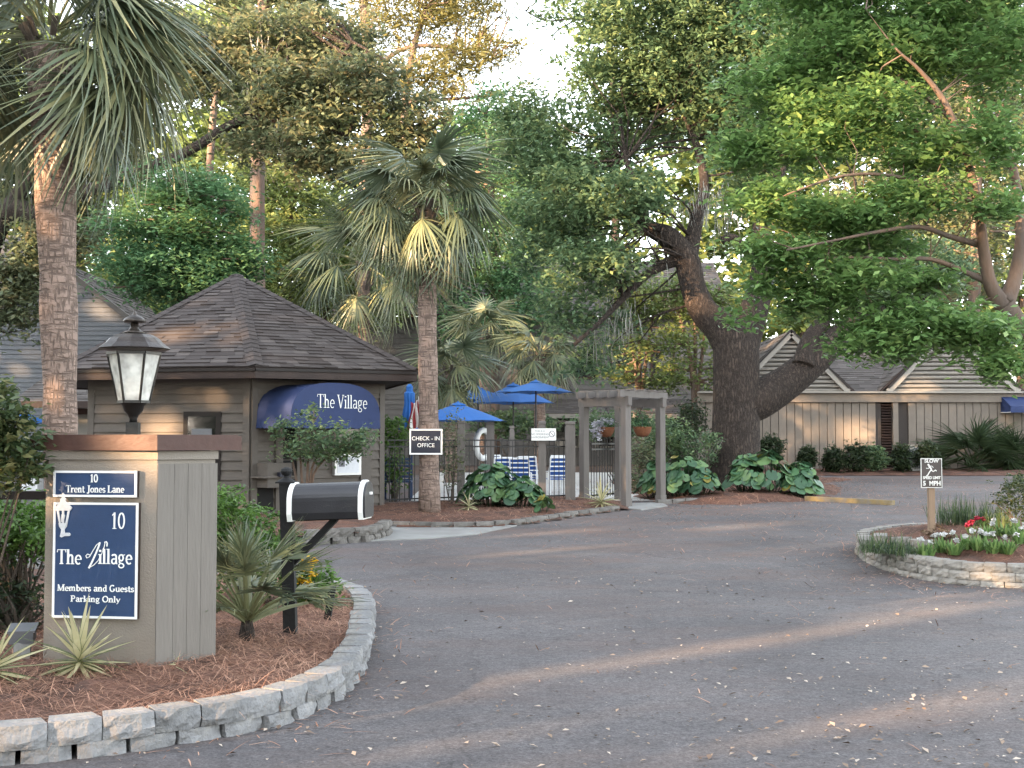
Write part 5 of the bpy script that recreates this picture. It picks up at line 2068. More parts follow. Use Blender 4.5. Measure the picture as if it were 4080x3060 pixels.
def chair(x, y, rz, label, group, blue=True):
    root = thing('pool_chair', (x, y, gz(y)), label, 'chair', group)
    z0 = gz(y)
    M = rotz(rz)

    def T(p):
        return Vector((x, y, z0)) + M @ Vector(p)
    M = M @ Matrix.Diagonal((0.78, 0.9, 0.86))
    for k_ in range(4):
        f_ = 0.15 + 0.24 * k_
        MB().bar(T((-0.26, 0.12 + 0.2 * f_, 0.44 + 0.51 * f_)), T((0.26, 0.12 + 0.2 * f_, 0.44 + 0.51 * f_)), 0.012, 0.05).build('strap', MATS['chair_white'], root)
    for sx in (-0.27, 0.27):
        MB().tube([T((sx, -0.25, 0)), T((sx, -0.22, 0.60)), T((sx, 0.20, 0.62)), T((sx, 0.26, 0))], 0.018, 6).build('leg_frame', MATS['chair_white'], root)
        MB().tube([T((sx, 0.10, 0.40)), T((sx, 0.33, 0.98))], 0.018, 6).build('back_frame', MATS['chair_white'], root)
    MB().tube([T((-0.27, 0.33, 0.98)), T((0.27, 0.33, 0.98))], 0.02, 6).build('top_bar', MATS['chair_white'], root)
    MB().add([T((-0.25, -0.24, 0.42)), T((0.25, -0.24, 0.42)), T((0.25, 0.12, 0.39)), T((-0.25, 0.12, 0.39))], [(0, 1, 2, 3)]).build('seat', MATS['chair_blue'], root)
    MB().add([T((-0.25, 0.13, 0.45)), T((0.25, 0.13, 0.45)), T((0.25, 0.325, 0.95)), T((-0.25, 0.325, 0.95))], [(0, 1, 2, 3)]).build('backrest', MATS['chair_blue'], root)


for (X, d, rz) in ((2000, 28.4, 3.3), (2075, 28.0, 3.0), (2110, 28.9, 2.9), (2215, 28.6, 3.4), (2245, 29.4, 2.8), (1985, 29.6, 0.5)):
    q = A(X, 1850, d)
    chair(q.x, q.y, rz, 'white framed blue sling pool chair behind the iron fence', 'pool chairs behind the fence')
for (X, Y0, d) in ((1588, 1880, 27.0),):
    q = A(X, 1930, d)
    root = thing('slatted_bench', (q.x, q.y, gz(d)), 'dark slatted chair behind the fence by the gatehouse corner', 'bench')
    for i in range(7):
        z_ = gz(d) + 0.42 + 0.075 * i
        MB().bar((q.x - 0.28, q.y, z_), (q.x + 0.28, q.y, z_), 0.02, 0.05).build('slat', MATS['sign_navy'], root)
    MB().bar((q.x - 0.3, q.y - 0.22, gz(d) + 0.40), (q.x + 0.3, q.y - 0.22, gz(d) + 0.40), 0.42, 0.04).build('seat', MATS['sign_navy'], root)
    for sx in (-0.28, 0.28):
        for sy in (-0.4, 0.0):
            MB().bar((q.x + sx, q.y + sy, gz(d)), (q.x + sx, q.y + sy, gz(d) + (0.95 if sy == 0.0 else 0.4)), 0.04, 0.04, up=(0, 1, 0)).build('leg', MATS['sign_navy'], root)

# ------------------------------------------------------------------ far houses


def gable_lap(root, d, xl, xr, zb, zt_fn, exp_, mat_, name='siding_board'):
    """frontal lap-sided gable end at depth d; zt_fn(z)->(xa,xb) the span left at height z"""
    z = zb
    while True:
        zt = z + exp_
        sp0, sp1 = zt_fn(z), zt_fn(zt)
        if sp1[1] - sp1[0] < 0.1:
            break
        P = [(sp0[0], d - 0.03, z), (sp0[1], d - 0.03, z), (sp1[1], d - 0.006, zt), (sp1[0], d - 0.006, zt),
             (sp0[0], d + 0.02, z), (sp0[1], d + 0.02, z), (sp1[1], d + 0.02, zt), (sp1[0], d + 0.02, zt)]
        MB().add(P, [(0, 1, 2, 3), (0, 4, 5, 1), (4, 7, 6, 5), (3, 2, 6, 7), (0, 3, 7, 4), (1, 5, 6, 2)]).build(name, MATS[mat_], root)
        z = zt


def roof_plane(root, pts, mat_='shingle_grey', exp_=0.2, seed=1, name='roof'):
    """pts: low-left, low-right, high-right, high-left"""
    a, b, c, e = [Vector(p) for p in pts]
    n = (b - a).cross(e - a).normalized()
    if n.z < 0:
        n = -n
    MB().add([a, b, c, e, a - n * 0.06, b - n * 0.06, c - n * 0.06, e - n * 0.06], [(0, 1, 2, 3), (4, 7, 6, 5), (0, 4, 5, 1), (1, 5, 6, 2), (2, 6, 7, 3), (3, 7, 4, 0)]).build(name, MATS['fascia_brown'], root)
    P, tint = shingles(a, b, e, exp_, 0.35, np.random.default_rng(seed), T2=c)
    tag(link('shingle_courses', np_mesh('shingle_courses', np.array([tuple(p) for p in P]), 4, MATS[mat_], np.array(tint)), root), None, kind='stuff')


# left: blue-grey gabled house
d = 36.0
zb = gz(d)
hl = thing('gabled_house', (A(240, 1900, d).x, d, zb), 'blue-grey lap-sided gabled house behind the thick palm', 'building')
pk = A(235, 1062, d)
l0, l1 = A(-120, 1360, d), A(640, 1370, d)


def span_l(z):
    if z <= l0.z:
        return (l0.x, l1.x)
    k = (z - l0.z) / (pk.z - l0.z)
    k = min(1, k)
    return (l0.x + (pk.x - l0.x) * k, l1.x + (pk.x - l1.x) * k)


gable_lap(hl, d, l0.x, l1.x, zb, span_l, 0.135, 'house_blue')
MB().box(((l0.x + l1.x) / 2, d + 2.0, (zb + l0.z) / 2), (l1.x - l0.x - 0.1, 3.9, l0.z - zb)).build('wall_core', MATS['house_blue'], hl)
for s in (l0, l1):
    MB().bar(Vector((s.x, d - 0.1, s.z + 0.06)), Vector((pk.x, d - 0.1, pk.z + 0.06)), 0.16, 0.14).build('rake_board', MATS['house_grey'], hl)
    hi0, hi1 = Vector((pk.x, d - 0.15, pk.z + 0.15)), Vector((pk.x, d + 6, pk.z + 0.15))
    lo0, lo1 = Vector((s.x * 1.01, d - 0.15, s.z + 0.08)), Vector((s.x * 1.01, d + 6, s.z + 0.08))
    roof_plane(hl, (lo0, lo1, hi1, hi0), seed=3)
hw = thing('roofed_wing', (A(20, 1900, 39).x, 39, gz(39)), 'grey shingled roof wing at far left edge above the house', 'building')
ra_, rb2 = A(-260, 1180, 38.2), A(130, 1170, 38.2)
roof_plane(hw, (ra_, rb2, A(110, 940, 42), A(-260, 935, 42)), seed=4)
MB().box(((ra_.x + rb2.x) / 2, 41.5, 2.6), (rb2.x - ra_.x - 0.3, 4, 4.6)).build('wall', MATS['house_blue'], hw)
# low service roof behind the gatehouse's left corner
hs_ = thing('service_shed', (A(200, 1900, 30).x, 30, gz(30)), 'low shed with grey shingle roof beside the gatehouse corner', 'building')
roof_plane(hs_, (A(45, 1602, 29.4), A(420, 1602, 29.4), A(420, 1500, 31.6), A(180, 1500, 31.6)), seed=5)
MB().bar(A(45, 1612, 29.4), A(420, 1612, 29.4), 0.05, 0.16).build('fascia', MATS['fascia_brown'], hs_)
q0, q1 = A(230, 1800, 30.2), A(420, 1800, 30.2)
MB().box(((q0.x + q1.x) / 2, 30.6, 1.55), (q1.x - q0.x, 0.7, 2.2)).build('wall', MATS['louver_cream'], hs_)
MB().box(((q0.x + q1.x) / 2, 30.2, A(300, 1640, 30.2).z), (q1.x - q0.x, 0.1, 0.14)).build('beam', MATS['cap_rust'], hs_)
MB().box((A(105, 1905, 29.8).x, 30.1, A(100, 1905, 29.8).z), (0.45, 0.4, 0.6)).build('utility_box', MATS['chair_white'], hs_)

# middle: dark house beyond the pool
d = 47.0
zb = gz(d)
hm = thing('pool_house', (A(2400, 1800, d).x, d, zb), 'weathered grey lap-sided house beyond the pool deck', 'building')
xa, xb = A(1380, 1500, d).x, A(2860, 1500, d).x
zt_ = A(2400, 1260, d).z
gable_lap(hm, d, xa, xb, zb, lambda z: (xa, xb) if z < zt_ else (0, 0), 0.19, 'house_grey')
MB().box(((xa + xb) / 2, d + 2, (zb + zt_) / 2), (xb - xa - 0.1, 3.8, zt_ - zb)).build('wall_core', MATS['house_grey'], hm)
roof_plane(hm, (Vector((xa - 0.5, d - 0.7, zt_)), Vector((xb + 0.5, d - 0.7, zt_)), Vector((xb + 0.5, d + 4, zt_ + 2.6)), Vector((xa - 0.5, d + 4, zt_ + 2.6))), seed=6)
pa, pb_ = A(2165, 1646, 44.5), A(2790, 1646, 44.5)
roof_plane(hm, (pa, pb_, A(2760, 1590, d), A(2225, 1590, d)), seed=7, name='porch_roof')
MB().bar(pa - UP * 0.1, pb_ - UP * 0.1, 0.06, 0.16).build('porch_fascia', MATS['louver_cream'], hm)
for X in (2260, 2420, 2560, 2700):
    a = A(X, 1720, d - 0.05)
    wf = MB().box((a.x, d - 0.06, a.z), (0.9, 0.06, 1.2)).build('window', MATS['louver_cream'], hm)
    MB().box((a.x, d - 0.10, a.z), (0.76, 0.03, 1.06)).build('pane', MATS['dark_glass'], wf)
for X in (2330, 2480, 2640):
    a = A(X, 1440, d - 0.05)
    wf = MB().box((a.x, d - 0.06, a.z), (0.9, 0.06, 1.3)).build('window', MATS['cap_rust'], hm)
    MB().box((a.x, d - 0.10, a.z), (0.76, 0.03, 1.16)).build('pane', MATS['dark_glass'], wf)

# right: taupe board building with two louvred gables
d = 39.0
zb = gz(d)
hr = thing('board_building', (A(3500, 1880, d).x, d, zb), 'taupe vertical-board building with louvred gables behind the oak', 'building')
X0w, X1w = 2780, 4300
zw = A(3400, 1600, d).z
xs0, xs1 = A(X0w, 1700, d).x, A(X1w, 1700, d).x
MB().box(((xs0 + xs1) / 2, d + 2.0, (zb + zw) / 2), (xs1 - xs0, 3.8, zw - zb)).build('wall_core', MATS['soffit'], hr)
bw = 0.252
x = xs0
while x < xs1:
    Xp = 2040 + x / d * 5000
    if not (3488 < Xp < 3612):
        MB().box((x + bw / 2, d + 0.06, (zb + zw) / 2), (bw - 0.02, 0.06, zw - zb)).build('wall_board', MATS['house_taupe'], hr)
    x += bw
MB().box(((xs0 + xs1) / 2, d - 0.03, zw + 0.12), (xs1 - xs0, 0.12, 0.28)).build('frieze', MATS['house_taupe'], hr)
MB().box(((xs0 + xs1) / 2, d - 0.10, zw + 0.285), (xs1 - xs0, 0.30, 0.05)).build('cornice', MATS['louver_cream'], hr)
dl, drr = A(3516, 1800, d).x, A(3556, 1800, d).x
dv = MB().box(((dl + drr) / 2, d + 0.12, (zb + zw) / 2), (drr - dl, 0.04, zw - zb - 0.05)).build('louvred_door', MATS['soffit'], hr)
z = zb + 0.1
while z < zw - 0.1:
    MB().box(((dl + drr) / 2, d + 0.08, z), (drr - dl - 0.02, 0.05, 0.03), Matrix.Rotation(0.6, 3, 'X')).build('slat', MATS['fascia_brown'], dv)
    z += 0.085
MB().box((A(3570, 1800, d).x, d + 0.04, (zb + zw) / 2), (0.16, 0.14, zw - zb)).build('door_jamb', MATS['house_taupe'], hr)


def louvre_gable(Xl, Xp_, Xr, Yp, Yb, dd, nm):
    pk_, a, b = A(Xp_, Yp, dd), A(Xl, Yb, dd), A(Xr, Yb, dd)
    z0_ = zw + 0.30
    MB().add([(a.x, dd + 0.15, z0_), (b.x, dd + 0.15, z0_), (pk_.x, dd + 0.15, pk_.z)], [(0, 1, 2)]).build('gable_backing', MATS['house_grey'], hr)
    z_ = z0_ + 0.06
    while z_ < pk_.z - 0.25:
        k = (z_ - z0_) / (pk_.z - z0_)
        xa_, xb_ = a.x + (pk_.x - a.x) * k, b.x + (pk_.x - b.x) * k
        MB().box(((xa_ + xb_) / 2, dd + 0.07, z_), (max(0.1, xb_ - xa_ - 0.12), 0.10, 0.05), Matrix.Rotation(0.5, 3, 'X')).build('louvre', MATS['louver_cream'], hr)
        z_ += 0.135
    for s in (a, b):
        MB().bar(Vector((s.x, dd, z0_)), Vector((pk_.x, dd, pk_.z)), 0.14, 0.16).build('rake_board', MATS['louver_cream'], hr)
        MB().bar(Vector((s.x * 1.0, dd + 0.02, z0_ + 0.12)), Vector((pk_.x, dd + 0.02, pk_.z + 0.12)), 0.24, 0.05).build('rake_shingle', MATS['window_trim'], hr)
        out = 0.25 if s is b else -0.25
        roof_plane(hr, (Vector((s.x + out, dd + 0.1, z0_ + 0.02)), Vector((s.x + out, dd + 7, z0_ + 0.02)), Vector((pk_.x, dd + 7, pk_.z + 0.1)), Vector((pk_.x, dd + 0.1, pk_.z + 0.1))), 'shingle_grey', 0.22, 11)


louvre_gable(2925, 3152, 3380, 1330, 1562, d, 'a')
louvre_gable(3538, 3775, 4060, 1318, 1552, d, 'b')
rfa, rfb = A(3330, 1560, d + 0.4), A(3580, 1560, d + 0.4)
rfa.z = rfb.z = zw + 0.33
roof_plane(hr, (rfa, rfb, A(3560, 1390, d + 4.5), A(3250, 1390, d + 4.5)), 'shingle_grey', 0.2, 12, 'link_roof')
a = A(4070, 1612, d - 0.5)
ab = thing('wall_awning', (a.x, a.y, a.z), 'small blue wall awning at the far end of the taupe building', 'awning')
MB().add([(a.x - 0.45, d - 0.02, a.z + 0.28), (a.x + 0.9, d - 0.02, a.z + 0.28), (a.x + 0.9, d - 0.8, a.z - 0.05), (a.x - 0.45, d - 0.8, a.z - 0.05),
          (a.x - 0.45, d - 0.8, a.z - 0.25), (a.x + 0.9, d - 0.8, a.z - 0.25), (a.x - 0.45, d - 0.02, a.z - 0.05), (a.x - 0.45, d - 0.02, a.z - 0.25)],
         [(0, 3, 2, 1), (3, 4, 5, 2), (0, 6, 3), (6, 7, 4, 3)]).build('canopy', MATS['awning_blue'], ab)
MB().tube([(a.x - 0.45, d - 0.02, a.z - 0.24), (a.x - 0.45, d - 0.79, a.z - 0.24)], 0.015, 6).build('arm', MATS['pale_metal'], ab)
q = A(3647, 1890, 37.6)
ac = thing('air_conditioner', (q.x, q.y, gz(37.6)), 'grey air conditioner box between clipped shrubs by the wall', 'air conditioner')
MB().box((q.x, q.y, gz(37.6) + 0.45), (0.55, 0.5, 0.75)).build('cabinet', MATS['ac_grey'], ac)
MB().box((q.x, q.y, gz(37.6) + 0.845), (0.6, 0.55, 0.04)).build('lid', MATS['louver_cream'], ac)
for i in range(6):
    MB().box((q.x, q.y - 0.256, gz(37.6) + 0.18 + 0.09 * i), (0.46, 0.012, 0.03)).build('grille', MATS['flood_grey'], ac)

q = A(3232, 1425, d - 0.1)
MB().box((q.x, d - 0.06, q.z), (0.75, 0.05, 0.42)).build('gable_shade', MATS['umbrella_blue'], hr)
lt = thing('lattice_panel', A(2800, 1850, 29.2), 'small pale lattice panel leaning left of the oak trunk', 'lattice')
for i in range(7):
    for sgn_ in (1, -1):
        a_, b_ = A(2762 + 12 * i, 1842, 29.2 + 0.012 * sgn_), A(2762 + 12 * i + sgn_ * 46, 1752, 29.2 + 0.012 * sgn_)
        MB().bar(a_, b_, 0.008, 0.03, up=(0, 1, 0)).build('slat', MATS['louver_cream'], lt)

# parking stop by the oak bed
pa_, pb2_ = G(3212, 1986, 0.05), G(3560, 2004, 0.05)
stp = MB().bar(pa_, pb2_, 0.14, 0.10).build('parking_stop', MATS['line_yellow'])
tag(stp, 'faded yellow parking stop lying beside the oak bed', 'parking stop')

# ------------------------------------------------------------------ runner sign on the island
q = A(3711, 2066, 16.4)
rs = thing('speed_sign', (q.x, q.y, zr(q.x, q.y)), 'brown five mile speed sign with running figure on cedar post', 'sign')
sp = 16.4 / 5000
MB().box((q.x, q.y, (zr(q.x, q.y) - 0.15 + A(3711, 1850, 16.4).z) / 2), (0.077, 0.077, A(3711, 1850, 16.4).z - zr(q.x, q.y) + 0.15)).build('post', MATS['post_cedar'], rs)
sc_ = A(3711, 1885, 16.33)
sw, sh = 84 * sp, 117 * sp
flat_sign(rs, sc_, sw, sh, 'letter_white', 'sign_brown', 0.010)
SP = lambda x, y: (((x - 655) * 220 / 1304) * sp, -((y - 512) * 220 / 1304) * sp)
put_text('SLOW', 0.062, sc_ + UP * SP(0, 230)[1], XR, UP, FR_N, 0.0125, rs, 'letter_white', 1.05, 0.002)
put_text('SPEED LIMIT', 0.050, sc_ + UP * SP(0, 622)[1], XR, UP, FR_N, 0.0125, rs, 'letter_white', 0.85, 0.002)
put_text('5  MPH', 0.082, sc_ + UP * SP(0, 755)[1], XR, UP, FR_N, 0.0125, rs, 'letter_white', 0.92, 0.003)
m_ = MB()
for i, (pts, w) in enumerate((([(575, 300), (600, 335)], 0.020), ([(590, 340), (640, 400), (650, 450)], 0.022), ([(620, 345), (670, 350), (695, 385)], 0.008), ([(610, 380), (580, 400), (525, 398)], 0.008), ([(650, 445), (690, 475), (745, 440), (770, 465)], 0.013), ([(640, 440), (600, 490), (560, 560), (530, 575)], 0.014))):
    ribbon(m_, [SP(*p) for p in pts], w, sc_, XR, UP, FR_N, 0.0125 + 0.0004 * i)
hx, hy = SP(577, 315)
ribbon(m_, [(hx + 0.006 * math.cos(a), hy + 0.006 * math.sin(a)) for a in [2 * math.pi * i / 12 for i in range(13)]], 0.012, sc_, XR, UP, FR_N, 0.0155)
m_.build('running_figure', MATS['letter_white'], rs)

# ------------------------------------------------------------------ small plants


def round_leaf_meshes(n, r, seed, mat_='leaf_round', lo=0.1, hi=0.9):
    rr = random.Random(seed)
    out = []
    for i in range(n):
        k = 11
        P = [(0, 0, 0.0)]
        for j in range(k):
            a = math.pi * (-0.93 + 1.86 * j / (k - 1))
            q_ = r * (1 + rr.uniform(-0.06, 0.06))
            P.append((q_ * 0.6 * math.cos(a), q_ * 0.6 * math.sin(a), r * 0.13 + rr.uniform(-1, 1) * r * 0.05))
        for j in range(k):
            a = math.pi * (-0.93 + 1.86 * j / (k - 1))
            q_ = r * (1 + rr.uniform(-0.07, 0.07))
            P.append((q_ * math.cos(a), q_ * math.sin(a), r * 0.08 + rr.uniform(-1, 1) * r * 0.09))
        F = [(0, 1 + j, 2 + j) for j in range(k - 1)] + [(1 + j, 1 + k + j, 2 + k + j, 2 + j) for j in range(k - 1)]
        me = bpy.data.meshes.new('leaf')
        me.from_pydata(P, [], F)
        me.materials.append(MATS[mat_])
        t = lo + (hi - lo) * i / max(1, n - 1)
        at = me.attributes.new('tint', 'FLOAT', 'FACE')
        at.data.foreach_set('value', [max(0, min(1, t + rr.uniform(-0.08, 0.08))) for _ in F])
        me.polygons.foreach_set('use_smooth', [True] * len(F))
        out.append(me)
    return out


RL = round_leaf_meshes(6, 0.125, 1)
RLY = round_leaf_meshes(2, 0.11, 2, 'leaf_yellowed')


def leaf_clump(name, blobs, n, label, zfun, seed, scale=1.0, yellow=0.04):
    """blobs: (x, y, rx, ry, height)"""
    rr = random.Random(seed)
    b0 = blobs[0]
    root = thing(name, (b0[0], b0[1], zfun(b0[0], b0[1])), label, 'plant')
    st = MB()
    for i in range(n):
        b = rr.choice(blobs)
        while True:
            u, v_ = rr.uniform(-1, 1), rr.uniform(-1, 1)
            if u * u + v_ * v_ < 1:
                break
        rad = math.sqrt(u * u + v_ * v_)
        x, y = b[0] + u * b[2], b[1] + v_ * b[3]
        z0 = zfun(x, y)
        h = b[4] * (0.22 + 0.78 * (1 - rad * rad)) * rr.uniform(0.80, 1.06)
        z = z0 + h
        low = h < 0.3 * b[4]
        o = link('leaf', rr.choice(RLY if rr.random() < yellow * (3 if low else 0.6) else RL), root)
        az = math.atan2(v_ * b[3], u * b[2]) if rad > 0.25 else rr.uniform(-3.1, 3.1)
        # face tilts outwards and to the open side
        tilt = 0.25 + 0.75 * rad + rr.uniform(-0.2, 0.25)
        M = Matrix.Rotation(az + rr.uniform(-0.4, 0.4), 4, 'Z') @ Matrix.Rotation(tilt, 4, 'Y') @ Matrix.Rotation(rr.uniform(-0.3, 0.3), 4, 'X') @ Matrix.Rotation(rr.uniform(-1, 1), 4, 'Z')
        o.rotation_euler = M.to_euler()
        o.location = (x, y, z)
        s_ = scale * rr.uniform(0.7, 1.2)
        o.scale = (s_, s_, s_)
        if i % 2 == 0:
            st.tube([(b[0] + u * b[2] * 0.5, b[1] + v_ * b[3] * 0.5, z0 - 0.02), (x, y, z)], 0.007, 4)
    st.build('stems', MATS['leaf_box'], root)
    return root


c_ = A(1950, 2010, 23.7)
c2_ = A(2070, 2010, 23.5)
c3_ = A(2165, 2062, 22.6)
leaf_clump('leaf_clump', [(c_.x, c_.y, 0.62, 0.45, 0.72), (c2_.x, c2_.y, 0.5, 0.4, 0.55), (c_.x + 0.1, c_.y, 0.7, 0.4, 0.75)], 230, 'round-leaved green clump between sign palm and gate', zg, 71, 0.88, 0.02)
leaf_clump('leaf_clump', [(c3_.x, c3_.y, 0.2, 0.2, 0.28)], 14, 'small yellowing leaf clump trailing over the stone edging', zg, 72, 0.8, 0.35)
c_ = A(2720, 1985, 26.9)
c2_ = A(2620, 1970, 27.2)
leaf_clump('leaf_clump', [(c_.x, c_.y, 0.75, 0.5, 0.85), (c2_.x, c2_.y, 0.45, 0.4, 0.8), (c_.x + 0.35, c_.y - 0.2, 0.45, 0.4, 0.5)], 220, 'round-leaved green clump right behind the pergola post', zo, 73, 1.0, 0.10)
c_ = A(3050, 1965, 27.4)
c2_ = A(3190, 1965, 27.4)
leaf_clump('leaf_clump', [(c_.x, c_.y, 0.85, 0.5, 0.85), (c2_.x, c2_.y, 0.5, 0.45, 0.72), (c_.x - 0.4, c_.y, 0.5, 0.45, 0.75)], 250, 'wide round-leaved green clump below the oak trunk', zo, 74, 1.0, 0.03)


def yucca(base, L, n, label, seed, group=None, w=0.034):
    rr = random.Random(seed)
    root = thing('yucca', base, label, 'yucca', group)
    proto = []
    for v_ in range(4):
        P, F, T = [], [], []
        sg = 6
        cv = rr.uniform(0.05, 0.22)
        for i in range(sg + 1):
            t = i / sg
            ww = w * (0.55 + 1.2 * t if t < 0.35 else (1 - t) ** 0.75 * 1.3) + 0.0008
            z = -cv * t * t * L
            for k, (f, dz_) in enumerate(((-0.5, 0.16), (-0.45, 0.05), (0.45, 0.05), (0.5, 0.16))):
                P.append((L * t, ww * f, z + dz_ * ww))
        for i in range(sg):
            for k in range(3):
                F.append((4 * i + k, 4 * i + k + 1, 4 * i + 5 + k, 4 * i + 4 + k))
                T.append(0.95 if k != 1 else 0.25 + 0.3 * rr.random())
        me = bpy.data.meshes.new('leaf')
        me.from_pydata(P, [], F)
        me.materials.append(MATS['leaf_yucca'])
        me.attributes.new('tint', 'FLOAT', 'FACE').data.foreach_set('value', T)
        proto.append(me)
    for i in range(n):
        o = link('leaf', rr.choice(proto), root)
        k = i / (n - 1)
        el = -0.38 + 1.75 * k ** 1.5 + rr.uniform(-0.14, 0.14)
        o.location = Vector(base) + UP * (0.05 + 0.05 * k)
        o.rotation_euler = (rr.uniform(-0.6, 0.6), -el, i * 2.4 + rr.uniform(-0.25, 0.25))
        s_ = rr.uniform(0.72, 1.12)
        o.scale = (s_, s_, s_)
    return root


q = A(318, 2655, 7.62)
yucca((q.x, q.y, zl(q.x, q.y)), 0.36, 54, 'spiky yellow-striped yucca in front of the pillar face', 81)
q = A(-30, 2700, 7.35)
yucca((q.x, q.y, zl(q.x, q.y)), 0.34, 40, 'yellow-striped yucca beside the ground floodlight', 82)
q = A(700, 2580, 7.6)
yucca((q.x, q.y, zl(q.x, q.y)), 0.10, 5, 'tiny yucca shoots poking out of the pine straw', 83, w=0.014)
q = A(2395, 2000, 24.2)
yucca((q.x, q.y, zg(q.x, q.y)), 0.46, 34, 'pale striped yucca at the foot of the pergola', 84, w=0.05)
q = A(1868, 2030, 22.6)
yucca((q.x, q.y, zg(q.x, q.y)), 0.36, 22, 'pale yucca in front of the round-leaved clump', 85, w=0.035)


def grass_clump(x, y, zf, r, h, n, label, seed, mat_='leaf_grass', droop=0.6, width=0.012, spread=0.55, group=None):
    rng = np.random.default_rng(seed)
    a = rng.uniform(0, 2 * np.pi, n)
    rr_ = r * np.sqrt(rng.random(n))
    roots = np.stack([x + rr_ * np.cos(a), y + rr_ * np.sin(a), np.zeros(n)], 1)
    roots[:, 2] = zf(x, y) - 0.01
    b = rng.uniform(0, 2 * np.pi, n)
    dirs = np.stack([np.cos(b) * spread * rng.random(n), np.sin(b) * spread * rng.random(n), np.ones(n)], 1)
    me = blade_mesh('blades', roots, dirs, h * (0.6 + 0.6 * rng.random(n)), np.full(n, width), np.full(n, droop) * rng.random(n), mat_, rng.random(n), segs=4)
    root = thing('grass_clump', (x, y, zf(x, y)), label, 'grass', group)
    link('blades', me, root)


for (X, Y, d, r, h, n, lab, s_, w_) in (
        (3530, 2140, 15.2, 0.32, 0.30, 420, 'dark green arching grass clump at the tip of island', 91, 0.014),
        (3625, 2160, 14.9, 0.18, 0.20, 200, 'small grass tuft beside the white flowers', 92, 0.012),
        (3790, 2060, 17.0, 0.30, 0.42, 240, 'tall thin dark grass right behind the sign post', 93, 0.011),
        (3890, 2065, 16.8, 0.30, 0.42, 240, 'tall thin dark grass near the clipped island shrub', 94, 0.011),
        (3985, 2075, 16.4, 0.2, 0.34, 120, 'yellowish grass tuft under the clipped island shrub', 95, 0.012)):
    q = A(X, Y, d)
    grass_clump(q.x, q.y, zr, r, h, n, lab, s_, 'leaf_light' if s_ == 95 else 'leaf_grass', width=w_, droop=1.3 if s_ < 93 else 0.5, spread=0.9 if s_ < 93 else 0.5)


def flower_plant(x, y, zf, label, cat, petals, nb, seed, h=0.22, r=0.17, leaf='leaf_bright', bl=0.034, group=None, heads=True, lw=0.05):
    rr = random.Random(seed)
    z0 = zf(x, y)
    root = thing('flower_plant', (x, y, z0), label, cat, group)
    rng = np.random.default_rng(seed)
    n = 90
    a = rng.uniform(0, 2 * np.pi, n)
    roots = np.stack([x + r * 0.45 * np.cos(a) * rng.random(n), y + r * 0.45 * np.sin(a) * rng.random(n), np.full(n, z0 - 0.01)], 1)
    dirs = np.stack([np.cos(a) * 0.7 * rng.random(n), np.sin(a) * 0.7 * rng.random(n), np.ones(n)], 1)
    link('leaves', blade_mesh('leaves', roots, dirs, h * (0.6 + 0.5 * rng.random(n)), np.full(n, lw * 0.8), np.full(n, 0.55) * rng.random(n), leaf, rng.random(n), segs=4), root)
    for i in range(nb):
        bx, by = x + rr.uniform(-r, r) * 0.8, y + rr.uniform(-r, r) * 0.8 - r * 0.2
        c = (bx, by, z0 + h * rr.uniform(0.75, 1.08))
        foliage('blossom', root, [(*c, bl * 0.7, bl * 0.7, bl * 0.6)], 26, bl * 1.1, petals, seed * 31 + i, clump=bl * 0.35, per=2, aspect=0.95)
    return root


GRPW = 'white flowers along the island wall'
k = 0
for (X, Y, d, nb) in ((3690, 2200, 14.75, 2), (3755, 2195, 14.9, 3), (3800, 2205, 14.7, 2), (3850, 2195, 14.85, 1), (3900, 2200, 14.7, 2), (3960, 2210, 14.5, 2), (4010, 2215, 14.45, 2), (4060, 2195, 14.8, 2), (4000, 2160, 15.3, 2), (4060, 2150, 15.4, 2), (3935, 2165, 15.2, 1)):
    q = A(X, Y, d)
    flower_plant(q.x, q.y, zr, 'white-blossomed strap-leaved plant on the island bed', 'flower', 'petal_white', nb, 300 + k, group=GRPW)
    k += 1
for (X, Y, d, lab) in ((3912, 2078, 16.4, 'single red flower plant behind the white flowers'), (3872, 2120, 15.7, 'low red flower plant among the white flowers')):
    q = A(X, Y, d)
    flower_plant(q.x, q.y, zr, lab, 'flower', 'petal_red', 3, 330 + k, h=0.14, r=0.08, bl=0.035, lw=0.03)
    k += 1
q = A(3740, 2120, 15.6)
root = thing('dark_perennial', (q.x, q.y, zr(q.x, q.y)), 'wilted brown plant at the foot of the speed sign', 'plant')
foliage('leaves', root, [(q.x, q.y, zr(q.x, q.y) + 0.07, 0.16, 0.13, 0.09)], 320, 0.06, 'leaf_palm_dead', 340, clump=0.06, per=8)
q = A(1238, 2435, 11.1)
fp = flower_plant(q.x, q.y, zl, 'bright yellow flower spikes with green leaves by the wall', 'flower', 'petal_yellow', 0, 350, h=0.40, r=0.26, leaf='leaf_hedge', lw=0.035)
zq = zl(q.x, q.y)
foliage('foliage', fp, [(q.x, q.y, zq + 0.18, 0.24, 0.2, 0.17)], 900, 0.06, 'leaf_hedge', 351, clump=0.06, per=10)
for i, (dx, z_) in enumerate(((-0.02, 0.40), (0.02, 0.36), (-0.01, 0.32), (0.03, 0.28), (-0.07, 0.24), (0.05, 0.41), (-0.04, 0.27), (0.0, 0.22))):
    foliage('blossom', fp, [(q.x + dx, q.y - 0.2, zq + z_ - 0.01, 0.035, 0.035, 0.025)], 40, 0.03, 'petal_yellow', 360 + i, clump=0.02, per=3, aspect=0.9)


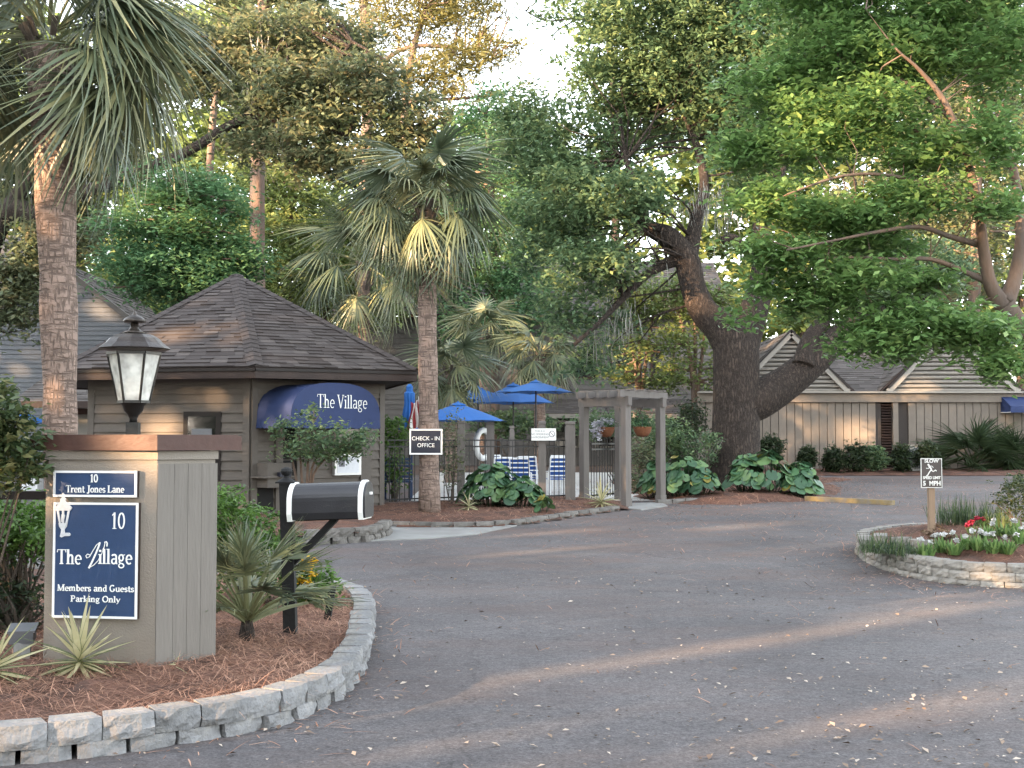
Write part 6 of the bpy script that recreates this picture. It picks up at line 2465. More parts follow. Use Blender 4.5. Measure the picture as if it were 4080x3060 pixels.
def shrub(name, blobs, n, leaf, mat_, label, seed, base, clump=0.12, per=14, cat='shrub', group=None, shell=0.5, up=0.6, stems=6, aspect=0.45):
    root = thing(name, base, label, cat, group)
    o, cc = foliage('foliage', root, blobs, n, leaf, mat_, seed, clump, per, up=up, shell=shell, aspect=aspect)
    m = MB()
    rr = random.Random(seed)
    for i in range(stems):
        c = cc[rr.randrange(len(cc))]
        b = Vector(base) + Vector((rr.uniform(-0.05, 0.05), rr.uniform(-0.05, 0.05), -0.05))
        mid = b.lerp(Vector(c), 0.5) + Vector((rr.uniform(-0.06, 0.06), rr.uniform(-0.06, 0.06), 0.03))
        m.tube([b, mid, Vector(c)], [0.014, 0.009, 0.004], 5)
    m.build('stems', MATS['bark_twig'], root)
    return root


def pxblob(X, Y, d, rx, ry, rd=None):
    """blob given in full-size pixels at depth d"""
    c = A(X, Y, d)
    s = d / 5000
    return (c.x, c.y, c.z, rx * s, (rd if rd is not None else (rx + ry) / 2 * s), ry * s)


b_ = A(40, 2500, 8.3)
shrub('shrub', [pxblob(50, 1790, 7.9, 110, 130), pxblob(-30, 1700, 7.9, 140, 90), pxblob(70, 1850, 7.9, 85, 70), pxblob(-60, 1880, 8.0, 120, 100), pxblob(20, 1640, 7.8, 90, 60), pxblob(150, 1880, 7.8, 40, 30), pxblob(0, 1560, 7.9, 40, 40)], 2600, 0.066, 'leaf_shrub', 'leafy shrub overhanging the left edge of pillar cap', 401, (b_.x - 0.35, b_.y, zl(b_.x, b_.y)), clump=0.07, per=8, shell=0.3, stems=14)
b_ = A(80, 2450, 9.6)
shrub('hedge', [pxblob(60, 2080, 9.6, 190, 110, 0.4), pxblob(-150, 2080, 9.6, 190, 110, 0.4), pxblob(150, 2140, 9.5, 100, 70, 0.4)], 6500, 0.055, 'leaf_hedge', 'bright green hedge behind the dark rail', 402, (b_.x, b_.y, zl(b_.x, b_.y)), clump=0.09, per=14, cat='hedge', stems=60, shell=0.3)
shrub('shrub', [pxblob(80, 2400, 9.4, 190, 130, 0.3), pxblob(-100, 2380, 9.4, 190, 150, 0.3)], 1500, 0.06, 'leaf_box', 'bare twiggy dark undergrowth left of the pillar', 403, (b_.x + 0.1, b_.y - 0.3, zl(b_.x, b_.y)), clump=0.09, per=10, stems=50, shell=0.2)
b_ = A(980, 2350, 10.9)
shrub('hedge', [pxblob(900, 2080, 10.8, 120, 110, 0.35), pxblob(1000, 2130, 10.8, 120, 100, 0.35), pxblob(1090, 2190, 10.8, 100, 85, 0.32), pxblob(930, 2230, 10.9, 150, 120, 0.35), pxblob(1100, 2280, 10.9, 110, 100, 0.3), pxblob(830, 2050, 11.0, 110, 110, 0.3)], 8500, 0.05, 'leaf_hedge', 'bright green hedge between pillar and mailbox', 404, (b_.x, b_.y, zl(b_.x, b_.y)), clump=0.07, per=14, cat='hedge', shell=0.45, stems=10)
# clipped shrubs along the taupe wall
for i, (X, Y, rx, ry, lab) in enumerate(((3071, 1785, 46, 42, 'rounded shrub peeking out right of the oak trunk'), (3217, 1825, 32, 40, 'narrow clipped shrub above the wide leaf clump'), (3321, 1838, 38, 50, 'square clipped shrub, first along the bare wall'), (3407, 1828, 42, 55, 'square clipped shrub between two others by the wall'), (3487, 1822, 42, 46, 'loose light green shrub beside the louvred door'), (3593, 1828, 36, 54, 'tall square clipped shrub right of the louvred door'), (3692, 1815, 44, 50, 'dark round shrub behind the speed sign'))):
    q = A(X, Y, 36.9)
    shrub('clipped_shrub', [pxblob(X, Y, 36.9, rx, ry)], 3200, 0.085, 'leaf_box' if i != 4 else 'leaf_oak', lab, 420 + i, (q.x, q.y, gz(36.9)), clump=0.06, per=8, shell=0.6)
    if i == 4:
        continue
q = A(4075, 2080, 16.0)
shrub('clipped_shrub', [pxblob(4085, 1980, 16.0, 95, 85)], 3200, 0.045, 'leaf_shrub', 'round clipped shrub at the right end of the island', 430, (q.x, q.y, zr(q.x, q.y)), clump=0.05, per=10, shell=0.75)
# vines and shrubs beyond the fence
for i, (X, Y, d, rx, ry, n, lf, mt, lab) in enumerate((
        (1570, 1720, 26.6, 60, 60, 900, 0.10, 'leaf_hedge', 'bright shrub behind the fence beside gatehouse corner'),
        (1570, 1850, 26.4, 30, 110, 700, 0.09, 'leaf_hedge', 'narrow light green creeper climbing behind the fence'),
        (1800, 1790, 24.7, 40, 150, 900, 0.07, 'leaf_oak_dusty', 'thin vine climbing the post right of sign palm'),
        (2050, 1690, 39.0, 170, 45, 2200, 0.16, 'leaf_oak', 'low dark hedge beneath the umbrellas'),
        (2450, 1690, 33.0, 190, 50, 2200, 0.13, 'leaf_oak', 'leafy hedge seen through the pergola posts'),
        (2660, 1760, 29.5, 90, 100, 2000, 0.10, 'leaf_oak', 'dense dark shrub right behind the pergola'),
        (2560, 1860, 29.0, 80, 120, 1500, 0.10, 'leaf_oak_dusty', 'dusty shrub filling the back of the pergola'),
        (2750, 1690, 31.0, 50, 90, 1500, 0.09, 'leaf_box', 'dark conical evergreen left of the oak trunk'),
        (2800, 1790, 29.3, 60, 70, 900, 0.10, 'leaf_oak', 'loose shrub leaning on the oak trunk'))):
    q = A(X, Y, d)
    shrub('shrub', [pxblob(X, Y, d, rx, ry)], n, lf, mt, lab, 440 + i, (q.x, q.y, gz(d)), clump=0.16, per=10, shell=0.4, stems=8)

# ------------------------------------------------------------------ trees


def vb(x, y, d, rx, ry, rd=None, w=1.0):
    c = V(x, y, d)
    s = d / 5000 * VS
    return (c.x, c.y, c.z, rx * s, rd if rd is not None else max(rx, ry) * s * 0.8, ry * s, w)


def limb(mb, pts, d, seg=10, smooth=5, dd=0.0):
    """pts: (x,y,r) in overview pixels, optional 4th = depth offset"""
    P, R = [], []
    s = d / 5000 * VS
    for i, p in enumerate(pts):
        off = p[3] if len(p) > 3 else dd * i
        P.append(V(p[0], p[1], d + off))
        R.append(p[2] * s)
    C = catmull(P, smooth)
    RR = []
    n = len(P)
    for i in range(len(C)):
        t = i / (len(C) - 1) * (n - 1)
        k = min(int(t), n - 2)
        RR.append(R[k] + (R[k + 1] - R[k]) * (t - k))
    mb.tube(C, RR, seg)
    return C


def twigs(mb, C, cc, n, seed, r=0.03, maxd=2.2):
    """thin branches from a limb's points to nearby leaf clumps"""
    rr = random.Random(seed)
    cc = np.asarray(cc)
    for _ in range(n):
        c = cc[rr.randrange(len(cc))]
        best = min(C, key=lambda p: (p.x - c[0]) ** 2 + (p.y - c[1]) ** 2 + (p.z - c[2]) ** 2)
        L = (best - Vector(c)).length
        if L > maxd or L < 0.2:
            continue
        m1 = best.lerp(Vector(c), 0.4) + Vector((rr.uniform(-1, 1), rr.uniform(-1, 1), rr.uniform(-0.2, 1))) * L * 0.12
        m2 = best.lerp(Vector(c), 0.75) + Vector((rr.uniform(-1, 1), rr.uniform(-1, 1), rr.uniform(-0.4, 0.8))) * L * 0.12
        mb.tube([best, m1, m2, Vector(c)], [r, r * 0.7, r * 0.45, r * 0.15], 5, cap=False)


def moss(name, parent, spots, seed, n=30, L=0.6):
    """hanging grey moss strands below the given points"""
    rng = np.random.default_rng(seed)
    S = np.repeat(np.array([tuple(s) for s in spots]), n, axis=0)
    S = S + rng.normal(size=S.shape) * np.array([0.20, 0.2, 0.22])
    dirs = np.tile(np.array([[0.02, 0, -1.0]]), (len(S), 1)) + rng.normal(size=S.shape) * 0.20
    me = blade_mesh(name, S, dirs, L * (0.2 + 0.8 * rng.random(len(S)) ** 2), np.full(len(S), 0.026), np.zeros(len(S)), 'moss', rng.random(len(S)), segs=3)
    o = link(name, me, parent)
    o['kind'] = 'stuff'
    return o


# --- the big live oak
OD = 30.0
ob = V(1588, 1052, OD)
oak = thing('oak_tree', (ob.x, ob.y, zo(ob.x, ob.y)), 'big live oak with forked dark trunk behind the pergola', 'tree')
tm_ = MB()
tr_c = limb(tm_, [(1586, 1085, 68), (1587, 1040, 60), (1589, 960, 53), (1590, 860, 50), (1590, 770, 50), (1586, 700, 46)], OD, 20)
tr_l = limb(tm_, [(1592, 770, 44), (1560, 712, 38), (1520, 672, 31), (1497, 620, 28), (1482, 560, 28), (1442, 512, 25), (1398, 488, 15), (1382, 430, 10), (1352, 345, 6)], OD, 14)
tr_l4 = limb(tm_, [(1450, 520, 17), (1390, 478, 13), (1320, 440, 9), (1240, 410, 6), (1170, 420, 3)], OD, 9, dd=0.1)
tr_l2 = limb(tm_, [(1462, 560, 16), (1402, 590, 9), (1335, 655, 7), (1300, 692, 5), (1240, 745, 4)], OD, 8, dd=-0.2)
tr_l3 = limb(tm_, [(1488, 560, 20), (1503, 480, 16), (1522, 400, 11), (1500, 300, 8), (1450, 190, 5)], OD, 9, dd=0.3)
tr_c2 = limb(tm_, [(1598, 750, 42), (1622, 690, 33), (1643, 615, 27), (1650, 540, 23), (1646, 470, 18), (1682, 380, 12), (1725, 250, 8), (1740, 120, 5)], OD, 14, dd=0.15)
tr_r = limb(tm_, [(1585, 880, 46), (1640, 862, 44), (1700, 826, 38), (1765, 772, 34), (1832, 710, 24), (1905, 676, 18), (1995, 640, 10), (2080, 590, 6)], OD, 14, dd=0.1)
tr_r2 = limb(tm_, [(1735, 790, 26), (1752, 730, 19), (1792, 672, 14), (1812, 600, 9), (1830, 480, 6)], OD, 10, dd=0.2)
tr_t = limb(tm_, [(1560, 520, 10), (1590, 515, 8), (1628, 560, 6)], OD, 7)
oak_blobs = [vb(1250, 330, 31, 125, 110), vb(1190, 500, 31, 75, 95), vb(1330, 160, 31, 110, 105), vb(1450, 80, 30, 150, 95), vb(1440, 240, 32, 120, 80), vb(1300, 560, 29, 80, 60), vb(1240, 650, 30, 65, 60), vb(1610, 100, 30, 160, 110), vb(1580, 260, 31, 110, 70), vb(1140, 290, 32, 70, 100), vb(1360, 420, 29, 85, 55), vb(1260, 770, 31, 60, 50, None, .7), vb(1330, 690, 31, 40, 30, None, .4), vb(1750, 80, 31, 130, 100), vb(1500, 0, 30, 300, 60), vb(1740, 260, 32, 100, 90), vb(1240, 430, 30, 95, 70), vb(1900, 640, 31, 110, 50), vb(1990, 560, 31, 90, 60), vb(1650, 400, 32, 70, 50, None, .6)]
_, cc = foliage('crown', oak, oak_blobs, 80000, 0.16, 'leaf_oak', 501, clump=0.42, per=42, shell=0.15)
for C, n, s in ((tr_l, 60, 1), (tr_l3, 60, 2), (tr_c2, 60, 3), (tr_r, 40, 4), (tr_l2, 30, 5), (tr_r2, 30, 6)):
    twigs(tm_, C, cc, n * 3, 510 + s, 0.035, 2.6)
tm_.build('trunk', MATS['bark_oak'], oak, True)
moss('spanish_moss', oak, [V(x, y, OD - 0.3 + 0.2 * (i % 4)) for i, (x, y) in enumerate(((1500, 430), (1525, 420), (1550, 430), (1485, 445), (1600, 440), (1330, 640), (1300, 660), (1360, 620), (1350, 700), (1420, 540), (1560, 480), (1290, 740)))], 520, 34, 0.7)

# --- leafy tree leaning in from the right, rooted on the island
TD = 14.2
tb = Vector((7.05, 15.2, 0))
rt = thing('shade_tree', (tb.x, tb.y, zr(tb.x, tb.y)), 'bright leafy small tree with tan stems over the island', 'tree')
tm2 = MB()
fk = V(2168, 655, TD)
tm2.tube(catmull([Vector((tb.x, tb.y, zr(tb.x, tb.y) - 0.15)), Vector((tb.x - 0.1, tb.y - 0.3, 1.4)), fk], 6), [0.17, 0.165, 0.16, 0.155, 0.15, 0.15, 0.15, 0.145, 0.14, 0.135, 0.13, 0.12, 0.12], 12)
st1 = limb(tm2, [(2168, 660, 20), (2140, 615, 15), (2125, 540, 12), (2112, 440, 10), (2085, 330, 8), (2040, 220, 7), (1985, 150, 4), (1940, 110, 2.5), (1900, 60, 1), (1870, 20, 0.4)], TD, 9, dd=-0.05)
st2 = limb(tm2, [(2172, 655, 20), (2195, 590, 15), (2205, 480, 11), (2180, 330, 8), (2120, 200, 5), (2100, 60, 2.5), (2080, -40, 1)], TD, 9, dd=0.1)
st3 = limb(tm2, [(2140, 612, 9), (2080, 585, 6), (2010, 560, 5), (1930, 560, 4), (1850, 556, 3), (1760, 560, 2)], TD, 7, dd=-0.08)
st4 = limb(tm2, [(2120, 530, 8), (2050, 510, 6), (1985, 490, 5), (1900, 500, 4), (1800, 520, 2.5), (1700, 540, 2)], TD, 7, dd=-0.2)
st5 = limb(tm2, [(2112, 440, 7), (2030, 410, 5), (1930, 380, 4), (1820, 380, 3), (1700, 420, 2)], TD, 7, dd=-0.15)
st6 = limb(tm2, [(2085, 330, 6), (2000, 290, 5), (1900, 270, 4), (1780, 290, 3), (1680, 330, 2)], TD, 7, dd=0.1)
st7 = limb(tm2, [(2165, 680, 9), (2080, 700, 5), (1990, 740, 4), (1900, 760, 2)], TD, 7, dd=-0.1)
st8 = limb(tm2, [(2060, 260, 6), (1960, 180, 4), (1840, 130, 3), (1700, 120, 2)], TD, 7, dd=0.15)
rb_blobs = [vb(1800, 470, 14, 130, 34), vb(1960, 430, 14, 110, 40), vb(1690, 545, 13.8, 90, 30), vb(1840, 600, 13.8, 120, 34), vb(1960, 705, 13.8, 120, 45), vb(2110, 720, 13.6, 100, 50), vb(1770, 655, 14, 85, 34), vb(1660, 610, 14, 60, 26), vb(1720, 320, 14.3, 120, 50), vb(1860, 250, 14.3, 140, 60), vb(2000, 330, 14.2, 110, 45), vb(2150, 300, 13.6, 70, 60), vb(2000, 130, 14.6, 130, 70), vb(1830, 120, 14.6, 150, 70), vb(1660, 430, 14, 80, 36), vb(2160, 450, 13.6, 60, 36), vb(1900, 750, 13.7, 90, 36), vb(1870, 530, 14.4, 120, 26), vb(1690, 200, 14.6, 110, 70), vb(2170, 120, 14, 80, 90), vb(2080, 20, 14.6, 160, 60), vb(1800, 10, 14.8, 180, 60), vb(1990, 610, 14.4, 80, 24), vb(2170, 790, 13.4, 60, 30), vb(1600, 690, 14.0, 40, 22, None, .4), vb(1600, 330, 14.4, 60, 40)]
_, cc = foliage('crown', rt, rb_blobs, 56000, 0.102, 'leaf_bright', 530, clump=0.20, per=16, shell=0.1, flat=0.4, up=0.9)
for i, C in enumerate((st1, st2, st3, st4, st5, st6, st7, st8)):
    twigs(tm2, C, cc, 45, 540 + i, 0.009, 0.8)
tm2.build('trunk', MATS['bark_smooth'], rt, True)


def bg_tree(name, x, d, trunk, blobs, n, leaf, mt, bark, label, seed, clump=0.5, per=40, nt=60, r0=0.2, up=0.6, shell=0.2, cat='tree', aspect=0.45, maxd=4.0, mossy=0):
    """trunk: list of limbs in overview pixels"""
    b = V(x, 1000, d)
    root = thing(name, (b.x, b.y, gz(d)), label, cat)
    m = MB()
    allC = []
    for L in trunk:
        allC += limb(m, L, d, 9)
    f = trunk[0][0]
    p0 = V(f[0], f[1], d)
    m.tube([Vector((p0.x, p0.y, gz(d) - 0.2)), p0], [f[2] * d / 5000 * VS * 1.2, f[2] * d / 5000 * VS], 10)
    _, cc = foliage('crown', root, blobs, n, leaf, mt, seed, clump=clump, per=per, up=up, shell=shell, aspect=aspect)
    twigs(m, allC, cc, nt, seed + 1, 0.05, maxd)
    m.build('trunk', MATS[bark], root, True)
    if mossy:
        rr = random.Random(seed)
        sp_ = [Vector(cc[rr.randrange(len(cc))]) for _ in range(mossy)]
        moss('spanish_moss', root, sp_, seed + 2, 26, 1.2)
    return root


# left oak, dark limbs over the gatehouse
bg_tree('oak_tree', -60, 33.0, [[(-60, 760, 40), (-40, 560, 36), (20, 455, 26), (90, 470, 20), (150, 430, 16), (260, 385, 13), (400, 330, 11), (520, 262, 10), (640, 270, 8), (780, 300, 5), (900, 330, 3)], [(-30, 520, 26), (40, 420, 16), (100, 330, 12), (200, 220, 9), (320, 130, 6)], [(520, 262, 9), (600, 200, 7), (700, 160, 5), (760, 90, 3)], [(560, 270, 8), (660, 340, 6), (760, 400, 4), (840, 440, 3)]],
        [vb(620, 210, 33, 120, 80), vb(760, 190, 33, 110, 70), vb(880, 270, 33, 80, 70), vb(700, 320, 32.5, 110, 60), vb(860, 380, 32.5, 80, 55), vb(560, 310, 33, 70, 50), vb(560, 110, 34, 110, 80), vb(690, 80, 34, 100, 60), vb(380, 120, 34, 140, 90), vb(120, 520, 33, 90, 55), vb(50, 600, 32.5, 60, 50), vb(30, 660, 32.5, 50, 50), vb(200, 330, 34, 130, 60), vb(60, 380, 34, 90, 60), vb(170, 480, 34, 60, 70)],
        56000, 0.18, 'leaf_oak_dusty', 'bark_oak', 'spreading oak whose dark limbs reach over the gatehouse roof', 601, clump=0.45, nt=240, mossy=16)
# feathery green tree in front of the blue-grey house
bg_tree('cypress_tree', 380, 28.5, [[(390, 780, 10), (392, 600, 9), (400, 480, 7), (410, 400, 4)]],
        [vb(330, 520, 28.5, 110, 90), vb(440, 480, 28.5, 100, 80), vb(400, 600, 28.3, 130, 70), vb(300, 590, 28.2, 65, 55), vb(480, 580, 28.6, 90, 70), vb(380, 410, 28.8, 110, 40)],
        26000, 0.14, 'leaf_cypress', 'bark_pine', 'feathery green tree hiding the gable behind the gatehouse', 611, clump=0.40, per=40, up=1.0)
# pine, sunlit, top centre
bg_tree('pine_tree', 850, 58.0, [[(800, 700, 16), (790, 400, 14), (795, 200, 12), (790, 60, 11), (780, -60, 9)], [(860, 600, 9), (870, 300, 8), (890, 120, 7), (920, 20, 5)], [(795, 180, 6), (860, 110, 5), (960, 100, 4), (1060, 130, 2)], [(880, 220, 5), (960, 215, 4), (1040, 210, 2)]],
        [vb(820, 40, 58, 80, 50), vb(920, 60, 58, 90, 55), vb(1010, 40, 58, 70, 40), vb(1060, 110, 58, 70, 40), vb(960, 140, 58, 100, 40), vb(1110, 190, 58, 40, 20, None, .6), vb(880, 180, 58, 90, 40), vb(1000, 210, 58, 80, 30), vb(760, 110, 58, 60, 50), vb(960, -20, 58, 160, 40)],
        15000, 0.42, 'leaf_pine', 'bark_pine', 'tall sunlit pine with open yellowish needles against the sky', 621, clump=0.7, per=26, aspect=0.16, nt=120, maxd=5)
# bare mossy trunk left of centre
bg_tree('pine_tree', 560, 40.0, [[(556, 600, 17), (556, 400, 16), (560, 250, 15), (566, 100, 14), (572, -60, 12)], [(560, 200, 5), (610, 130, 4), (650, 90, 2)], [(450, 600, 9), (452, 450, 9), (455, 330, 8), (470, 150, 7)]],
        [vb(560, -60, 40, 160, 60), vb(640, 30, 40, 60, 50, None, .5), vb(470, 60, 40, 60, 60, None, .5)],
        4500, 0.3, 'leaf_oak_dusty', 'bark_pine', 'straight grey pine trunk draped with moss left of centre', 631, clump=0.6, per=22, nt=40, mossy=10)
# light trees behind the gatehouse
bg_tree('sweetgum_tree', 620, 44.0, [[(620, 760, 9), (622, 600, 9), (630, 450, 7), (640, 350, 4)], [(700, 760, 7), (705, 600, 6), (720, 480, 4)]],
        [vb(590, 400, 44, 90, 60), vb(650, 470, 44, 110, 80), vb(560, 520, 43, 80, 80), vb(700, 580, 43, 100, 80), vb(610, 620, 43, 90, 70), vb(780, 520, 44, 80, 90), vb(800, 650, 43, 80, 60), vb(860, 560, 45, 70, 80)],
        26000, 0.20, 'leaf_light', 'bark_pine', 'pale green tree rising behind the gatehouse roof', 641, clump=0.55, per=40)
bg_tree('bay_tree', 1070, 46.0, [[(1070, 800, 9), (1068, 600, 9), (1060, 400, 7), (1050, 250, 4)]],
        [vb(1060, 260, 46, 80, 60), vb(1120, 340, 46, 90, 90), vb(1010, 340, 47, 80, 70), vb(1080, 470, 45, 100, 90), vb(980, 560, 46, 90, 90), vb(1130, 620, 45, 90, 90), vb(1020, 700, 44, 90, 60), vb(900, 420, 47, 80, 100)],
        26000, 0.20, 'leaf_cypress', 'bark_pine', 'dense green tree between the sign palm and the oak', 651, clump=0.55, per=40)
# sunlit crepe myrtles behind the pergola
for i, (x, d, lab) in enumerate(((1380, 41.0, 'pale-stemmed myrtle with yellow-green leaves above the pergola'), (1500, 40.0, 'pale-stemmed myrtle just left of the oak trunk'))):
    bg_tree('crepe_myrtle', x, d, [[(x, 880, 6), (x - 8, 780, 5), (x - 30, 690, 4), (x - 50, 620, 2)], [(x + 4, 880, 5), (x + 15, 780, 4), (x + 30, 690, 3), (x + 55, 620, 2)], [(x, 870, 5), (x + 2, 760, 4), (x, 660, 3)]],
            [vb(x - 30, 640, d, 60, 50), vb(x + 30, 660, d, 60, 45), vb(x, 740, d, 80, 40, None, .6), vb(x - 40, 810, d, 50, 30, None, .6), vb(x + 40, 820, d, 40, 30, None, .5)],
            5200, 0.17, 'leaf_light', 'bark_smooth', lab, 661 + i * 5, clump=0.4, per=18, nt=60)
# crepe myrtle in front of the gatehouse entry
mx_ = A(1222, 1960, 20.6)
cmy = thing('crepe_myrtle', (mx_.x, mx_.y, zg(mx_.x, mx_.y)), 'small multi-stemmed tree growing in front of the awning', 'tree')
m_ = MB()
cstem = []
for (x1, y1, x2, y2) in ((1175, 1880, 1120, 1720), (1200, 1870, 1190, 1700), (1225, 1880, 1250, 1680), (1240, 1880, 1330, 1720), (1250, 1890, 1420, 1730)):
    pts = catmull([Vector((mx_.x + (x1 - 1215) * 0.0012, mx_.y, zg(mx_.x, mx_.y) - 0.1)), A(x1, y1, 20.6), A((x1 + x2) / 2, (y1 + y2) / 2 - 10, 20.5), A(x2, y2, 20.4)], 4)
    m_.tube(pts, [0.032 * (1 - 0.075 * i) for i in range(len(pts))], 6)
    cstem += pts
_, cc = foliage('crown', cmy, [pxblob(1130, 1720, 20.5, 60, 45), pxblob(1230, 1680, 20.5, 55, 60), pxblob(1310, 1750, 20.4, 110, 60), pxblob(1200, 1790, 20.5, 80, 50), pxblob(1430, 1740, 20.4, 55, 50), pxblob(1290, 1820, 20.4, 70, 35), pxblob(1380, 1800, 20.5, 60, 40)], 2600, 0.085, 'leaf_oak', 671, clump=0.14, per=10, shell=0.1)
twigs(m_, cstem, cc, 160, 672, 0.008, 0.7)
m_.build('trunk', MATS['bark_smooth'], cmy, True)
# upper right background tree
bg_tree('oak_tree', 2120, 44.0, [[(2100, 760, 14), (2110, 500, 12), (2105, 300, 10), (2080, 150, 7), (2060, 40, 4)], [(2108, 400, 9), (2170, 200, 7), (2210, 60, 4)]],
        [vb(2000, 60, 44, 150, 90), vb(2160, 150, 44, 110, 110), vb(2050, 240, 45, 140, 90), vb(1880, 180, 45, 110, 110), vb(2130, 330, 45, 120, 100), vb(1950, 400, 45, 150, 90), vb(2150, 480, 45, 120, 90), vb(1850, 560, 45, 130, 90), vb(2020, 580, 45, 150, 90)],
        26000, 0.24, 'leaf_oak_dusty', 'bark_pine', 'tall dusty oak behind the shade tree on the right', 681, clump=0.6, per=40)
# thin dark branch crossing the sky gap
bg_tree('pine_tree', 1330, 60.0, [[(1330, 500, 9), (1325, 200, 8), (1310, 40, 7), (1300, -60, 5)], [(1318, 60, 4), (1250, 40, 3), (1180, 45, 2), (1130, 20, 1)], [(1250, 40, 2), (1200, 70, 1.5), (1190, 100, 1)]],
        [vb(1180, 15, 60, 60, 22, None, .35), vb(1320, -40, 60, 120, 60), vb(1290, 60, 60, 50, 30, None, .4)],
        1700, 0.4, 'leaf_pine', 'bark_oak', 'far pine whose thin dark branch crosses the sky gap', 691, clump=0.6, per=18, aspect=0.16, nt=60, maxd=4)

# far wood closing the view
rng = np.random.default_rng(77)
fb = []
for i in range(46):
    x = -60 + 2350 * (i + 0.5) / 46 + RND.uniform(-30, 30)
    d = RND.uniform(62, 78)
    top = (60 if x < 700 or x > 1330 else 320) + 50 * math.sin(x * 0.011) + RND.uniform(-50, 50)
    for k in range(6 if top < 250 else 4):
        y = top + 70 + k * 150
        fb.append(vb(x, y, d, 95, 95, 2.5))
far = thing('far_wood', (0, 70, gz(70)), 'distant belt of mixed green trees closing the view', 'trees')
far['kind'] = 'stuff'
fo, _ = foliage('crowns', far, fb, 105000, 0.60, 'leaf_light', 701, clump=0.9, per=36, shell=0.5, aspect=0.6)
m_ = MB()
for i in range(26):
    p = V(-60 + 2350 * i / 25, 700, 66 + 4 * math.sin(i * 3.3))
    m_.tube([(p.x, p.y, gz(66) - 0.2), (p.x + 0.3, p.y, 9.0)], [0.28, 0.16], 7)
m_.build('trunks', MATS['bark_pine'], far)

# ------------------------------------------------------------------ woodland put in unseen as shadow caster: its gaps shape the dappled light
REF = Vector((0, 15, 0))
SH = Vector((-math.sin(SUN_AZ), -math.cos(SUN_AZ), 0))
LT = Vector((math.cos(SUN_AZ), -math.sin(SUN_AZ), 0))
WD = 34.0


def sun_trace(P):
    """lateral and height where the sun ray through P crosses the middle of the wood"""
    P = Vector(P)
    s = (WD - (P - REF).dot(SH)) / SDIR.dot(SH)
    Q = P + SDIR * s
    return (Q - REF).dot(LT), Q.z


GAPS = []


def gap(P, rl, rz):  # hole cut in the leaves so the sun reaches a chosen spot
    l, z = sun_trace(P)
    GAPS.append((l, z, rl, rz))


gap(H(615, 1800, PL, PN), 0.24, 0.27)
gap(H(640, 1725, WL, WN), 0.35, 0.30)
gap(A(900, 1395, 23.0), 0.45, 0.25)
gap(G(2900, 2570), 0.26, 0.62)
gap(G(3700, 2440), 0.34, 0.30)
gap(G(3500, 2850), 0.22, 0.40)
gap(G(3950, 2760), 0.30, 0.22)
gap(G(2150, 2205), 0.45, 0.30)
gap(G(2950, 2100), 0.55, 0.25)
gap(G(880, 2800, 0.17), 0.40, 0.12)
gap(A(150, 760, 14.5), 0.40, 0.45)
gap(A(330, 640, 14.3), 0.35, 0.30)
gap(A(1950, 1000, 22.0), 0.55, 0.45)
gap(A(1720, 930, 22.0), 0.35, 0.40)
gap(A(3150, 1660, 39), 0.6, 0.7)
gap(A(3420, 1720, 39), 0.55, 0.35)
gap(A(3640, 1590, 39), 0.7, 0.3)
gap(A(3720, 1970, 16.4), 0.28, 0.30)
gap(A(3960, 2060, 16.0), 0.35, 0.25)
gap(A(2900, 2010, 27), 0.9, 0.12)
gap(A(2640, 880, 30), 0.5, 0.5)
gap(A(2560, 330, 30), 0.6, 0.5)
gap(A(3630, 320, 14.2), 0.3, 0.5)
gap(A(3950, 820, 14.2), 0.3, 0.4)
gap(A(3350, 800, 14), 0.35, 0.35)
gap(A(3100, 900, 14), 0.35, 0.30)
gap(A(2600, 1500, 41), 1.2, 0.8)
gap(A(2250, 1330, 36), 0.9, 0.5)
gap(A(1470, 1250, 30), 0.4, 0.8)
gap(A(350, 1050, 33), 0.7, 0.6)
gap(A(40, 1900, 7.9), 0.25, 0.15)
rng = np.random.default_rng(99)
NW = 105000
lat = rng.uniform(-52, 30, NW)
zz = rng.uniform(0.0, 19.0, NW)
dep = rng.normal(size=NW) * 1.6
C = np.array(REF)[None] + np.outer(WD + dep, np.array(SH)) + np.outer(lat, np.array(LT))
C[:, 2] = zz
# position along the sun ray, on the middle plane
s_ = (WD - (WD + dep)) / SDIR.dot(SH)
pl = lat
pz_ = zz + SDIR.z * s_
gr = rng.random((90, 40))
gr2 = rng.random((200, 90))


def vnoise(g, x, y):
    x = np.clip(x, 0, g.shape[0] - 1.001)
    y = np.clip(y, 0, g.shape[1] - 1.001)
    i, j = x.astype(int), y.astype(int)
    u, v_ = x - i, y - j
    return (g[i, j] * (1 - u) + g[i + 1, j] * u) * (1 - v_) + (g[i, j + 1] * (1 - u) + g[i + 1, j + 1] * u) * v_


nz_ = 0.62 * vnoise(gr, (pl + 52) * 1.05, pz_ * 1.9) + 0.38 * vnoise(gr2, (pl + 52) * 2.3, pz_ * 4.5)
thr = np.interp(pz_, [0, 5, 8, 11, 14, 17, 19], [0.10, 0.14, 0.21, 0.28, 0.36, 0.47, 0.66])
keep = nz_ > thr
for (l, z, a, b) in GAPS:
    wob = 1 + 0.35 * (vnoise(gr2, (pl + 52) * 4.0 % 190, pz_ * 7.0 % 80) - 0.5)
    keep &= ((pl - l) / (a * wob)) ** 2 + ((pz_ - z) / (b * wob)) ** 2 > 1
C = C[keep]
Ln = 0.48 * (0.6 + 0.8 * rng.random(len(C)))
P = leaf_verts(C, Ln, Ln * 0.75, rng, up=-0.1, Nn=np.tile(np.array(SDIR) * 0.8, (len(C), 1)))
wood = thing('shade_woodland', REF + SH * WD, 'unseen belt of trees behind the viewer, put in to cast dappled shade', 'trees')
wood['kind'] = 'stuff'
link('crowns', np_mesh('crowns', P, 4, MATS['leaf_oak'], rng.random(len(C))), wood)
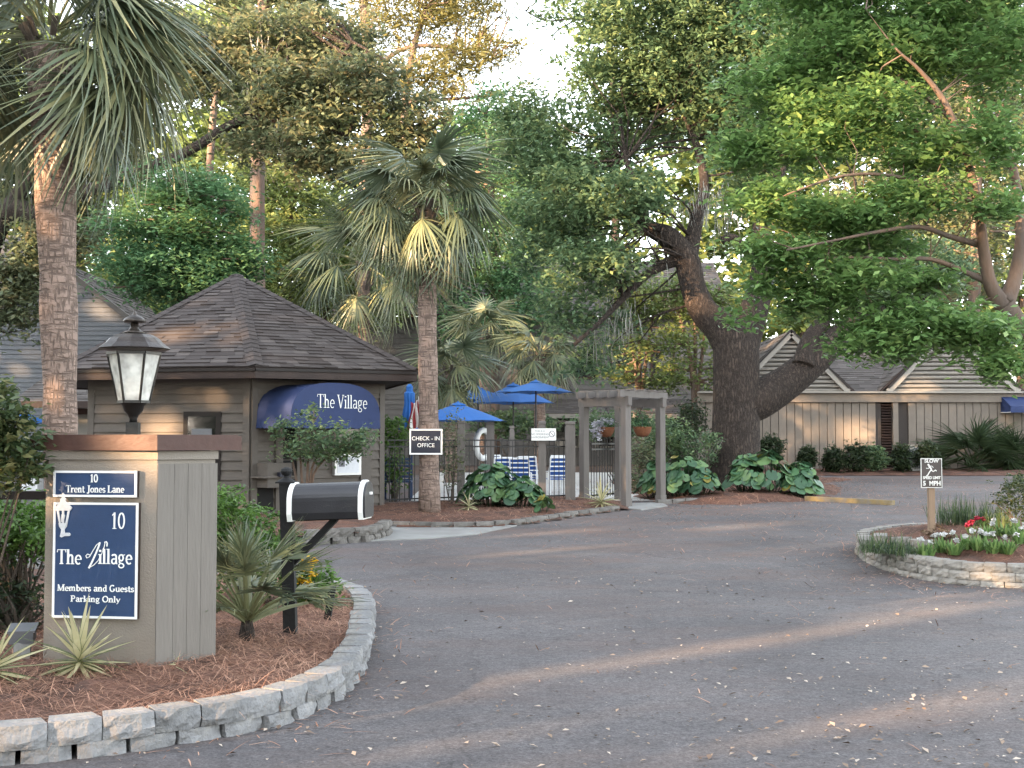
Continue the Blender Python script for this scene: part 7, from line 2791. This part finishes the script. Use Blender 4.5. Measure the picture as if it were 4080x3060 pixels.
m_ = MB()
for i in range(24):
    p = REF + SH * (WD + 2.0 + RND.uniform(-0.5, 1.5)) + LT * (-50 + 80 * i / 23)
    m_.tube([(p.x, p.y, -0.2), (p.x + 0.2, p.y, 14)], [0.3, 0.12], 7)
m_.build('trunks', MATS['bark_oak'], wood)

# ------------------------------------------------------------------ pine straw and fallen leaves
straw_on('pine_straw', LINPOLY, zleft, 42000, 801, 'loose pine needles over the pillar bed', box=(-4.2, -0.9, 5.9, 13.5), width=0.0055, length=0.16)
straw_on('pine_straw', RPOLY, zright, 6000, 802, 'loose pine needles over the white flower island', box=(4.4, 9, 13.2, 19), width=0.006, length=0.16)
straw_on('pine_straw', GPOLY, zgate, 6000, 803, 'loose pine needles over the gatehouse bed', box=(-5, 2.4, 20, 26), width=0.009, length=0.2)
straw_on('pine_straw', OPOLY, zoak, 5000, 804, 'loose pine needles over the oak bed', width=0.011, length=0.24)
ROADP = [(-3, 5.4), (9, 5.4), (14, 36), (-6, 36)]


def road_z(x, y):
    return GZ(y) + 0.006


def edge_w(x, y):
    """needles gather along the walls and far kerb"""
    d1 = bed_height([(p.x, p.y) for p in LW] + [(-9, 14.6), (-9, 5.6)], x, y, 0, 1, 1)[1]
    d2 = bed_height([(p.x, p.y) for p in RW], x, y, 0, 1, 1)[1]
    d3 = bed_height(OPOLY, x, y, 0, 1, 1)[1]
    w = np.exp(-d1 / 0.18) + np.exp(-d2 / 0.7) + 0.9 * np.exp(-d3 / 2.0)
    clump_ = 0.5 + 0.5 * np.sin(x * 1.7 + 2 * np.sin(y * 0.9)) * np.sin(y * 1.3 + x)
    far_ = np.clip((y - 14) / 10, 0, 1) * 0.30
    return np.clip(w * 0.7 + 0.02 + far_ * clump_, 0, 1)


straw_on('pine_straw', ROADP, road_z, 22000, 805, 'pine needles drifted along the edges of the lane', width=0.010, length=0.16, lift=0.002, weight=edge_w, box=(-2, 12, 5.4, 34))
rng = np.random.default_rng(811)
n = 7000
x = rng.uniform(-2.2, 6.0, n)
y = 5.5 + 9.5 * rng.random(n) ** 1.3
w = np.clip(0.18 + 0.8 * np.clip((x - 0.2) / 2.2, 0, 1) * np.clip((9.5 - y) / 3, 0, 1) + 0.6 * edge_w(x, y), 0, 1)
kp = (rng.random(n) < w) & ~inside([(p.x, p.y) for p in LW] + [(-9, 14.6), (-9, 5.6)], x, y) & ~inside([(p.x, p.y) for p in RW], x, y)
x, y = x[kp], y[kp]
Cn = np.stack([x, y, GZ(y) + 0.018], 1)
Ln = 0.044 * (0.35 + 1.0 * rng.random(len(x)) ** 2)
P = leaf_verts(Cn, Ln, Ln * 0.55, rng, up=2.2)
P[:, 2] = np.maximum(P[:, 2], np.repeat(GZ(y) + 0.009, 4))
tag(link('leaf_litter', np_mesh('leaf_litter', P, 4, MATS['litter'], rng.random(len(x)))), 'small fallen leaves scattered over the asphalt', kind='stuff')
